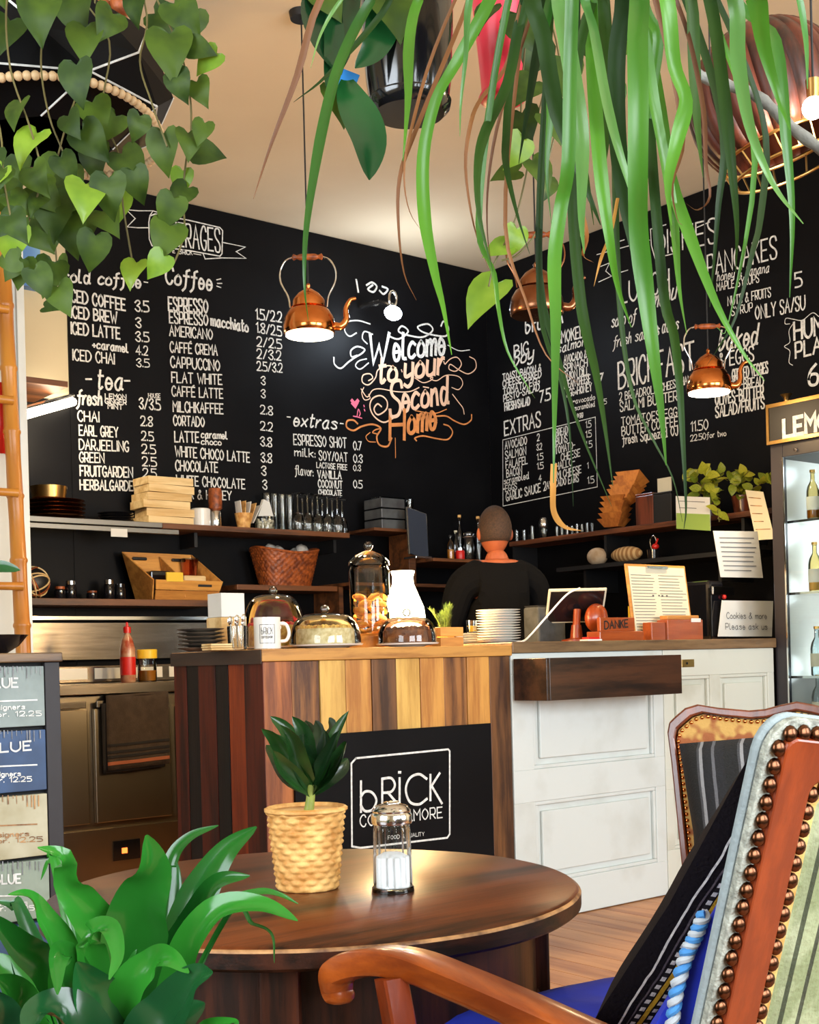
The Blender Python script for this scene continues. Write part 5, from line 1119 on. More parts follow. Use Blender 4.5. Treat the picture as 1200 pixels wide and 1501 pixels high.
# ---- white counter: till, clipboard, small wooden things
WT = WZ+.0006
def onw(px, py, Y): return on(px, py, Y, WT)
p = onw(845, 940, 4.05); till = thing('card_till', 'tablet till on an orange wooden swivel stand on the white counter', 'till', p)
MB().lathe([(.07, 0), (.07, .012), (.03, .02), (.022, .08)], 28).build('foot', 'arm_z', till, world=False, smooth=True)
TM = Matrix.Translation((.02, .02, .17)) @ Matrix.Rotation(-.6, 4, 'Z') @ Matrix.Rotation(math.radians(38), 4, 'X')
MB().cbox((0, 0, 0), (.27, .012, .19), TM).build('tablet', 'paper_old', till, world=False, bevel=.004)
MB().cbox((0, -.0075, 0), (.25, .002, .17), TM).build('screen', 'black_gloss', till, world=False)
MB().ball((0, 0, 0), .075, 20, 12, (.85, .55, .9), Matrix.Translation((.07, -.06, .11)) @ Matrix.Rotation(.5, 4, 'Y')).build('wooden_shell', 'arm_z', till, world=False, smooth=True)
MB().tube([(0, 0, .07), (.02, .01, .15)], .018, 10).build('neck', 'arm_z', till, world=False, smooth=True)
q = onw(792, 941, 4.22); gb = thing('grey_box', 'grey box standing behind the till at the left end of the white counter', 'box', q); bx((q.x-.06, q.y-.05, WT), (q.x+.12, q.y+.05, WT+.17)).build('body', mat('grey_fabric', (.07, .07, .065), .8, c2=(.04, .04, .035), scale=20), gb, bevel=.01); bx((q.x-.055, q.y-.045, WT+.171), (q.x+.115, q.y+.045, WT+.176)).build('lid', 'black', gb)
q = onw(905, 936, 3.86); dk = thing('thank_you_block', 'orange wooden block lettered danke on the white counter', 'sign', q)
mb = MB(); w0, w1 = atY(880, 900, 3.84).x, atY(931, 900, 3.84).x; zb, zt = atY(905, 925, 3.84).z, atY(905, 905, 3.84).z
bx((w0-.03, 3.82, WT), (w1+.03, 3.90, zb-.001)).build('base_block', 'arm_x', dk, bevel=.004); bx((w0, 3.845, zb), (w1, 3.865, zt)).build('word_plate', 'arm_x', dk, bevel=.003)
mb = MB(); write(mb, lambda x, y: atY(x, y, 3.844), nS, "DANKE", 886, 922, 920, 919, 11, .2); mb.build('lettering', 'black', dk)
cl0, cl1 = atY(928, 900, 3.93).x, atY(1016, 900, 3.93).x; cz1 = atY(970, 826, 3.93).z
cl = thing('clipboard', 'wooden clipboard menu standing upright on the white counter', 'clipboard', ((cl0+cl1)/2, 3.93, WT))
CM = Matrix.Translation(((cl0+cl1)/2, 3.93, WT)) @ Matrix.Rotation(math.radians(-7), 4, 'X'); hh = (cz1-WT)*1.0; wv = (cl1-cl0)/2
MB().box((-wv, 0, 0), (wv, .006, hh), CM).build('board', 'crate', cl, bevel=.002)
MB().box((-wv+.018, -.0025, .03), (wv-.012, -.0006, hh-.012), CM).build('menu_sheet', 'paper_old', cl)
MB().box((-wv*.35, -.012, hh-.022), (wv*.35, -.003, hh-.008), CM).build('clip', 'chrome', cl, bevel=.002)
mb = MB(); rnd = random.Random(3)
for i in range(19):
    z = .05+i*(hh-.09)/19
    for (x0, x1) in ((-wv+.028, -.006), (.004, wv-.02)):
        e = x1-rnd.uniform(0, .25)*(x1-x0); mb.add([CM @ Vector((x0, -.0032, z)), CM @ Vector((e, -.0032, z)), CM @ Vector((e, -.0032, z+.0028)), CM @ Vector((x0, -.0032, z+.0028))], [(0, 1, 2, 3)])
for x in (-.055, -.012, .012, .045): mb.add([CM @ Vector((x, -.0034, hh*.58)), CM @ Vector((x+.014, -.0034, hh*.58)), CM @ Vector((x+.014, -.0034, hh*.6)), CM @ Vector((x, -.0034, hh*.6))], [(0, 1, 2, 3)])
mb.build('menu_print', 'ink', cl)
q = onw(985, 938, 3.87); hs = thing('card_holder', 'carved orange wooden card holder in front of the clipboard', 'holder', q)
x0, x1 = atY(951, 920, 3.86).x, atY(1024, 920, 3.86).x; zt = atY(985, 906, 3.86).z
xm = x0+(x1-x0)*.28
bx((x0, 3.845, WT), (xm-.002, 3.90, zt-.02)).build('block', 'arm_x', hs, bevel=.004); bx((xm, 3.835, WT), (x1, 3.90, zt-.008)).build('block', 'arm_x', hs, bevel=.004)
bx((xm+.01, 3.842, zt-.007), (x1-.02, 3.89, zt+.012)).build('card_stack', 'crate', hs, bevel=.003); bx((x1-.09, 3.832, zt-.02), (x1-.02, 3.8345, zt-.002)).build('white_card', 'paper', hs)
q = onw(866, 942, 3.83); tr = thing('red_booklets', 'small red and white booklets lying left of the danke block', 'booklets', q)
bx((q.x-.04, 3.81, WT), (q.x+.05, 3.86, WT+.008)).build('white_booklet', 'paper', tr, bevel=.001); bx((q.x-.03, 3.815, WT+.0085), (q.x+.04, 3.855, WT+.018)).build('red_booklet', 'red', tr, bevel=.001)
q = onw(925, 925, 4.08); db = thing('pencil_crate', 'dark slatted basket with yellow cards behind the danke block', 'basket', q)
for i in range(6): 
    xx = q.x-.07+i*.026; MB().tube([(xx, q.y-.05, WT+.002), (xx+.02, q.y-.06, WT+.11)], .005, 6).build('slat', 'mahog', db, smooth=True)
bx((q.x-.07, q.y-.045, WT), (q.x+.08, q.y+.045, WT+.09)).build('body', 'shelf', db, bevel=.003); bx((q.x-.02, q.y-.02, WT+.091), (q.x+.04, q.y, WT+.17)).build('yellow_card', 'yellow', db)
# coffee grinder / machine at right end with papers
q0, q1 = atY(1040, 900, 4.0).x, XE-.02; zt = atY(1090, 852, 4.0).z
cm_ = thing('coffee_machine', 'black counter machine with rounded silver top behind the small paper sign', 'machine', ((q0+q1)/2, 4.15, WT))
bx((q0, 4.0, WT), (q1, 4.28, zt)).build('body', 'black_gloss', cm_, bevel=.02); bx((q0+.01, 3.985, zt-.075), (q0+.19, 3.999, zt-.03)).build('silver_front', 'chrome', cm_, bevel=.006)
MB().ball(atY(1061, 875, 3.99), .012, 12, 8).build('red_button', 'red', cm_, smooth=True)
bx((q0-.008, 3.99, WT), (q0-.001, 4.0, zt-.04)).build('side_trim', 'chrome', cm_)
def paper_sign(name, label, quad, Y, m='paper', lines=6, textm='ink', axis='Y', cat='paper', words=None, hdr=None):
    at = atY if axis == 'Y' else atX; off = nS if axis == 'Y' else nR
    pts = [at(x, y, Y) for x, y in quad]          # tl tr br bl
    t = thing(name, label, cat, sum(pts, Vector())/4-UP*0); th = -off*.002
    mb = MB(); mb.add(pts+[p_+th for p_ in pts], [(0, 3, 2, 1), (4, 5, 6, 7), (0, 1, 5, 4), (1, 2, 6, 5), (2, 3, 7, 6), (3, 0, 4, 7)]); mb.build('sheet', m, t)
    mb = MB(); rnd = random.Random(quad[0][0])
    def uv(u, v): a = pts[0]+(pts[1]-pts[0])*u; b = pts[3]+(pts[2]-pts[3])*u; return a+(b-a)*v+off*.0012
    if words:
        for (wd, u0, v0, u1, h) in words:
            write(mb, lambda x, y: uv(x, y), off, wd, u0, v0, u1, v0, 1, .16) if False else None
            a, b = uv(u0, v0), uv(u1, v0); ax = (b-a); Lw = ax.length; ax.normalize(); H = (uv(0, v0)-uv(0, v0+h)).length; gl_ = [(glyph(c) if c != ' ' else (None, 2.5)) for c in wd]; T_ = sum(g[1]+2 for g in gl_)-2; s_ = Lw/T_; x = 0
            for st, w_ in gl_:
                for s2 in (st or []): ribbon(mb, [a+ax*((x+v.x)*s_)+UP*(v.y*H/10) for v in s2], H*.13, off, False)
                x += w_+2
    for i in range(lines):
        v = .14+i*.8/lines; u1 = rnd.uniform(.6, .92); mb.quad(uv(.1, v), uv(.1, v+.018), uv(u1, v+.018), uv(u1, v))
    o_ = mb.build('print', textm, t); o_['kind'] = 'stuff'; return t
paper_sign('paper_sign', 'white paper note standing against the black machine on the white counter', [(1058, 880), (1133, 881), (1131, 933), (1052, 933)], 3.975, lines=0, words=[("Cookies & more", .12, .50, .88, .16), ("Please ask us", .12, .80, .90, .16)])
pa = atY(1047, 778, 3.98)
paper_sign('paper_sheet', 'lined white sheet hanging below the trailing plant', [(1045, 778), (1110, 779), (1118, 847), (1056, 846)], 3.96, lines=8)
paper_sign('green_flyer', 'white and green flyer hanging from the long wall shelf', [(990, 727), (1040, 729), (1041, 778), (991, 775)], 5.6, axis='X', lines=4)
paper_sign('cream_flyer', 'narrow cream flyer with brown stamps hanging under the right end of the trailing plant', [(1092, 718), (1118, 721), (1135, 790), (1108, 792)], 5.6, m='paper_old', lines=5, axis='X', textm='edge_wear')
g_ = [atX(x, y, 5.598) for x, y in [(991, 752), (1040, 754), (1041, 778), (991, 775)]]; gf = bpy.data.objects.get('green_flyer'); MB().quad(*[v for v in g_]).build('green_band', mat('flyer_green', (.28, .42, .08), .8), gf)

# ---- long wall shelf on the right wall
def onx(px, py, X, z): v = atX(px, py, X); return Vector((X, v.y, z))
RT_ = RZ+.0006
def tumbler(loc, r, h, lab, grp, m='glass_rim', name='glass', src=[None]):
    t = thing(name, lab, 'glass', loc, 0, grp); MB().lathe([(r*.85, 0), (r*.9, .003), (r, h), (r*.95, h), (r*.84, .006), (.0001, .005)], 20).build('glass_body', m, t, world=False, smooth=True); return t
t0_ = None
for i in range(8):
    px = 816+i*7.4; loc = onx(px, 780, 5.80+.05*(i % 2), RT_); lab = f'small tumbler in the row on the long wall shelf, {["leftmost","second","third","fourth","fifth","sixth","seventh","eighth"][i]} from the left' if i else 'leftmost small tumbler in the row on the long wall shelf'
    t0_ = tumbler(loc, .017, .065, lab, 'tumblers on the long wall shelf') if t0_ is None else (dup(t0_, loc, label=lab), t0_)[1]
for i, (px, h) in enumerate([(757, .085), (768, .08), (780, .10)]): tumbler(onx(px, 785, 5.84, RT_), .022, h, ['tall water glass nearest the corner on the long wall shelf', 'water glass beside the tall corner glass', 'wide water glass left of the pepper shaker'][i], 'water glasses by the corner', src=[None])
tp_ = lathe_thing('silver_shaker', 'domed silver shaker standing on the long wall shelf', 'shaker', onx(797, 783, 5.80, RT_), [('body', [(.02, 0), (.024, .01), (.026, .07), (.024, .08)], 'glass_rim'), ('dome', [(.030, .075), (.034, .09), (.032, .115), (.02, .135), (.0001, .142)], 'chrome')])
# stacks of wooden cone trays
M['cone'] = wood('orange_veneer', (.62, .22, .04), (.38, .11, .02), 'z', .5)
def tray_stack(n, px0, py0, px1, py1, X, lab, grp, tilt0):
    f = None; p0 = atX(px0, py0, X); p1 = atX(px1, py1, X)
    for i in range(n):
        k = i/(n-1); loc = p0+(p1-p0)*k
        if f is None:
            mb = MB(); R0, R1, Hh = .045, .078, .05
            o1_ = [(-R0, -R0), (R0, -R0), (R0, R0), (-R0, R0)]; o2_ = [(-R1, -R1), (R1, -R1), (R1, R1), (-R1, R1)]; o3_ = [(-R1+.004, -R1+.004), (R1-.004, -R1+.004), (R1-.004, R1-.004), (-R1+.004, R1-.004)]; o4_ = [(-R0+.004, -R0+.004), (R0-.004, -R0+.004), (R0-.004, R0-.004), (-R0+.004, R0-.004)]
            vs = [(x, y, 0) for x, y in o1_]+[(x, y, Hh) for x, y in o2_]+[(x, y, Hh) for x, y in o3_]+[(x, y, .004) for x, y in o4_]
            fs = [(3, 2, 1, 0), (12, 13, 14, 15)]+[(a, (a+1) % 4, 4+(a+1) % 4, 4+a) for a in range(4)]+[(4+a, 4+(a+1) % 4, 8+(a+1) % 4, 8+a) for a in range(4)]+[(8+a, 8+(a+1) % 4, 12+(a+1) % 4, 12+a) for a in range(4)]
            f = mb.add(vs, fs).build('wooden_tray', 'cone', None, world=False); q = f; tag(f, '', 'tray', grp)
        else: q = f.copy(); COL.objects.link(q)
        q.location = loc; q.rotation_euler = (0, tilt0, .3+.05*(i % 2)); q['label'] = f'{lab}, {ORD[n-1-i]}'+(' one' if n-1-i == 0 else ' from the top'); q['category'] = 'tray'
tray_stack(5, 900, 773, 905, 740, 5.80, 'orange veneer tray nested in the stack on the long wall shelf', 'lower orange trays', 0)
tray_stack(5, 912, 735, 925, 710, 5.80, 'tilted orange veneer tray on top of the shelf stack', 'upper orange trays', .38)
for i, (a, b, yb, yt, m_, lab) in enumerate([(932, 958, 778, 726, 'mahog', 'dark brown tall tin right of the orange trays'), (958, 985, 778, 724, 'black', 'black tin right of the brown tin')]):
    v0, v1 = atX(a, yb, 5.74), atX(b, yb, 5.74); zt = atX((a+b)/2, yt, 5.74).z; t = thing('tin', lab, 'tin', ((5.8), (v0.y+v1.y)/2, RT_))
    bx((5.74, v1.y+.001, RT_), (5.88, v0.y, zt)).build('body', m_, t, bevel=.004); bx((5.738, v1.y+.003, zt+.0003), (5.882, v0.y-.002, zt+.012)).build('lid', m_, t, bevel=.003)
v0, v1 = atX(963, 700, 5.80), atX(983, 700, 5.80); zt = atX(975, 700, 5.8).z; zb2 = atX(970, 724, 5.74).z+.0135
cd = MB().box((5.80, v1.y, zb2), (5.806, v0.y, zt)).build('small_card', 'paper_old', None); tag(cd, 'small cream card standing on the black tin', 'card')
# trailing yellow-green plant
def small_leaf(n=5):
    mb = MB(); m_ = 7
    for i in range(m_+1):
        t = i/m_; w = math.sin(math.pi*min(1, .08+t*.92))**.8*.5*(1-.3*t)
        for j in (-1, 0, 1): mb.v.append(Vector((j*w*.8, t, abs(j)*.12*w+.08*math.sin(t*3))))
    for i in range(m_):
        for j in range(2): a = i*3+j; mb.f.append([a, a+1, a+4, a+3])
    return mb
def orient(loc, d, n_, s_):
    d = Vector(d).normalized(); x = d.cross(Vector(n_)); x = x.normalized() if x.length > .01 else d.orthogonal().normalized(); z = x.cross(d)
    return Matrix.Translation(loc) @ Matrix(((x.x, d.x, z.x, 0), (x.y, d.y, z.y, 0), (x.z, d.z, z.z, 0), (0, 0, 0, 1))) @ Matrix.Scale(s_, 4)
lm_ = small_leaf()
def trailing(label, pots, paths, leafn, seed, lsize, mleaf, stem_r=.0022):
    t = thing('trailing_plant', label, 'plant', pots); rnd = random.Random(seed); first = None; inv = wm(t).inverted()
    MB().lathe([(.05, 0), (.065, .10), (.06, .10), (.0001, .09)], 24).build('pot', 'mahog', t, world=False, smooth=True)
    for pth in paths:
        q = cat_rom(pth, 6); MB().tube(q, stem_r, 6).build('stem', 'stem', t, smooth=True)
        for k in range(leafn):
            u = rnd.uniform(.1, 1); p_ = q[min(len(q)-1, int(u*(len(q)-1)))]; dr_ = Vector((rnd.uniform(-1, 1), rnd.uniform(-1, 1), rnd.uniform(-.5, 1)))
            if first is None: first = lm_.build('leaf', mleaf, t, world=False, smooth=2); o = first
            else: o = first.copy(); COL.objects.link(o)
            o.matrix_basis = inv @ orient(p_, dr_, -FW+Vector((0, 0, .5))+Vector((rnd.uniform(-.5, .5),)*3), lsize*rnd.uniform(.7, 1.2))
    return t
py0 = onx(1040, 765, 5.84, RT_)
trailing('yellow green trailing plant at the right end of the long wall shelf', py0, [[py0+Vector((0, 0, .1)), atX(1030, 715, 5.78), atX(1012, 700, 5.72), atX(1000, 705, 5.7)], [py0+Vector((0, 0, .1)), atX(1045, 705, 5.75), atX(1060, 692, 5.72)], [py0+Vector((0, 0, .1)), atX(1040, 720, 5.7), atX(1050, 745, 5.62), atX(1054, 765, 5.6)], [py0+Vector((0, 0, .1)), atX(1025, 725, 5.7), atX(1035, 700, 5.66), atX(1022, 690, 5.65)]], 14, 5, .075, 'yellow_leaf')
py1 = onx(1090, 760, 5.84, RT_)
trailing('second yellow green trailing plant beside the drinks fridge', py1, [[py1+Vector((0, 0, .1)), atX(1085, 705, 5.75), atX(1098, 690, 5.7)], [py1+Vector((0, 0, .1)), atX(1105, 715, 5.7), atX(1125, 705, 5.68), atX(1132, 712, 5.66)], [py1+Vector((0, 0, .1)), atX(1075, 712, 5.7), atX(1066, 700, 5.68)]], 13, 6, .07, 'yellow_leaf')
# lower right shelf: bread, roll, scissors holder
rz0 = R2Z+.0006
q = onx(875, 805, 5.74, rz0); br_ = thing('bread_roll', 'pale round bread roll on the lower dark shelf', 'bread', q); MB().ball((0, 0, .055), .062, 20, 12, (1, 1.05, .88)).build('crust', mat('floured_crust', (.62, .48, .33), .9, c2=(.40, .26, .14), scale=14, bump=.5), br_, world=False, smooth=True)
q = onx(918, 808, 5.74, rz0); lo_ = thing('bread_loaf', 'long striped bread loaf beside the round roll', 'bread', q)
MB().ball((0, 0, .05), .055, 20, 12, (.95, 2.1, .85)).build('crust', stripes('loaf_crust', [(0, (.55, .36, .16)), (.5, (.30, .15, .05))], 'y', .03, .85, .004), lo_, world=False, smooth=True)
q = onx(958, 812, 5.74, rz0); rh = thing('utensil_cup', 'red and silver utensils in a black cup on the lower dark shelf', 'cup', q)
MB().lathe([(.035, 0), (.04, .06), (.036, .06), (.0001, .05)], 20).build('cup', 'black_gloss', rh, world=False, smooth=True)
MB().tube(cat_rom([(0, .01, .05), (0, .025, .11), (0, .0, .14), (0, -.02, .11), (0, -.005, .05)], 6), .004, 8).build('wire_loop', 'chrome', rh, world=False, smooth=True)
MB().ball((-.02, -.03, .075), .022, 12, 8, (1, 1, .8)).build('red_handle', 'red', rh, world=False, smooth=True); MB().tube([(0, .0, .05), (-.01, -.04, .12)], .006, 8).build('red_handle', 'red', rh, world=False, smooth=True)

# ---- shelves on the left wall
SH = SZ+.0006
def ons(px, py, Y=6.27, z=None): return on(px, py, Y, SH if z is None else z)
stack(5, 82, 745, 6.28, .150, .020, 'copper coloured tray in the stack on the steel shelf', 'trays on the steel shelf', 'copper_dull', 'tray', 'metal_tray', z0=SH)
q = ons(72, 745, 6.28, SH+.1006); lathe_thing('metal_bowl', 'brass toned metal bowl on top of the stacked trays', 'bowl', q, [('shell', [(.07, 0), (.085, .01), (.095, .07), (.09, .07), (.08, .014), (.0001, .01)], 'brass')])
stack(4, 170, 750, 6.27, .095, .013, 'black plate stacked beside the wooden punnets', 'black plates on the steel shelf', 'black_gloss', z0=SH)
zz = SH; rnd = random.Random(12); pf = None; pq = ons(240, 760, 6.29)
for i in range(6):
    if pf is None:
        pf = thing('wooden_punnet', '', 'punnet', pq, 0, 'wooden punnets on the shelf')
        for (a, b) in [((-.14, -.085), (.14, -.080)), ((-.14, .080), (.14, .085)), ((-.14, -.0795), (-.135, .0795)), ((.135, -.0795), (.14, .0795))]: MB().box((a[0], a[1], 0), (b[0], b[1], .042)).build('side', 'chip', pf, world=False, bevel=.001)
        MB().box((-.134, -.079, .002), (.134, .079, .006)).build('base', 'chip', pf, world=False); c = pf
    else: c = copy_tree(pf)
    c.location = pq+Vector((rnd.uniform(-.02, .02), 0, i*.0435)); c.rotation_euler = (0, [0, 0, .03, -.06, .05, -.03][i]*.3, rnd.uniform(-.12, .12)); c['label'] = f'pale wooden punnet on the wall shelf stack, {ORD[5-i]}'+(' one' if i == 5 else ' from the top')
q = ons(294, 765); lathe_thing('candle', 'white pillar candle beside the wooden punnets', 'candle', q, [('wax', [(.055, 0), (.056, .1), (.05, .105), (.0001, .10)], 'white_china'), ('wick', [(.002, .10), (.0018, .112), (.0001, .113)], 'black')])
q = ons(316, 762); lathe_thing('pepper_mill', 'wooden topped pepper mill between the candle and the straw basket', 'mill', q, [('glass_body', [(.030, 0), (.034, .01), (.032, .09), (.026, .1)], 'chrome'), ('wooden_top', [(.026, .101), (.038, .11), (.040, .20), (.034, .225), (.0001, .23)], 'wicker')])
q = ons(357, 768, 6.24); bk_ = thing('small_basket', 'small straw basket with napkins left of the bead jar', 'basket', q)
MB().lathe([(.035, 0), (.05, .09), (.046, .09), (.0001, .02)], 40, wob=lambda a, z: 1+.04*math.sin(a*14+int(z/.01)*3)).build('woven_wall', 'straw', bk_, world=False, smooth=True)
for i in range(5): MB().box((-.002, -.03, .04), (.002, .03, .16), Matrix.Translation((-.02+i*.012, 0, 0)) @ Matrix.Rotation(.15*i-.1, 4, 'Y')).build('napkin', ['paper', 'straw'][i % 2], bk_, world=False)
q = ons(388, 770, 6.24); bj = thing('bead_jar', 'glass jar of pale shells under folded white napkins', 'jar', q)
MB().lathe([(.062, 0), (.066, .004), (.066, .075), (.063, .075)], 32).build('glass_body', 'glass_rim', bj, world=False, smooth=True)
mb = MB(); rnd = random.Random(2)
for i in range(70): a = rnd.uniform(0, 6.28); r = .052*rnd.random()**.5; mb.ball((r*math.cos(a), r*math.sin(a), .012+.05*rnd.random()), .009, 6, 4)
b2 = mb.build('shells', 'paper_old', bj, world=False, smooth=True); b2['kind'] = 'stuff'
MB().prism([(-.05, 0), (.055, 0), (.03, .085), (-.01, .10)], -.012, .012, Matrix.Translation((0, 0, .078)) @ Matrix.Rotation(math.pi/2, 4, 'X')).build('folded_napkins', 'paper', bj, world=False)
# stemware upside down and tall glasses
wg = None
def wineglass(loc, lab):
    t = thing('wine_glass', lab, 'wine glass', loc, 0, 'upside down wine glasses on the wall shelf')
    MB().lathe([(.034, 0), (.040, .04), (.037, .08), (.018, .107), (.005, .115)], 20).build('bowl', 'glass_rim', t, world=False, smooth=True)
    MB().lathe([(.0045, .115), (.0035, .16), (.004, .215)], 8).build('stem', 'glass_rim', t, world=False, smooth=True)
    MB().lathe([(.004, .215), (.03, .220), (.036, .222), (.0001, .223)], 20).build('foot', 'glass_rim', t, world=False, smooth=True); return t
nn_ = ['first', 'second', 'third', 'fourth', 'fifth', 'sixth', 'seventh', 'eighth', 'ninth', 'tenth']
k_ = 0
for j, Y_ in enumerate((6.20, 6.32)):
    for i in range(5):
        loc = ons(437+i*14.5+j*7, 770, Y_); lab = f'upside down wine glass, {nn_[i]} from the left in the {["front", "back"][j]} row on the wall shelf'
        if wg is None: wg = wineglass(loc, lab)
        else: dup(wg, loc, label=lab)
hg = None
for i in range(4):
    loc = ons(392+i*11, 765, 6.36); lab = f'tall stacked highball glass behind the bead jar, {nn_[i]} from the left'
    if hg is None: hg = tumbler(loc, .028, .235, lab, 'tall glasses on the wall shelf', name='highball_glass')
    else: dup(hg, loc, label=lab)
# grey boxes on corner shelf
gz = sz(600, 776)+.0006; 
for i in range(3):
    a, b = atY(556, 740, 6.2).x, atY(590, 740, 6.2).x; t = thing('storage_box', f'translucent grey box in the corner shelf stack, {["lowest", "middle", "top"][i]} one', 'box', ((a+b)/2, 6.27, gz+i*.066)); 
    bx((a, 6.18, gz+i*.066), (b, 6.36, gz+i*.066+.058)).build('body', mat('smoky_plastic'+str(i), (.10, .11, .115), .3, c2=(.05, .05, .055), scale=10), t, bevel=.004); bx((a-.002, 6.178, gz+i*.066+.0583), (b+.002, 6.362, gz+i*.066+.0655)).build('lid', 'glass_rim', t)
for i in range(3):
    loc = on(600, 740, 6.24, gz+i*.068); t = tumbler(loc, .026, .064, f'clear glass jar stacked right of the grey boxes, {["lowest", "middle", "top"][i]} one', 'stacked glass jars', name='glass_jar')
# tablet on arm
tz0, tz1 = atY(640, 815, 5.9).z, atY(640, 742, 5.9).z; ta, tb_ = atY(622, 780, 5.9).x, atY(656, 780, 5.9).x
ts = thing('tablet_stand', 'grey tablet screen standing on the corner shelf left of the barista', 'tablet', ((ta+tb_)/2, 6.05, zc_))
TM = Matrix.Translation(((ta+tb_)/2, 6.08, (tz0+tz1)/2)) @ Matrix.Rotation(math.radians(-10), 4, 'X') @ Matrix.Rotation(math.radians(6), 4, 'Y') @ Matrix.Rotation(.25, 4, 'Z')
ww, hh2 = (tb_-ta)/2*1.1, (tz1-tz0)/2
MB().box((-ww, -.006, -hh2), (ww, .006, hh2), TM).build('frame', 'chrome', ts, bevel=.003); MB().box((-ww+.006, -.009, -hh2+.006), (ww-.012, -.0065, hh2-.006), TM).build('screen', mat('slate_screen', (.04, .05, .075), .35), ts)
bx(((ta+tb_)/2-.05, 6.04, zc_+.0006), ((ta+tb_)/2+.08, 6.16, zc_+.015)).build('foot', 'chrome', ts, bevel=.003); MB().tube([((ta+tb_)/2, 6.10, zc_+.01), ((ta+tb_)/2, 6.10, tz0+.1)], .008, 8).build('post', 'chrome', ts, smooth=True)
# bottles near the corner
cbz = zc_+.0006
for i, (px, h, r, gm, lq, cp, lab) in enumerate([(668, .20, .024, 'glass_rim', None, 'paper_old', 'clear bottle with pale cap right of the tablet'), (674, .33, .026, 'glass_rim', None, 'straw', 'tall bottle with cork pourer behind the red jar'), (701, .33, .026, 'glass_rim', None, 'straw', 'tall bottle with cork pourer beside the barista'), (660, .16, .024, 'glass_rim', 'honey', 'black', 'short amber syrup bottle beside the tablet')]):
    bottle(on(px, 800, [6.16, 6.34, 6.34, 6.10][i], cbz), h, r, gm, lq, cp, lab, 'bottles in the corner')
q = on(687, 800, 6.18, cbz); kj = thing('clip_jar', 'large clip top glass jar beside the barista', 'jar', q)
MB().lathe([(.045, 0), (.048, .005), (.048, .15), (.04, .17)], 28).build('glass_body', 'glass_rim', kj, world=False, smooth=True); MB().lathe([(.044, .171), (.046, .18), (.044, .195), (.0001, .2)], 28).build('glass_lid', 'glass_rim', kj, world=False, smooth=True); MB().lathe([(.049, .160), (.0505, .163), (.049, .167)], 28).build('wire_ring', 'chrome', kj, world=False, smooth=True)
q = on(675, 805, 6.05, cbz) if False else on(674, 805, 6.10, cbz); rj = thing('red_jar', 'small jar of red sauce beside the tablet', 'jar', q)
MB().lathe([(.028, 0), (.03, .004), (.03, .055), (.026, .065)], 24).build('sauce', 'red', rj, world=False, smooth=True); MB().lathe([(.028, .0655), (.029, .08), (.0001, .082)], 24).build('lid', 'chrome', rj, world=False, smooth=True)
# wicker basket
wz0 = L3+.0006; q = on(418, 856, 6.28, wz0); wk = thing('wicker_basket', 'brown wicker basket of wrapped packets on the short shelf', 'basket', q)
A0, A1, Hb = .155, .205, .19
mb = MB(); ns, nr = 132, 48; vs = []
for i in range(nr+1):
    t = i/nr; ax_ = A0+(A1-A0)*t; ay = .085+.045*t; hz = Hb*t
    for j in range(ns):
        a = 2*math.pi*j/ns; c_, s_ = math.cos(a), math.sin(a); row = int(i/4); w_ = 1+.022*math.sin(a*33+math.pi*(row % 2))*abs(math.sin(i/4*math.pi))
        sc_ = (abs(c_)**3+abs(s_)**3)**(-1/3); mb.v.append(Vector((ax_*c_*sc_*w_, ay*s_*sc_*w_, hz+.035*t*(abs(c_)**2))))
mb.f = [[i*ns+j, i*ns+(j+1) % ns, (i+1)*ns+(j+1) % ns, (i+1)*ns+j] for i in range(nr) for j in range(ns)]+[list(range(ns))[::-1]]
mb.build('woven_wall', 'wicker', wk, world=False, smooth=2, solid=.004)
rim = [mb.v[nr*ns+j]+Vector((0, 0, .003)) for j in range(0, ns, 3)]; MB().tube(rim+[rim[0]], .008, 8).build('rim', 'wicker', wk, world=False, smooth=True)
rnd = random.Random(6); foil = mat('clear_wrap', (.55, .55, .53), .18, c2=(.10, .09, .08), scale=14, bump=1.0, bscale=30)
for i in range(7):
    loc = q+Vector((-.13+.042*i, rnd.uniform(-.03, .03), .185+.03*math.sin(i*1.3))); mb = MB(); mb.ball((0, 0, 0), .05, 12, 8, (.9, .7, .8))
    for v in mb.v: v += v.normalized()*.008*noise.noise(v*60+Vector((i, 0, 0)))
    o = mb.build('wrapped_packet', foil, None, world=False, smooth=2, loc=None); o.location = loc; tag(o, f'clear wrapped packet in the wicker basket, {nn_[i]} from the left', 'packet', 'packets in the wicker basket')
# wooden crate on low shelf, tilted towards us
lz0 = L2+.0006; q = on(258, 880, 6.27, lz0); wo = thing('wooden_organiser', 'orange pine tilted crate with handles on the low wooden shelf', 'crate', q)
CMx = Matrix.Translation(q) @ Matrix.Rotation(math.radians(4), 4, 'Z')
wx_, hz_ = .235, .27
# sloping sides, open front
def slab(pts, th, m, name, par):   # quad with thickness along its normal
    a, b, c, d = [CMx @ Vector(p_) for p_ in pts]; n_ = (b-a).cross(d-a).normalized()*th; mb = MB(); vs = [a, b, c, d, a+n_, b+n_, c+n_, d+n_]
    mb.add(vs, [(0, 3, 2, 1), (4, 5, 6, 7), (0, 1, 5, 4), (1, 2, 6, 5), (2, 3, 7, 6), (3, 0, 4, 7)]); return mb.build(name, m, par, bevel=.001)
fr1 = slab([(-.20, -.10, .002), (.20, -.10, .002), (.205, -.12, .05), (-.205, -.12, .05)], .008, 'crate', 'front_board', wo)
slab([(-.205, -.121, .054), (.205, -.121, .054), (.215, -.14, .105), (-.215, -.14, .105)], .008, 'crate', 'front_board', wo)
slab([(.20, .08, .002), (-.20, .08, .002), (-.27, .10, .27), (.17, .10, .27)], .008, 'crate', 'back_board', wo)
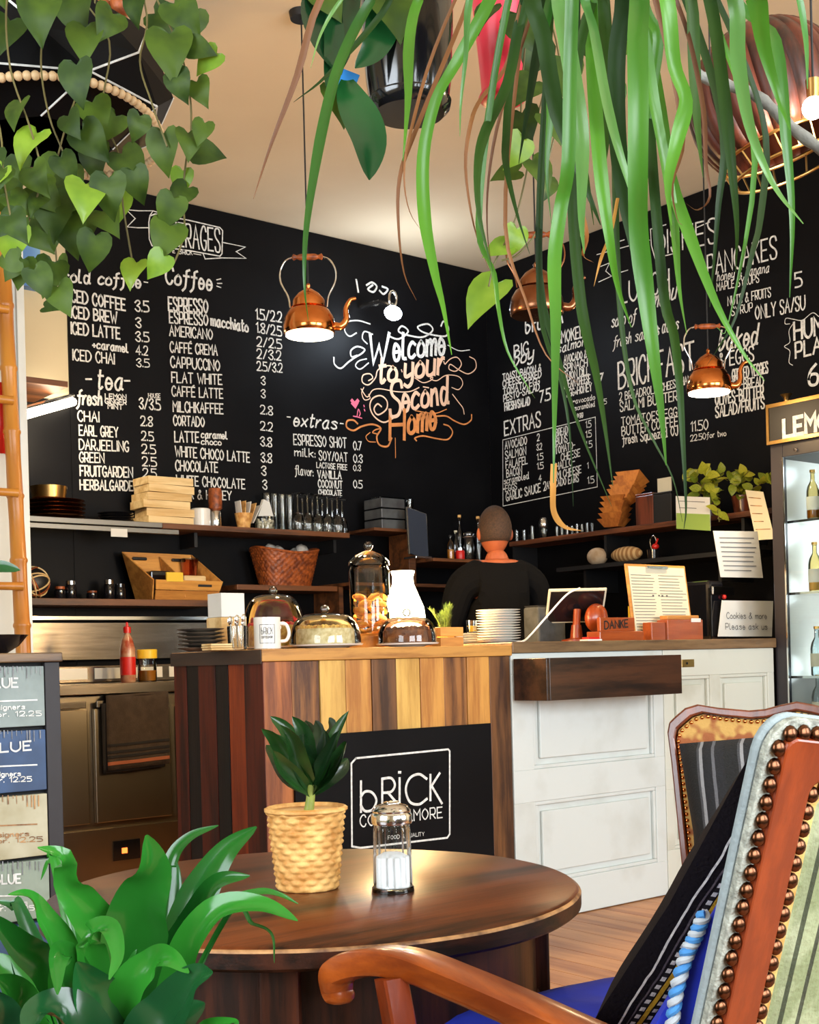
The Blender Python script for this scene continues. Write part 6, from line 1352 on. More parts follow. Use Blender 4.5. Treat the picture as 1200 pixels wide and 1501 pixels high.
slab([(-.20, .079, .002), (-.20, -.09, .002), (-.215, -.13, .105), (-.268, .098, .27)], .008, 'crate', 'side_board', wo)
slab([(.20, -.09, .002), (.20, .079, .002), (.17, .098, .27), (.215, -.13, .105)], .008, 'crate', 'side_board', wo)
slab([(-.19, -.085, .003), (.19, -.085, .003), (.19, .075, .003), (-.19, .075, .003)], .006, 'crate', 'base', wo)
slab([(-.02, -.12, .012), (-.02, .074, .012), (-.045, .09, .25), (-.02, -.118, .10)], .006, 'crate', 'divider', wo)
for x in (.10, ): MB().cbox((x, -.139, .078), (.09, .004, .014), CMx).build('handle_slot', 'black', wo, bevel=.004)
for x in (-.17, .08): MB().cbox((x, .088, .235), (.09, .012, .018), CMx).build('handle_slot', 'black', wo, bevel=.006)
for i, (x, y, z, sx_, sy_, sz_2, m_, lab, nmx) in enumerate([(-.12, 0, .03, .06, .05, .13, 'black_gloss', 'black lidded cup in the left half of the tilted crate', 'cup'), (.10, .0, .03, .07, .05, .11, 'chip', 'pale box in the right half of the tilted crate', 'box')]):
    o = MB().cbox((0, 0, sz_2/2), (sx_*2, sy_*2, sz_2), None).build(nmx, m_, None, world=False, bevel=.008); o.location = CMx @ Vector((x, y, z)); tag(o, lab, nmx)
o = MB().cbox((0, 0, 0), (.10, .01, .05), None).build('yellow_note', 'yellow', None, world=False); o.location = CMx @ Vector((-.10, -.147, .12)); tag(o, 'yellow paper note on the front of the tilted crate', 'note')
rj_ = thing('plastic_tub', 'reddish clear plastic tub in the tilted crate', 'tub', CMx @ Vector((.13, .055, .142)))
MB().lathe([(.04, 0), (.05, .09), (.052, .092)], 24).build('body', glass('pink_tub', (.75, .40, .33), 1.5), rj_, world=False, smooth=True); MB().lathe([(.053, .0925), (.052, .1), (.0001, .101)], 24).build('lid', 'glass_rim', rj_, world=False, smooth=True)
MB().tube([CMx @ Vector((-.12, -.165, .0)), CMx @ Vector((-.03, -.155, .11))], .006, 8)
# willow ball and small things on the low shelf
q = on(49, 880, 6.27, lz0); wb_ = thing('willow_ball', 'striped willow ball at left end of the low wooden shelf', 'ball', q)
MB().ball((0, 0, .085), .078, 24, 14).build('core', 'black', wb_, world=False, smooth=True)
rnd = random.Random(3)
for i in range(12):
    ax_ = Vector((rnd.uniform(-1, 1), rnd.uniform(-1, 1), rnd.uniform(-1, 1))).normalized(); u_ = ax_.orthogonal().normalized(); v_ = ax_.cross(u_); off_ = rnd.uniform(-.04, .04); rr = math.sqrt(.082**2-off_**2)
    MB().tube([Vector((0, 0, .085))+ax_*off_+(u_*math.cos(t)+v_*math.sin(t))*rr for t in [2*math.pi*k/28 for k in range(29)]], .0042, 5, cap=False).build('strand', 'chip' if i % 3 else 'wicker', wb_, world=False, smooth=True)
for i, (px, m_, h) in enumerate([(88, 'wicker', .07), (104, 'chrome', .10), (135, 'wicker', .05), (160, 'chrome', .11), (176, 'black_gloss', .09)]):
    lathe_thing('spice_jar', ['reddish', 'small silver topped', 'low brown', 'tall silver topped', 'dark'][i]+' spice jar on the low wooden shelf', 'jar', on(px, 878, 6.30, lz0), [('body', [(.026, 0), (.03, .005), (.03, h*.7), (.024, h*.8)], 'black_gloss'), ('lid', [(.026, h*.8), (.026, h), (.0001, h+.002)], m_)], 'spice jars')
# sauce bottle and honey jar on the steel counter
kw = wz+.0006; q = on(188, 996, 5.80, kw); kb = thing('sauce_bottle', 'red capped squeeze sauce bottle on the steel counter', 'bottle', q)
h_ = atY(188, 912, 5.8).z-kw
MB().lathe([(.034, 0), (.038, .005), (.038, h_*.55), (.026, h_*.72), (.014, h_*.80), (.014, h_*.82)], 24).build('body', mat('sauce_red', (.32, .05, .02), .25, c2=(.5, .32, .2), scale=14), kb, world=False, smooth=True)
MB().lathe([(.019, h_*.82), (.019, h_*.92), (.008, h_*.93), (.005, h_), (.0001, h_)], 20).build('cap', 'red', kb, world=False, smooth=True); MB().lathe([(.0388, h_*.12), (.0388, h_*.42)], 24).build('label_band', 'red', kb, world=False, smooth=True)
q = on(216, 996, 5.80, kw); hj = thing('honey_jar', 'yellow lidded glass jar beside the sauce bottle', 'jar', q); h_ = atY(216, 952, 5.8).z-kw
MB().lathe([(.045, 0), (.048, .004), (.048, h_*.72)], 28).build('glass_body', 'glass_rim', hj, world=False, smooth=True); MB().lathe([(.043, .005), (.045, h_*.35), (.0001, h_*.35)], 28).build('contents', 'honey', hj, world=False, smooth=True); MB().lathe([(.051, h_*.72), (.052, h_*.98), (.048, h_), (.0001, h_)], 28).build('lid', 'yellow', hj, world=False, smooth=True)
# ================================================================= lamps
def kettle(label, px, ybase, wpx, Y_d, lit, sp=1, power=6):
    """copper kettle turned pendant lamp: body, lid, hoop handle, spout, cord to the ceiling"""
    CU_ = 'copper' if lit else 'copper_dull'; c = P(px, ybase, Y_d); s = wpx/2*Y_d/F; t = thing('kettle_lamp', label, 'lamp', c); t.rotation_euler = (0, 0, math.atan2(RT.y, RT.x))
    MB().lathe([(s*.96, 0), (s, s*.05), (s*1.03, s*.25), (s*.97, s*.62), (s*.80, s*.92), (s*.66, s*1.0)], 40).build('body', CU_, t, world=False, smooth=True)
    MB().lathe([(s*.66, s*1.0), (s*.70, s*1.03), (s*.64, s*1.06), (s*.63, s*1.30), (s*.60, s*1.36), (s*.42, s*1.58), (s*.14, s*1.76), (s*.07, s*1.80), (s*.10, s*1.90), (s*.03, s*2.0), (.0001, s*2.02)], 40).build('lid', CU_, t, world=False, smooth=True)
    hp = [(-s*.72, 0, s*1.05), (-s*.80, 0, s*1.5), (-s*1.08, 0, s*2.1), (-s*1.02, 0, s*2.65), (-s*.62, 0, s*3.0), (s*.62, 0, s*3.0), (s*1.02, 0, s*2.65), (s*1.08, 0, s*2.1), (s*.80, 0, s*1.5), (s*.72, 0, s*1.05)]
    MB().tube(cat_rom(hp, 5), s*.035, 8).build('hoop_handle', 'chrome' if lit else CU_, t, world=False, smooth=True)
    MB().lathe([(.0001, -s*.62), (s*.06, -s*.6), (s*.13, -s*.55), (s*.07, -s*.42), (s*.12, -s*.3), (s*.13, 0), (s*.12, s*.3), (s*.07, s*.42), (s*.13, s*.55), (s*.06, s*.6), (.0001, s*.62)], 14, Mx=Matrix.Translation((0, 0, s*3.02)) @ Matrix.Rotation(math.pi/2, 4, 'Y')).build('wooden_grip', 'wicker', t, world=False, smooth=True)
    spt = [(sp*s*.92, 0, s*.30), (sp*s*1.25, 0, s*.28), (sp*s*1.45, 0, s*.55), (sp*s*1.45, 0, s*.95), (sp*s*1.62, 0, s*1.28), (sp*s*1.85, 0, s*1.36)]
    q = cat_rom(spt, 6); MB().tube(q, [s*(.17-.11*i/(len(q)-1)) for i in range(len(q))], 12).build('spout', CU_, t, world=False, smooth=True)
    MB().tube([(0, 0, s*2.0), (0, 0, ZC-c.z-.001)], .0035, 6).build('cord', 'cord', t, world=False)
    MB().lathe([(.045, ZC-c.z-.03), (.05, ZC-c.z-.001)], 20).build('ceiling_rose', 'black', t, world=False, smooth=True)
    if lit:
        MB().lathe([(.0001, -.006), (s*.93, -.006), (s*.93, -.001), (.0001, -.001)], 32).build('lit_disc', emis('kettle_bulb', (1, .88, .66), 14), t, world=False)
        spot('kettle_light', c-Vector((0, 0, .02)), c-Vector((0, 0, 1)), power, (1, .72, .38), 140, .05)
        point('kettle_glow', c-Vector((0, 0, .07)), power*.12, (1, .66, .32), .04)
    else: MB().lathe([(.0001, .02), (s*.3, .02), (s*.3, .05)], 20).build('bulb', 'white_china', t, world=False, smooth=True)
    return t
kettle('lit copper kettle pendant lamp beside the coffee menu', 453.5, 490, 75, 5.2, True, 1, 55)
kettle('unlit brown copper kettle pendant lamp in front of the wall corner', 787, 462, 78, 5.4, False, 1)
kettle('lit small copper kettle pendant lamp over the white counter', 1039, 575, 64, 6.0, True, 1, 55)
# bare spotlight above the welcome lettering
c = atY(576, 459, 6.15); sl = thing('spotlight', 'bare bright white spotlight above the welcome lettering', 'lamp', c)
MB().ball((0, 0, 0), .050, 16, 10, (1.25, .8, .9)).build('bulb', emis('spot_bulb', (.80, .90, 1), 30), sl, world=False, smooth=True)
MB().tube([(0, 0, .045), (-.02, .1, .09), (-.04, .28, .10)], .016, 8).build('arm', 'chrome', sl, world=False, smooth=True)
MB().tube([Vector((.03*math.cos(a), 0, .085+.05*math.sin(a))) for a in [k*math.pi/6 for k in range(13)]], .010, 8).build('ring', 'chrome', sl, world=False, smooth=True)
point('spot_light', c+Vector((0, -.10, -.02)), 11, (.72, .85, 1), .05)
mb = MB()
for pts in ([(522, 410), (525, 428)], [(537, 418), (545, 414), (552, 420), (547, 428), (539, 424), (546, 418)], [(556, 426), (562, 431), (568, 424), (560, 420)]): ribbon(mb, cat_rom([hL(*q) for q in pts], 4), .013, nL)
mb.build('loose_lettering', 'chalk', wall_left)
# light tube at the left end of the black panel
a_, b_ = atY(107, 589, YB-.03), atY(34, 609, 6.0); tl_ = thing('light_tube', 'glowing white light tube slanting out of the wall above the tea menu', 'lamp', (a_+b_)/2)
MB().tube([a_, b_], .022, 10).build('lit_tube', emis('tube_glow', (1, .85, .62), 14), tl_, smooth=True)
MB().tube([a_+Vector((0, 0, .035)), b_+Vector((0, 0, .035))], .012, 8).build('holder', 'chrome', tl_, smooth=True)
a2 = atY(36, 577, 6.25); hb_ = bx((1.6, 6.0, a2.z), (atY(70, 577, 6.25).x, YB-.001, a2.z+.03)).build('small_shelf', 'shelf', None, bevel=.002); tag(hb_, 'short dark red shelf above the light tube at the left', 'shelf')
point('tube_light', (a_+b_)/2+Vector((0, -.1, -.12)), 7, (1, .8, .55), .06)
pg = bx((atY(38, 340, 6.38).x-.02, 6.38, atY(45, 420, 6.38).z), (atY(58, 340, 6.38).x, YC-.001, atY(45, 330, 6.38).z)).build('blue_light_panel', mat('blue_light_tint', (.05, .16, .50), .5, c2=(.20, .42, .70), scale=3), None); tag(pg, 'blue and white panel in place of a bluish light high on the cream wall at the left', 'panel')  # flat panel replacing a bluish wall light, its glow put into the colour
# fridge interior light
for z_ in (2.0, 1.7, 1.4, 1.0): point('fridge_light', (FX+.30, ye-.16, z_), 2.0, (.9, .97, 1), .08)

# black faceted pendant, top left
DL = 2.35; bc = P(62, 128, DL); s_ = DL/F
bl_ = thing('geometric_pendant', 'black faceted pendant lampshade with thin white edges and a wooden bead string', 'lamp', bc)
RB = 188*s_; lv = [(RB*.42, .128), (RB*.86, .085), (RB*1.0, .0), (RB*.92, -.055), (RB*.52, -.105)]
vs = []; nS_ = 8
for k, (r, z) in enumerate(lv):
    for i in range(nS_): a = 2*math.pi*(i+.5*(k % 2))/nS_+.35; vs.append(Vector((r*math.cos(a), r*math.sin(a), z)))
fs = []
for k in range(len(lv)-1):
    for i in range(nS_):
        a, b = k*nS_+i, k*nS_+(i+1) % nS_; c_, d_ = (k+1)*nS_+i, (k+1)*nS_+(i+1) % nS_
        if k % 2 == 0: fs += [(a, b, c_), (b, d_, c_)]
        else: fs += [(a, b, d_), (a, d_, c_)]
fs.append(tuple(range(nS_))[::-1])
mb = MB(); mb.add(vs, fs); mb.build('shade', 'lamp_black', bl_, world=False, solid=.003)
edges = set()
for f in fs[:-1]:
    for i in range(3): edges.add(tuple(sorted((f[i], f[(i+1) % 3]))))
for (a, b) in sorted(edges):
    ka, kb = a//nS_, b//nS_
    if (ka == kb and ka in (3,)) or (ka != kb and (a+b) % 3 == 0): MB().tube([vs[a]*1.004, vs[b]*1.004], .0022, 5).build('white_edge', 'chalk', bl_, world=False)
MB().tube([(0, 0, .12), (0, 0, ZC-bc.z-.001)], .006, 8).build('cord', 'cord', bl_, world=False)
bd = thing('bead_string', 'string of pale wooden beads around the black faceted pendant', 'beads', bc); b0_ = None; nb_ = 96
for i in range(nb_):
    a = 2*math.pi*i/nb_; v = Vector((RB*.90*math.cos(a), RB*.90*math.sin(a), -.082-.010*math.cos(a*2)))
    if b0_ is None: b0_ = MB().ball((0, 0, 0), .0082, 8, 6).build('bead', 'bead', bd, world=False, smooth=2); q = b0_
    else: q = b0_.copy(); COL.objects.link(q)
    q.location = v
for i, (px, py, r, m_, lab) in enumerate([(152, 14, .020, 'wicker', 'round terracotta bauble among the pothos leaves at the top'), (178, 8, .024, 'wicker', 'larger terracotta bauble beside the round one at the top')]):
    q = P(px, py, 2.5); t = thing('bauble', lab, 'ornament', q); MB().ball((0, 0, 0), r, 16, 10).build('ball', m_, t, world=False, smooth=True); MB().tube([(0, 0, r), (0, 0, ZC-q.z-.001)], .001, 5).build('thread', 'cord', t, world=False)

# copper and rattan pendant, top right
DR = 2.2; rc_ = P(1125, 150, DR); s_ = DR/F; RR = 100*s_
rp_ = thing('rattan_pendant', 'large reddish brown rattan pendant lamp with golden rim at the top right', 'lamp', rc_); rp_.rotation_euler = (0, 0, math.atan2(RT.y, RT.x))
MB().tube([(0, 0, RR), (0, 0, ZC-rc_.z-.001)], .004, 6).build('cord', 'cord', rp_, world=False)
M['slat_red'] = wood('red_veneer', (.12, .022, .007), (.022, .006, .003), 'z', .5, scale=10)
tiltM = Matrix.Rotation(math.radians(-16), 4, 'Y')
n_s = 30
for i in range(n_s):
    a0 = 2*math.pi*i/n_s; mb = MB(); m_ = 14
    for k in range(m_+1):
        th = math.radians(14+(128-14)*k/m_); r = RR*1.12*math.sin(th)**.9; z = RR*1.12*math.cos(th); wd = math.pi*r/n_s*.96+.001
        for sg in (-1, 0, 1):
            a = a0+sg*wd/max(r, .01); mb.v.append(Vector((r*math.cos(a)*(1+.02*(sg == 0)), r*math.sin(a)*(1+.02*(sg == 0)), z)))
        if k: b = (k-1)*3; mb.f += [[b, b+1, b+4, b+3], [b+1, b+2, b+5, b+4]]
    mb.v = [tiltM @ v for v in mb.v]; mb.build('slat', 'slat_red', rp_, world=False, smooth=True, solid=.002)
rb = RR*1.12*math.sin(math.radians(128))**.9; zb_ = RR*1.12*math.cos(math.radians(128))
MB().tube([tiltM @ Vector((rb*math.cos(a), rb*math.sin(a), zb_)) for a in [2*math.pi*k/48 for k in range(49)]], .0035, 8, cap=False).build('gold_rim', 'brass', rp_, world=False, smooth=True)
MB().tube([tiltM @ Vector((rb*.9*math.cos(a), rb*.9*math.sin(a), zb_-.035)) for a in [2*math.pi*k/48 for k in range(49)]], .003, 8, cap=False).build('gold_rim', 'brass', rp_, world=False, smooth=True)
for i in range(22):
    a = 2*math.pi*i/22; MB().tube([tiltM @ Vector((rb*math.cos(a), rb*math.sin(a), zb_)), tiltM @ Vector((rb*.9*math.cos(a+.05), rb*.9*math.sin(a+.05), zb_-.035))], .0018, 5).build('gold_rod', 'brass', rp_, world=False)
bulb = P(1192, 158, DR-.16); tb2 = thing('bare_bulb', 'glowing bare bulb hanging in front of the rattan pendant at the right edge', 'lamp', bulb)
MB().ball((0, 0, 0), .018, 16, 10).build('glass_bulb', emis('bulb_glow', (1, .92, .80), 28), tb2, world=False, smooth=True); MB().lathe([(.010, .015), (.012, .045), (.0001, .046)], 12).build('socket', 'brass', tb2, world=False, smooth=True); MB().tube([(0, 0, .045), (0, 0, ZC-bulb.z-.001)], .002, 6).build('cord', 'cord', tb2, world=False)
point('bulb_light', bulb-Vector((0, 0, .035)), 2.2, (1, .85, .6), .02)
br2 = MB(); pth = cat_rom([P(1016, 108, 1.9), P(1055, 122, 1.9), P(1110, 142, 1.88), P(1170, 195, 1.86), P(1250, 250, 1.84), P(1350, 300, 1.83)], 6)
o = br2.tube(pth, [.0085+.0012*math.sin(i*2.1) for i in range(len(pth))], 9).build('driftwood_branch', mat('driftwood', (.26, .26, .23), .85, c2=(.13, .125, .11), scale=30, bump=.5), None, smooth=True); tag(o, 'pale grey driftwood branch crossing the rattan pendant', 'branch')
hk = MB().tube([pth[4], Vector((pth[4].x, pth[4].y, ZC-.001))], .0012, 5).tube([pth[-3], Vector((pth[-3].x, pth[-3].y, ZC-.001))], .0012, 5).build('hanging_thread', 'cord', o)

# ================================================================= plants
def heart(n=9, variant=0):
    """heart shaped leaf: midrib from the notch to the tip, outline round both lobes"""
    ol_ = [(.0, .01), (.13, -.13), (.30, -.16), (.435, -.05), (.47, .14), (.43, .34), (.33, .54), (.205, .72), (.09, .87), (.0, 1.0)]
    md = [0, .015, .05, .11, .22, .36, .53, .70, .86, 1.0]; mb = MB()
    for (x, y), t in zip(ol_, md):
        for u in (-1, -.55, 0, .55, 1):
            a = abs(u); X = math.copysign(x*a, u) if u else 0; Y = t+(y-t)*a
            mb.v.append(Vector((X, Y, .13*abs(X)+(.07+.06*variant)*math.sin(math.pi*max(0, Y))-.16*Y*Y+(.02*math.sin(6*Y+u*2) if variant else 0))))
    for i in range(len(md)-1):
        for j in range(4): a = i*5+j; mb.f.append([a, a+1, a+6, a+5])
    return mb
def leafy(root, inv, first, mb, m, Mx, name='leaf'):
    if first is None: o = mb.build(name, m, root, world=False, smooth=2)
    else: o = first.copy(); COL.objects.link(o)
    o.matrix_basis = inv @ Mx; return o
def hang_pot(t, p, r, h, m, top=ZC):
    """pot with three cords up to the ceiling; p is the pot base centre"""
    MB().lathe([(r*.72, 0), (r*.76, .003), (r*.98, h*.92), (r*1.04, h*.93), (r*1.04, h), (r*.95, h), (r*.92, h*.88), (.0001, h*.86)], 36, c=p).build('pot', m, t, smooth=True)
    MB().lathe([(r*.9, h*.87), (.0001, h*.89)], 24, c=p).build('soil', 'soil', t)
    for k in range(3):
        a = 2.1*k+.4; MB().tube([p+Vector((r*math.cos(a), r*math.sin(a), h*.9)), p+Vector((0, 0, h+.45)), Vector((p.x, p.y, top-.001))] if top-p.z > .9 else [p+Vector((r*math.cos(a), r*math.sin(a), h)), Vector((p.x, p.y, top-.001))], .0018, 5).build('hanging_cord', 'cord', t)
rnd = random.Random(21)
# ---- pothos at the top left
DP = 2.05; pp0 = P(95, -95, DP); po = thing('hanging_pothos', 'pothos with heart shaped leaves trailing over the black pendant at the top left', 'plant', pp0)
hang_pot(po, pp0, .10, .14, 'soil'); inv = wm(po).inverted()
vines = [[(120, -150), (150, -110), (190, -60), (230, 0), (262, 70), (277, 130), (280, 190), (272, 240), (268, 290), (270, 340), (255, 385), (240, 400)], [(110, -150), (90, -90), (70, 0), (60, 90), (72, 170), (95, 230), (110, 290), (118, 345)], [(80, -150), (30, -90), (10, 0), (15, 100), (45, 190), (60, 260), (40, 330), (25, 380)], [(130, -150), (140, -60), (130, 60), (115, 130), (95, 190), (75, 280), (80, 350), (88, 440)],
         [(120, -150), (180, -80), (215, 20), (205, 90), (222, 150), (245, 215)], [(100, -150), (110, -30), (160, 60), (150, 160), (175, 230), (180, 300), (195, 390)], [(90, -150), (-10, -60), (-30, 60), (0, 190), (5, 260), (18, 330)]]
vp = []
for i, v in enumerate(vines):
    dz = [0, .05, -.05, .1, -.02, .07, -.1][i]; q = cat_rom([P(x, y, DP+dz+.04*math.sin(j)) if j else pp0+Vector((0, 0, .125)) for j, (x, y) in enumerate(v)], 5); vp.append(q); MB().tube(q, .0016, 6).build('vine', 'stem', po, smooth=True)
H0 = [heart(9, 0), heart(9, 1)]; fl = {}
def put_heart(px, py, d, size_px, ang, m='pothos', tilt=None, fc=None):
    """heart leaf: base at the pixel, tip pointing along ang degrees (0 = right, -90 = down)"""
    a = math.radians(ang); dr_ = cr*math.cos(a)+cu*math.sin(a)+FW*(tilt if tilt is not None else rnd.uniform(-.45, .3)); n_ = (fc or (-FW))+RT*rnd.uniform(-.6, .6)+UP*rnd.uniform(-.2, .6)
    s = size_px*d/F; k = (m, rnd.randint(0, 1)); base = P(px, py, d)
    o = leafy(po_t, inv_t, fl.get((po_t.name,)+k), H0[k[1]], m, orient(base, dr_, n_, s)); fl[(po_t.name,)+k] = o; return o
po_t, inv_t = po, inv
for (x, y, s, a, m) in [(60, -5, 72, -95, 'pothos'), (110, -10, 75, -80, 'pothos'), (15, 30, 60, -100, 'pothos'), (255, 5, 62, -60, 'pothos'), (285, 15, 50, -110, 'pothos'), (248, 50, 75, -92, 'pothos'), (278, 68, 42, -20, 'pothos'), (318, 78, 45, -150, 'pothos_pale'), (258, 108, 45, -70, 'pothos'), (288, 120, 42, -75, 'pothos'), (205, 170, 40, -100, 'pothos'),
    (300, 180, 36, -110, 'pothos'), (275, 195, 45, -80, 'pothos'), (240, 195, 62, -85, 'pothos'), (285, 222, 48, -5, 'pothos'), (268, 250, 38, -100, 'pothos_pale'), (275, 275, 45, -120, 'pothos'), (255, 290, 50, -110, 'pothos'), (250, 330, 60, -100, 'pothos'), (240, 375, 42, -120, 'pothos_pale'), (200, 385, 45, -100, 'pothos_pale'), (125, 40, 60, -95, 'pothos'), (112, 95, 62, -80, 'pothos'), (135, 150, 58, -70, 'pothos'),
    (30, 150, 50, -95, 'pothos'), (55, 195, 62, -110, 'pothos_pale'), (100, 170, 44, -60, 'pothos'), (120, 190, 60, -50, 'pothos'), (30, 235, 55, -90, 'pothos'), (140, 215, 55, -90, 'pothos'), (178, 225, 60, -60, 'pothos'), (195, 250, 50, -80, 'pothos'), (160, 260, 62, -95, 'pothos'), (125, 270, 65, -80, 'pothos_pale'), (75, 285, 70, -95, 'pothos'), (150, 310, 55, -50, 'pothos'), (100, 320, 60, -85, 'pothos'), (140, 345, 55, -100, 'pothos'),
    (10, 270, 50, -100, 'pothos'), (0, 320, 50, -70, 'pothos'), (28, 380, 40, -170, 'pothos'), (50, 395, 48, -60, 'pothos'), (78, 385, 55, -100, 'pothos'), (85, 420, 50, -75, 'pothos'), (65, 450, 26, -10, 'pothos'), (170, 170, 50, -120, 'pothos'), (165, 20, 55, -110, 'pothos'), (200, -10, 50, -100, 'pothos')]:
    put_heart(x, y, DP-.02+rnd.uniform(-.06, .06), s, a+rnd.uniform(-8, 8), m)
for i in range(80):
    q = vp[rnd.randrange(len(vp))]; p_ = q[rnd.randrange(6, len(q))]; d = dep(p_); r_ = p_-CAM; b_ = r_.dot(UP)/d; a_l = r_.dot(RT)/d
    px_, py_ = PPX+F*(a_l*math.cos(ROLL)-b_*math.sin(ROLL)), PPY-F*(a_l*math.sin(ROLL)+b_*math.cos(ROLL))
    if (px_ > 210 and py_ > 60) or (py_ < 215 and rnd.random() < .8): continue
    put_heart(px_+rnd.uniform(-14, 14), py_, d+rnd.uniform(-.05, .08), rnd.uniform(36, 58), -90+rnd.uniform(-55, 55), 'pothos' if rnd.random() < .85 else 'pothos_pale')

# ---- strap leaved plant hanging from above, top right (leaves given by where they pass)
DS = 1.55; ps0 = P(850, -130, DS); sp2 = thing('hanging_strap_plant', 'hanging plant with long arching green strap leaves across the top right', 'plant', ps0)
hang_pot(sp2, ps0, .11, .10, 'soil')
crown = ps0+Vector((0, 0, .10))
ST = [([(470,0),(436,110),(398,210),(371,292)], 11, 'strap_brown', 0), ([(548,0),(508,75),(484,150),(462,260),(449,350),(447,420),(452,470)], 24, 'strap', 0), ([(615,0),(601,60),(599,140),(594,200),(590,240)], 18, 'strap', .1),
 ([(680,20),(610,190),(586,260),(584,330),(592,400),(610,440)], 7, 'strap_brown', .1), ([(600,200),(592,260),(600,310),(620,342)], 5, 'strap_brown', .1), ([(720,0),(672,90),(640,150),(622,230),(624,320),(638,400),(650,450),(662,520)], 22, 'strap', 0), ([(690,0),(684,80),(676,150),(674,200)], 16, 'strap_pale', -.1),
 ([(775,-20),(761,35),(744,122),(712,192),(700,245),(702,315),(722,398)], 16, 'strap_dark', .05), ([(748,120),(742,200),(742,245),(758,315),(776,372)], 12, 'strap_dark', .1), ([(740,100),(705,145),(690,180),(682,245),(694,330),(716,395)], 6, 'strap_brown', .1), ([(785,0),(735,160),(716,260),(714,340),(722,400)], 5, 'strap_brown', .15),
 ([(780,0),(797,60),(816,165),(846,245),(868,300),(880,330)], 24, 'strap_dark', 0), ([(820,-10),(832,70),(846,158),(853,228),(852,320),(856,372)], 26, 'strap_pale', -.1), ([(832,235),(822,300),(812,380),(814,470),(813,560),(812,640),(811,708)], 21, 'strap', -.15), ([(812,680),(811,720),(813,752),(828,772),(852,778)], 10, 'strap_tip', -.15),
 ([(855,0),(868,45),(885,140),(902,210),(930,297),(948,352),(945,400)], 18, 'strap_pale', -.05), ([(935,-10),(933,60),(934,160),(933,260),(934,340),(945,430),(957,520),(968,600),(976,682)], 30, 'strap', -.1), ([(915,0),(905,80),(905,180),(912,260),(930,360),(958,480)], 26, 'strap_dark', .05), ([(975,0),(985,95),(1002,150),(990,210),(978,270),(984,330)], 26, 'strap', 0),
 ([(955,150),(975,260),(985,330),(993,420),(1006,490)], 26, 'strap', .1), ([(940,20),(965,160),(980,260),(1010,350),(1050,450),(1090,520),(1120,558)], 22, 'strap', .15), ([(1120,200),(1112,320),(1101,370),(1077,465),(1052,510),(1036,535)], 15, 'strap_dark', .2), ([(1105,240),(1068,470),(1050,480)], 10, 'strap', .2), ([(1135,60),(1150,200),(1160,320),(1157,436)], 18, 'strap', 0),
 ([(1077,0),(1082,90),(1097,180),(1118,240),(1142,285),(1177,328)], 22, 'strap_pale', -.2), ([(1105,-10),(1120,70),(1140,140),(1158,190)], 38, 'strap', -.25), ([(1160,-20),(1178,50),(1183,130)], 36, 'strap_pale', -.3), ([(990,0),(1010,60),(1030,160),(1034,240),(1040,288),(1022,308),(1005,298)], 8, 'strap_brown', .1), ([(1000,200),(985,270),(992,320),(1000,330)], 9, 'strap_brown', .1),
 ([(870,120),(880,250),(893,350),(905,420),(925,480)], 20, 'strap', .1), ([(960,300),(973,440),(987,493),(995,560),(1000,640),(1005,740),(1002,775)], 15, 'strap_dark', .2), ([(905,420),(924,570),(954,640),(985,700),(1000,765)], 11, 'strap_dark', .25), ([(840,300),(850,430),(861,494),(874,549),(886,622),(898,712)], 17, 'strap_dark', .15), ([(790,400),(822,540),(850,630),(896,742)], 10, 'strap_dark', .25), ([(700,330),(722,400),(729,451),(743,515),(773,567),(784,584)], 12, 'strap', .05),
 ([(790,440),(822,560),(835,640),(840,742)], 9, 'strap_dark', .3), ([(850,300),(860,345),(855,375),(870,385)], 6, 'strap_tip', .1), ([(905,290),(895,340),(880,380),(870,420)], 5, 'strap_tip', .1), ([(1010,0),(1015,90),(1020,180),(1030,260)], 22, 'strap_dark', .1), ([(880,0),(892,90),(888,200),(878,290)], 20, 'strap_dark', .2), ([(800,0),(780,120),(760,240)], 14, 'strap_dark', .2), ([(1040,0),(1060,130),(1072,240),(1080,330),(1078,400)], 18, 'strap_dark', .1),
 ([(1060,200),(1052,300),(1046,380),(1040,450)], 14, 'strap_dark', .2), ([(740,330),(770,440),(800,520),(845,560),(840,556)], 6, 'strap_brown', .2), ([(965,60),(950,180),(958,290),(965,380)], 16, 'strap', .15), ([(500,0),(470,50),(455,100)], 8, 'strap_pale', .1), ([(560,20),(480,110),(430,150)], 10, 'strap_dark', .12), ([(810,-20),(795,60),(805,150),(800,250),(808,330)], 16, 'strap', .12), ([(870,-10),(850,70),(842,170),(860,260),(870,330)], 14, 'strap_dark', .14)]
for i, (pts, wpx, m, dz) in enumerate(ST):
    d = DS+dz; n_ = len(pts); q = []
    x0, y0 = pts[0]
    if y0 <= 30:            # leaf starts above the frame: root it in the crown of the pot
        q.append(crown); q.append(P((x0*2+850)/3+(x0-850)*.15, -70, d-.02))
    elif m != 'strap_tip': q += [crown, P(850+(x0-850)*.55, -85, d-.02), P(850+(x0-850)*.85, y0*.35, d)]
    for j, (x, y) in enumerate(pts): q.append(P(x, y, d+.05*math.sin(j*.8+i)))
    face = (-FW*1.0+RT*rnd.uniform(-.5, .5)+UP*.15)
    o = leaf_strip(q, wpx*d/F, face, .35, max(14, 4*len(q)), prof=lambda u: max(.06, min(1, (.45 if m != 'strap_tip' else 1)+u*2)*min(1, (1-u)*3.2+.06)), twist=rnd.uniform(-.5, .5)).build('leaf', m, sp2, smooth=2)
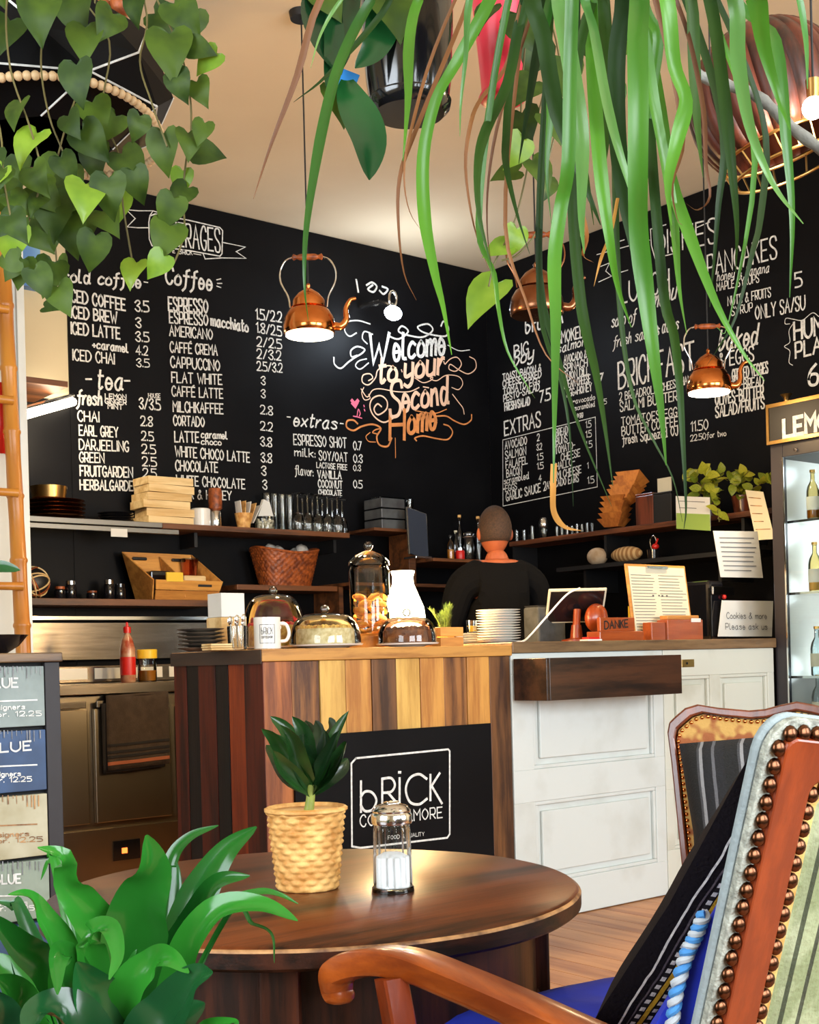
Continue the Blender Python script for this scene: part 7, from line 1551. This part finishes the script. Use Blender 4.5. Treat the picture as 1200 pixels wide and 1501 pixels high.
# ---- glossy black hanging pot with broad leaves
DB = 1.9; rpot = 64*DB/F; pb_ = P(600, 168, DB); bp2 = thing('hanging_plant', 'glossy black hanging pot with broad dark leaves at the top centre', 'plant', pb_)
MB().lathe([(rpot*.80, 0), (rpot*.93, .008), (rpot*.97, .018), (rpot*.92, .022), (rpot*.98, .05), (rpot*1.05, .13), (rpot*1.08, .20), (rpot*1.02, .20), (.0001, .19)], 48, c=pb_).build('pot', 'black_gloss', bp2, smooth=True)
for k in range(3): a = 2.1*k+1; MB().tube([pb_+Vector((rpot*math.cos(a), rpot*math.sin(a), .19)), Vector((pb_.x, pb_.y, ZC-.001))], .0015, 5).build('hanging_cord', 'cord', bp2)
po_t, inv_t = bp2, wm(bp2).inverted()
stp = cat_rom([pb_+Vector((0, 0, .19)), P(520, -60, DB), P(490, 20, DB), P(500, 110, DB), P(520, 150, DB)], 6); MB().tube(stp, .003, 6).build('vine', 'stem', bp2, smooth=True)
for (x, y, s, a, m) in [(492, 130, 60, -75, 'pothos'), (560, -20, 90, -70, 'pothos'), (470, -20, 60, -60, 'pothos')]: put_heart(x, y, DB-.05+rnd.uniform(-.04, .04), s, a, m, tilt=-.1)
for i, (pts, wpx) in enumerate([([(508, 118), (516, 150), (538, 205), (541, 264)], 58), ([(500, -40), (470, 10), (478, 60), (500, 110)], 60), ([(520, -40), (500, 30), (492, 80), (478, 128)], 46), ([(540, -40), (560, 20), (548, 70), (520, 100)], 50)]):
    leaf_strip([P(x, y, DB-.05-.01*j) for j, (x, y) in enumerate(pts)], wpx*DB/F, -FW+RT*.3, .3, 20, prof=lambda u: max(.03, math.sin(math.pi*min(1, .06+.94*u))**.7)).build('leaf', 'drac_dark', bp2, smooth=2)
nt_ = P(508, 118, DB-.04); qq = MB(); qq.cbox((0, 0, 0), (.030, .002, .028)); o = qq.build('blue_tag', mat('blue_tag_card', (.02, .22, .60), .6), bp2, world=False); o.matrix_basis = wm(bp2).inverted() @ (Matrix.Translation(nt_) @ Matrix.Rotation(math.atan2(RT.y, RT.x), 4, 'Z') @ Matrix.Rotation(.4, 4, 'Y'))
# ---- pink pot with vines
DK = 2.1; pk = P(737, 146, DK); rk = 36*DK/F; pk_ = thing('hanging_pot', 'pink plastic hanging pot with trailing vine at the top', 'plant', pk)
MB().lathe([(rk*.30, .0), (rk*.34, -.002), (rk*.9, -.002), (rk, .003), (rk*.86, .014), (rk*.92, .05), (rk*1.22, .19), (rk*1.3, .20), (rk*1.2, .20), (.0001, .19)], 40, c=pk, wob=lambda a, z: 1+(.012*math.sin(a*24) if z > .03 else 0)).build('pot', 'pink_pot', pk_, smooth=2)
MB().lathe([(.0001, -.0025), (rk*.34, -.0025)], 20, c=pk).build('drain_plug', 'chrome', pk_)
for k in range(3): a = 2.1*k+.2; MB().tube([pk+Vector((rk*1.2*math.cos(a), rk*1.2*math.sin(a), .195)), Vector((pk.x, pk.y, ZC-.001))], .0012, 5).build('hanging_cord', 'cord', pk_)
po_t, inv_t = pk_, wm(pk_).inverted()
for v in ([(760, -60), (790, 20), (800, 110), (780, 200), (770, 260), (752, 330), (725, 385), (716, 420)], [(760, -60), (770, 40), (765, 120), (760, 190), (740, 235)], [(770, -60), (815, 60), (820, 160), (800, 250), (790, 330), (760, 372), (735, 382)]):
    q = cat_rom([pk+Vector((0, 0, .19))]+[P(x, y, DK-.04) for x, y in v], 5); MB().tube(q, .0016, 6).build('vine', 'stem', pk_, smooth=True)
for (x, y, s, a, m) in [(728, 415, 78, -128, 'pothos_pale'), (745, 360, 42, -160, 'pothos_pale'), (757, 335, 42, -100, 'pothos_pale'), (760, 20, 70, -60, 'pothos'), (745, -5, 60, -100, 'pothos'), (790, 60, 60, -110, 'pothos'), (780, 120, 55, -130, 'pothos'), (765, 165, 55, -80, 'pothos'), (765, 205, 50, -120, 'pothos_pale'), (780, 235, 55, -60, 'pothos'), (760, 250, 45, -170, 'pothos'), (800, 170, 50, -60, 'pothos'), (800, 260, 45, -100, 'pothos'), (830, 90, 55, -90, 'pothos'), (850, 30, 60, -70, 'pothos'), (905, 60, 55, -130, 'pothos'), (890, 120, 50, -60, 'pothos'), (720, 10, 45, -120, 'pothos')]: put_heart(x, y, DK-.06+rnd.uniform(-.05, .05), s, a, m)

# ---- big glossy plant, bottom left
DD = 1.22; pd = P(190, 1500, DD); pd.z = .0; gp = thing('glossy_floor_plant', 'large glossy green plant with broad curling leaves at the bottom left', 'plant', (pd.x, pd.y, 0))
MB().lathe([(.10, .001), (.11, .01), (.135, .44), (.14, .45), (.128, .45), (.12, .42), (.0001, .41)], 36).build('pot', 'black_gloss', gp, world=False, smooth=True); MB().lathe([(.12, .415), (.0001, .425)], 24).build('soil', 'soil', gp, world=False)
base = Vector((pd.x, pd.y, .43)); MB().tube([base, base+Vector((0, 0, .16))], [.016, .013], 10).build('cane', 'green_stem', gp, smooth=True)
GL = [([(150,1480),(172,1400),(135,1350),(105,1300),(93,1258),(55,1243)], 52, 'drac', 0), ([(190,1500),(192,1420),(205,1340),(222,1280),(214,1224)], 74, 'drac', 0), ([(235,1480),(262,1380),(292,1310),(330,1250),(376,1212)], 46, 'drac', .02), ([(245,1330),(252,1262),(278,1228),(320,1210)], 28, 'drac', .06), ([(232,1450),(285,1352),(318,1296),(366,1284)], 38, 'drac', 0),
 ([(255,1450),(282,1380),(328,1335),(385,1330),(436,1350)], 40, 'drac', -.04), ([(285,1370),(335,1325),(380,1308),(410,1312),(437,1325)], 20, 'drac', .02), ([(120,1500),(75,1430),(30,1390),(-15,1340)], 52, 'drac', 0), ([(100,1480),(95,1400),(62,1345),(42,1315),(12,1312)], 34, 'drac', -.03), ([(140,1430),(135,1372),(160,1362),(172,1400),(160,1436)], 34, 'drac', -.08),
 ([(185,1480),(225,1412),(250,1405),(277,1426)], 42, 'drac', -.08), ([(120,1450),(95,1400),(84,1410),(84,1458)], 34, 'drac', -.08), ([(215,1560),(250,1490),(285,1440),(312,1426)], 74, 'drac_dark', -.1), ([(200,1600),(160,1500),(130,1450),(112,1410)], 80, 'drac_dark', -.06), ([(150,1600),(105,1500),(60,1485),(40,1520)], 70, 'drac_dark', -.1),
 ([(80,1560),(45,1470),(10,1420),(-20,1400)], 60, 'drac', .03), ([(170,1560),(60,1460),(25,1400),(5,1380)], 44, 'drac_dark', .04), ([(330,1348),(370,1355),(398,1370),(402,1412)], 7, 'drac', -.02), ([(200,1560),(190,1480),(215,1420),(240,1390)], 60, 'drac', .03), ([(40,1600),(20,1500),(-10,1450)], 60, 'drac_dark', -.1), ([(230,1560),(262,1500),(300,1470)], 60, 'drac_dark', .05),
 ([(250,1380),(262,1320),(262,1280),(258,1262)], 16, 'drac_dark', .03), ([(200,1540),(232,1450),(258,1390),(266,1350)], 30, 'drac', .04), ([(290,1540),(300,1506),(340,1498),(350,1504)], 16, 'drac', -.1), ([(40,1360),(20,1330),(-10,1320)], 26, 'drac_dark', .05), ([(90,1290),(75,1262),(60,1290)], 24, 'drac', .06), ([(60,1540),(30,1460),(-5,1430)], 50, 'drac', .0)]
for i, (pts, wpx, m, dz) in enumerate(GL):
    q = []
    top_ = base+Vector((0, 0, .13+.05*(i % 3)))
    q = [top_]+[P(x, y, DD+dz-.02*j*(1 if dz <= 0 else -.5)) for j, (x, y) in enumerate(pts)]
    fc = (-FW*.85+UP*.75+RT*rnd.uniform(-.35, .35))
    leaf_strip(q, wpx*DD/F*1.25, fc, .38, 34, prof=lambda u: max(.05, min(1, .34+u*1.5)*min(1, (1-u)*3.4)**.6), twist=rnd.uniform(-.3, .3), wave=.05, ph=i*1.3).build('leaf', m, gp, smooth=2)
# leaf tip of another plant poking in at the left edge
ot = thing('leaf_sprig', 'dark leaf tip poking in over the bowl at the left edge', 'plant', P(-60, 860, 2.6)); 
MB().tube([P(-60, 860, 2.6), P(-30, 845, 2.6)], .004, 6).build('stem', 'stem', ot, smooth=True); leaf_strip([P(-32, 846, 2.6), P(-5, 832, 2.6), P(30, 836, 2.6)], .03, -FW+UP*.5, .3, 12).build('leaf', 'drac_dark', ot, smooth=2)

# ================================================================= the barista, seen from behind
ph = P(727, 772, 6.3); hx, hy = ph.x, ph.y; 
pf_ = FW*.97+RT*(-.25); pf_.normalize(); rzp = math.atan2(pf_.y, pf_.x)-math.pi/2
pe = thing('person', 'person with short dark hair in a black shirt, back turned, working behind the white counter', 'person', (hx, hy, 0), rzp)
HT = atY(727, 744, hy).z; k = HT/1.78
def body():
    # joints in local coordinates: x to the person's right, y forward
    J = {'pel': (0, 0, .95), 'bel': (0, .01, 1.10), 'che': (0, .02, 1.30), 'sh': (0, .0, 1.445), 'nk': (0, .0, 1.52), 'hd0': (0, .02, 1.58)}
    for s, n_ in ((-1, 'l'), (1, 'r')):
        J['cl'+n_] = (s*.10, -.005, 1.44); J['shd'+n_] = (s*.185, 0, 1.415); J['el'+n_] = (s*.25, .05, 1.15); J['wr'+n_] = (s*.20, .29, 1.10); J['pa'+n_] = (s*.19, .355, 1.10)
        J['hi'+n_] = (s*.095, 0, .90); J['kn'+n_] = (s*.11, .03, .50); J['an'+n_] = (s*.12, 0, .09); J['to'+n_] = (s*.135, .16, .04)
    R = {'pel': .135, 'bel': .125, 'che': .145, 'sh': .10, 'nk': .058, 'hd0': .055, 'cl': .085, 'shd': .072, 'el': .043, 'wr': .030, 'pa': .028, 'hi': .098, 'kn': .062, 'an': .042, 'to': .036}
    E = [('pel', 'bel'), ('bel', 'che'), ('che', 'sh'), ('sh', 'nk'), ('nk', 'hd0')]
    for n_ in 'lr': E += [('sh', 'cl'+n_), ('cl'+n_, 'shd'+n_), ('shd'+n_, 'el'+n_), ('el'+n_, 'wr'+n_), ('wr'+n_, 'pa'+n_), ('pel', 'hi'+n_), ('hi'+n_, 'kn'+n_), ('kn'+n_, 'an'+n_), ('an'+n_, 'to'+n_)]
    return J, R, E
def skin_obj(name, J, Rf, E, m, root, parent=pe, sub=2):
    ks = list(J); me = bpy.data.meshes.new(name); me.from_pydata([Vector(J[q])*k for q in ks], [(ks.index(a), ks.index(b)) for a, b in E], []); o = bpy.data.objects.new(name, me); COL.objects.link(o); o.parent = parent
    o.modifiers.new('skin', 'SKIN'); 
    lay = me.skin_vertices[0] if len(me.skin_vertices) else None
    if lay is None: bpy.context.view_layer.objects.active = o; bpy.ops.mesh.customdata_skin_add(); lay = me.skin_vertices[0]
    for i, q in enumerate(ks):
        r = Rf(q)*k; lay.data[i].radius = (r, r) if not isinstance(r, tuple) else r; lay.data[i].use_root = (q == root)
    s = o.modifiers.new('sub', 'SUBSURF'); s.levels = sub; s.render_levels = sub; me.materials.append(M[m]); me.shade_smooth(); return o
J, R, E = body()
def rr_(q):
    for n_ in (q, q[:-1]):
        if n_ in R: return R[n_]
    return .05
skin_obj('body', J, rr_, E, 'skin', 'pel')
# clothes: a slightly larger shell over trunk, upper arms and legs
Js = {q: v for q, v in J.items() if q in ('pel', 'bel', 'che', 'sh', 'cll', 'clr', 'shdl', 'shdr')}; Js['hem'] = (0, 0, .86)
Js.update({q: J[q] for q in ('ell', 'elr', 'wrl', 'wrr')})
for s, n_ in ((-1, 'l'), (1, 'r')): Js['sl'+n_] = (s*.228, .028, 1.24)
Es = [('pel', 'hem'), ('pel', 'bel'), ('bel', 'che'), ('che', 'sh'), ('sh', 'cll'), ('sh', 'clr'), ('cll', 'shdl'), ('clr', 'shdr'), ('shdl', 'sll'), ('shdr', 'slr'), ('sll', 'ell'), ('slr', 'elr'), ('ell', 'wrl'), ('elr', 'wrr')]
Js['col'] = (0, -.002, 1.485); Es.append(('sh', 'col'))
skin_obj('shirt', Js, lambda q: {'hem': .165, 'pel': .165, 'bel': .158, 'che': .175, 'sh': .115, 'col': .066}.get(q, {'cl': .10, 'shd': .09, 'sl': .066, 'el': .055, 'wr': .042}.get(q[:-1], .09)), Es, 'shirt', 'pel')
Jt = {q: J[q] for q in ('hil', 'hir', 'knl', 'knr', 'anl', 'anr')}; Jt['pel'] = (0, 0, .92)
skin_obj('trousers', Jt, lambda q: {'pel': .15, 'hi': .115, 'kn': .078, 'an': .062}.get(q if q == 'pel' else q[:-1], .1), [('pel', 'hil'), ('pel', 'hir'), ('hil', 'knl'), ('hir', 'knr'), ('knl', 'anl'), ('knr', 'anr')], 'shirt', 'pel')
for s in (-1, 1):
    MB().ball((0, 0, 0), .05, 14, 8, (1, 2.5, .85), Matrix.Translation((s*.128*k, .07*k, .043*k))).build('shoe', 'black', pe, world=False, smooth=True)
    hw = Vector((s*.19, .355, 1.10))*k       # hand: palm with five fingers
    hand = MB().ball((0, 0, 0), .036, 12, 8, (.95, 1.2, .42), Matrix.Translation(hw+Vector((0, .02, 0)))).build('hand', 'skin', pe, world=False, smooth=True)
    for i in range(4):
        b_ = hw+Vector(((-.027+.018*i), .052, 0)); L_ = [.07, .078, .074, .058][i]; MB().tube([b_-Vector((0, .02, 0)), b_+Vector((0, L_*.4, .004)), b_+Vector((0, L_*.75, -.012)), b_+Vector((0, L_*.92, -.034))], [.009, .0085, .008, .006], 8).build('finger', 'skin', hand, world=False, smooth=True)
    MB().tube([hw+Vector((-s*.028, 0, 0)), hw+Vector((-s*.052, .03, -.006)), hw+Vector((-s*.052, .06, -.012))], [.0115, .0095, .007], 8).build('thumb', 'skin', hand, world=False, smooth=True)
# head with ears, hair, face on the far side
hc = Vector((0, .028, 1.665))*k
def headshape(mb, c, rx, ry, rz, grow=1.0, keep=None):
    n, m = 28, 20; pr = []
    vs = []
    for i in range(m+1):
        th = math.pi*i/m
        for j in range(n):
            a = 2*math.pi*j/n; x = math.sin(th)*math.cos(a); y = math.sin(th)*math.sin(a); z = math.cos(th)
            jw = 1-.22*max(0, -z)**1.2; fy = 1+.05*(y > 0)*(z < 0); bk_ = 1.0+.06*max(0, -y)*max(0, z+.3)
            p = Vector((x*rx*jw, y*ry*jw*bk_*fy, z*rz))*grow
            if y > .75 and abs(x) < .22 and -.38 < z < .05: p.y += .016*(1-abs(x)/.22)*(1-abs(z+.2)/.25)       # nose
            if y > .6 and .05 < z < .22: p.y += .004
            vs.append(c+p)
    fs = [(i*n+j, (i+1)*n+j, (i+1)*n+(j+1) % n, i*n+(j+1) % n) for i in range(m) for j in range(n)]
    return mb.add(vs, fs)
hd_ = headshape(MB(), hc, .076*k, .098*k, .118*k).build('head', 'skin', pe, world=False, smooth=2)
mb = headshape(MB(), hc+Vector((0, -.003, .006)), .078*k, .100*k, .119*k, 1.015)
keep = []
for f in mb.f:
    c_ = sum((mb.v[i] for i in f), Vector())/4-hc
    back = c_.y < .045*k-.2*max(0, -c_.z); 
    if (c_.z > .055*k) or (back and c_.z > -.050*k and c_.y < .03*k): keep.append(f)
mb.f = keep; mb.build('hair', 'hair', pe, world=False, smooth=2, solid=.004)
for s in (-1, 1):
    MB().ball((0, 0, 0), .030*k, 12, 8, (.38, .62, 1), Matrix.Translation(hc+Vector((s*.079*k, -.002, -.012))) @ Matrix.Rotation(s*.35, 4, 'Z')).build('ear', 'skin', pe, world=False, smooth=True)
    MB().ball(hc+Vector((s*.031*k, .087*k, .012)), .012, 10, 6).build('eye', 'white_china', pe, world=False, smooth=True); MB().ball(hc+Vector((s*.031*k, .097*k, .012)), .0055, 8, 5).build('iris', 'hair', pe, world=False, smooth=True)
MB().ball((0, 0, 0), .024*k, 12, 6, (1, .4, .28), Matrix.Translation(hc+Vector((0, .092*k, -.062*k)))).build('mouth', 'wicker', pe, world=False, smooth=True)
MB().tube([Vector((.062*k*math.cos(a), -.002+.062*k*math.sin(a), (1.500+.010*math.sin(a))*k)) for a in [2*math.pi*i/24 for i in range(25)]], .006, 8, cap=False).build('collar', 'shirt', pe, world=False, smooth=True)
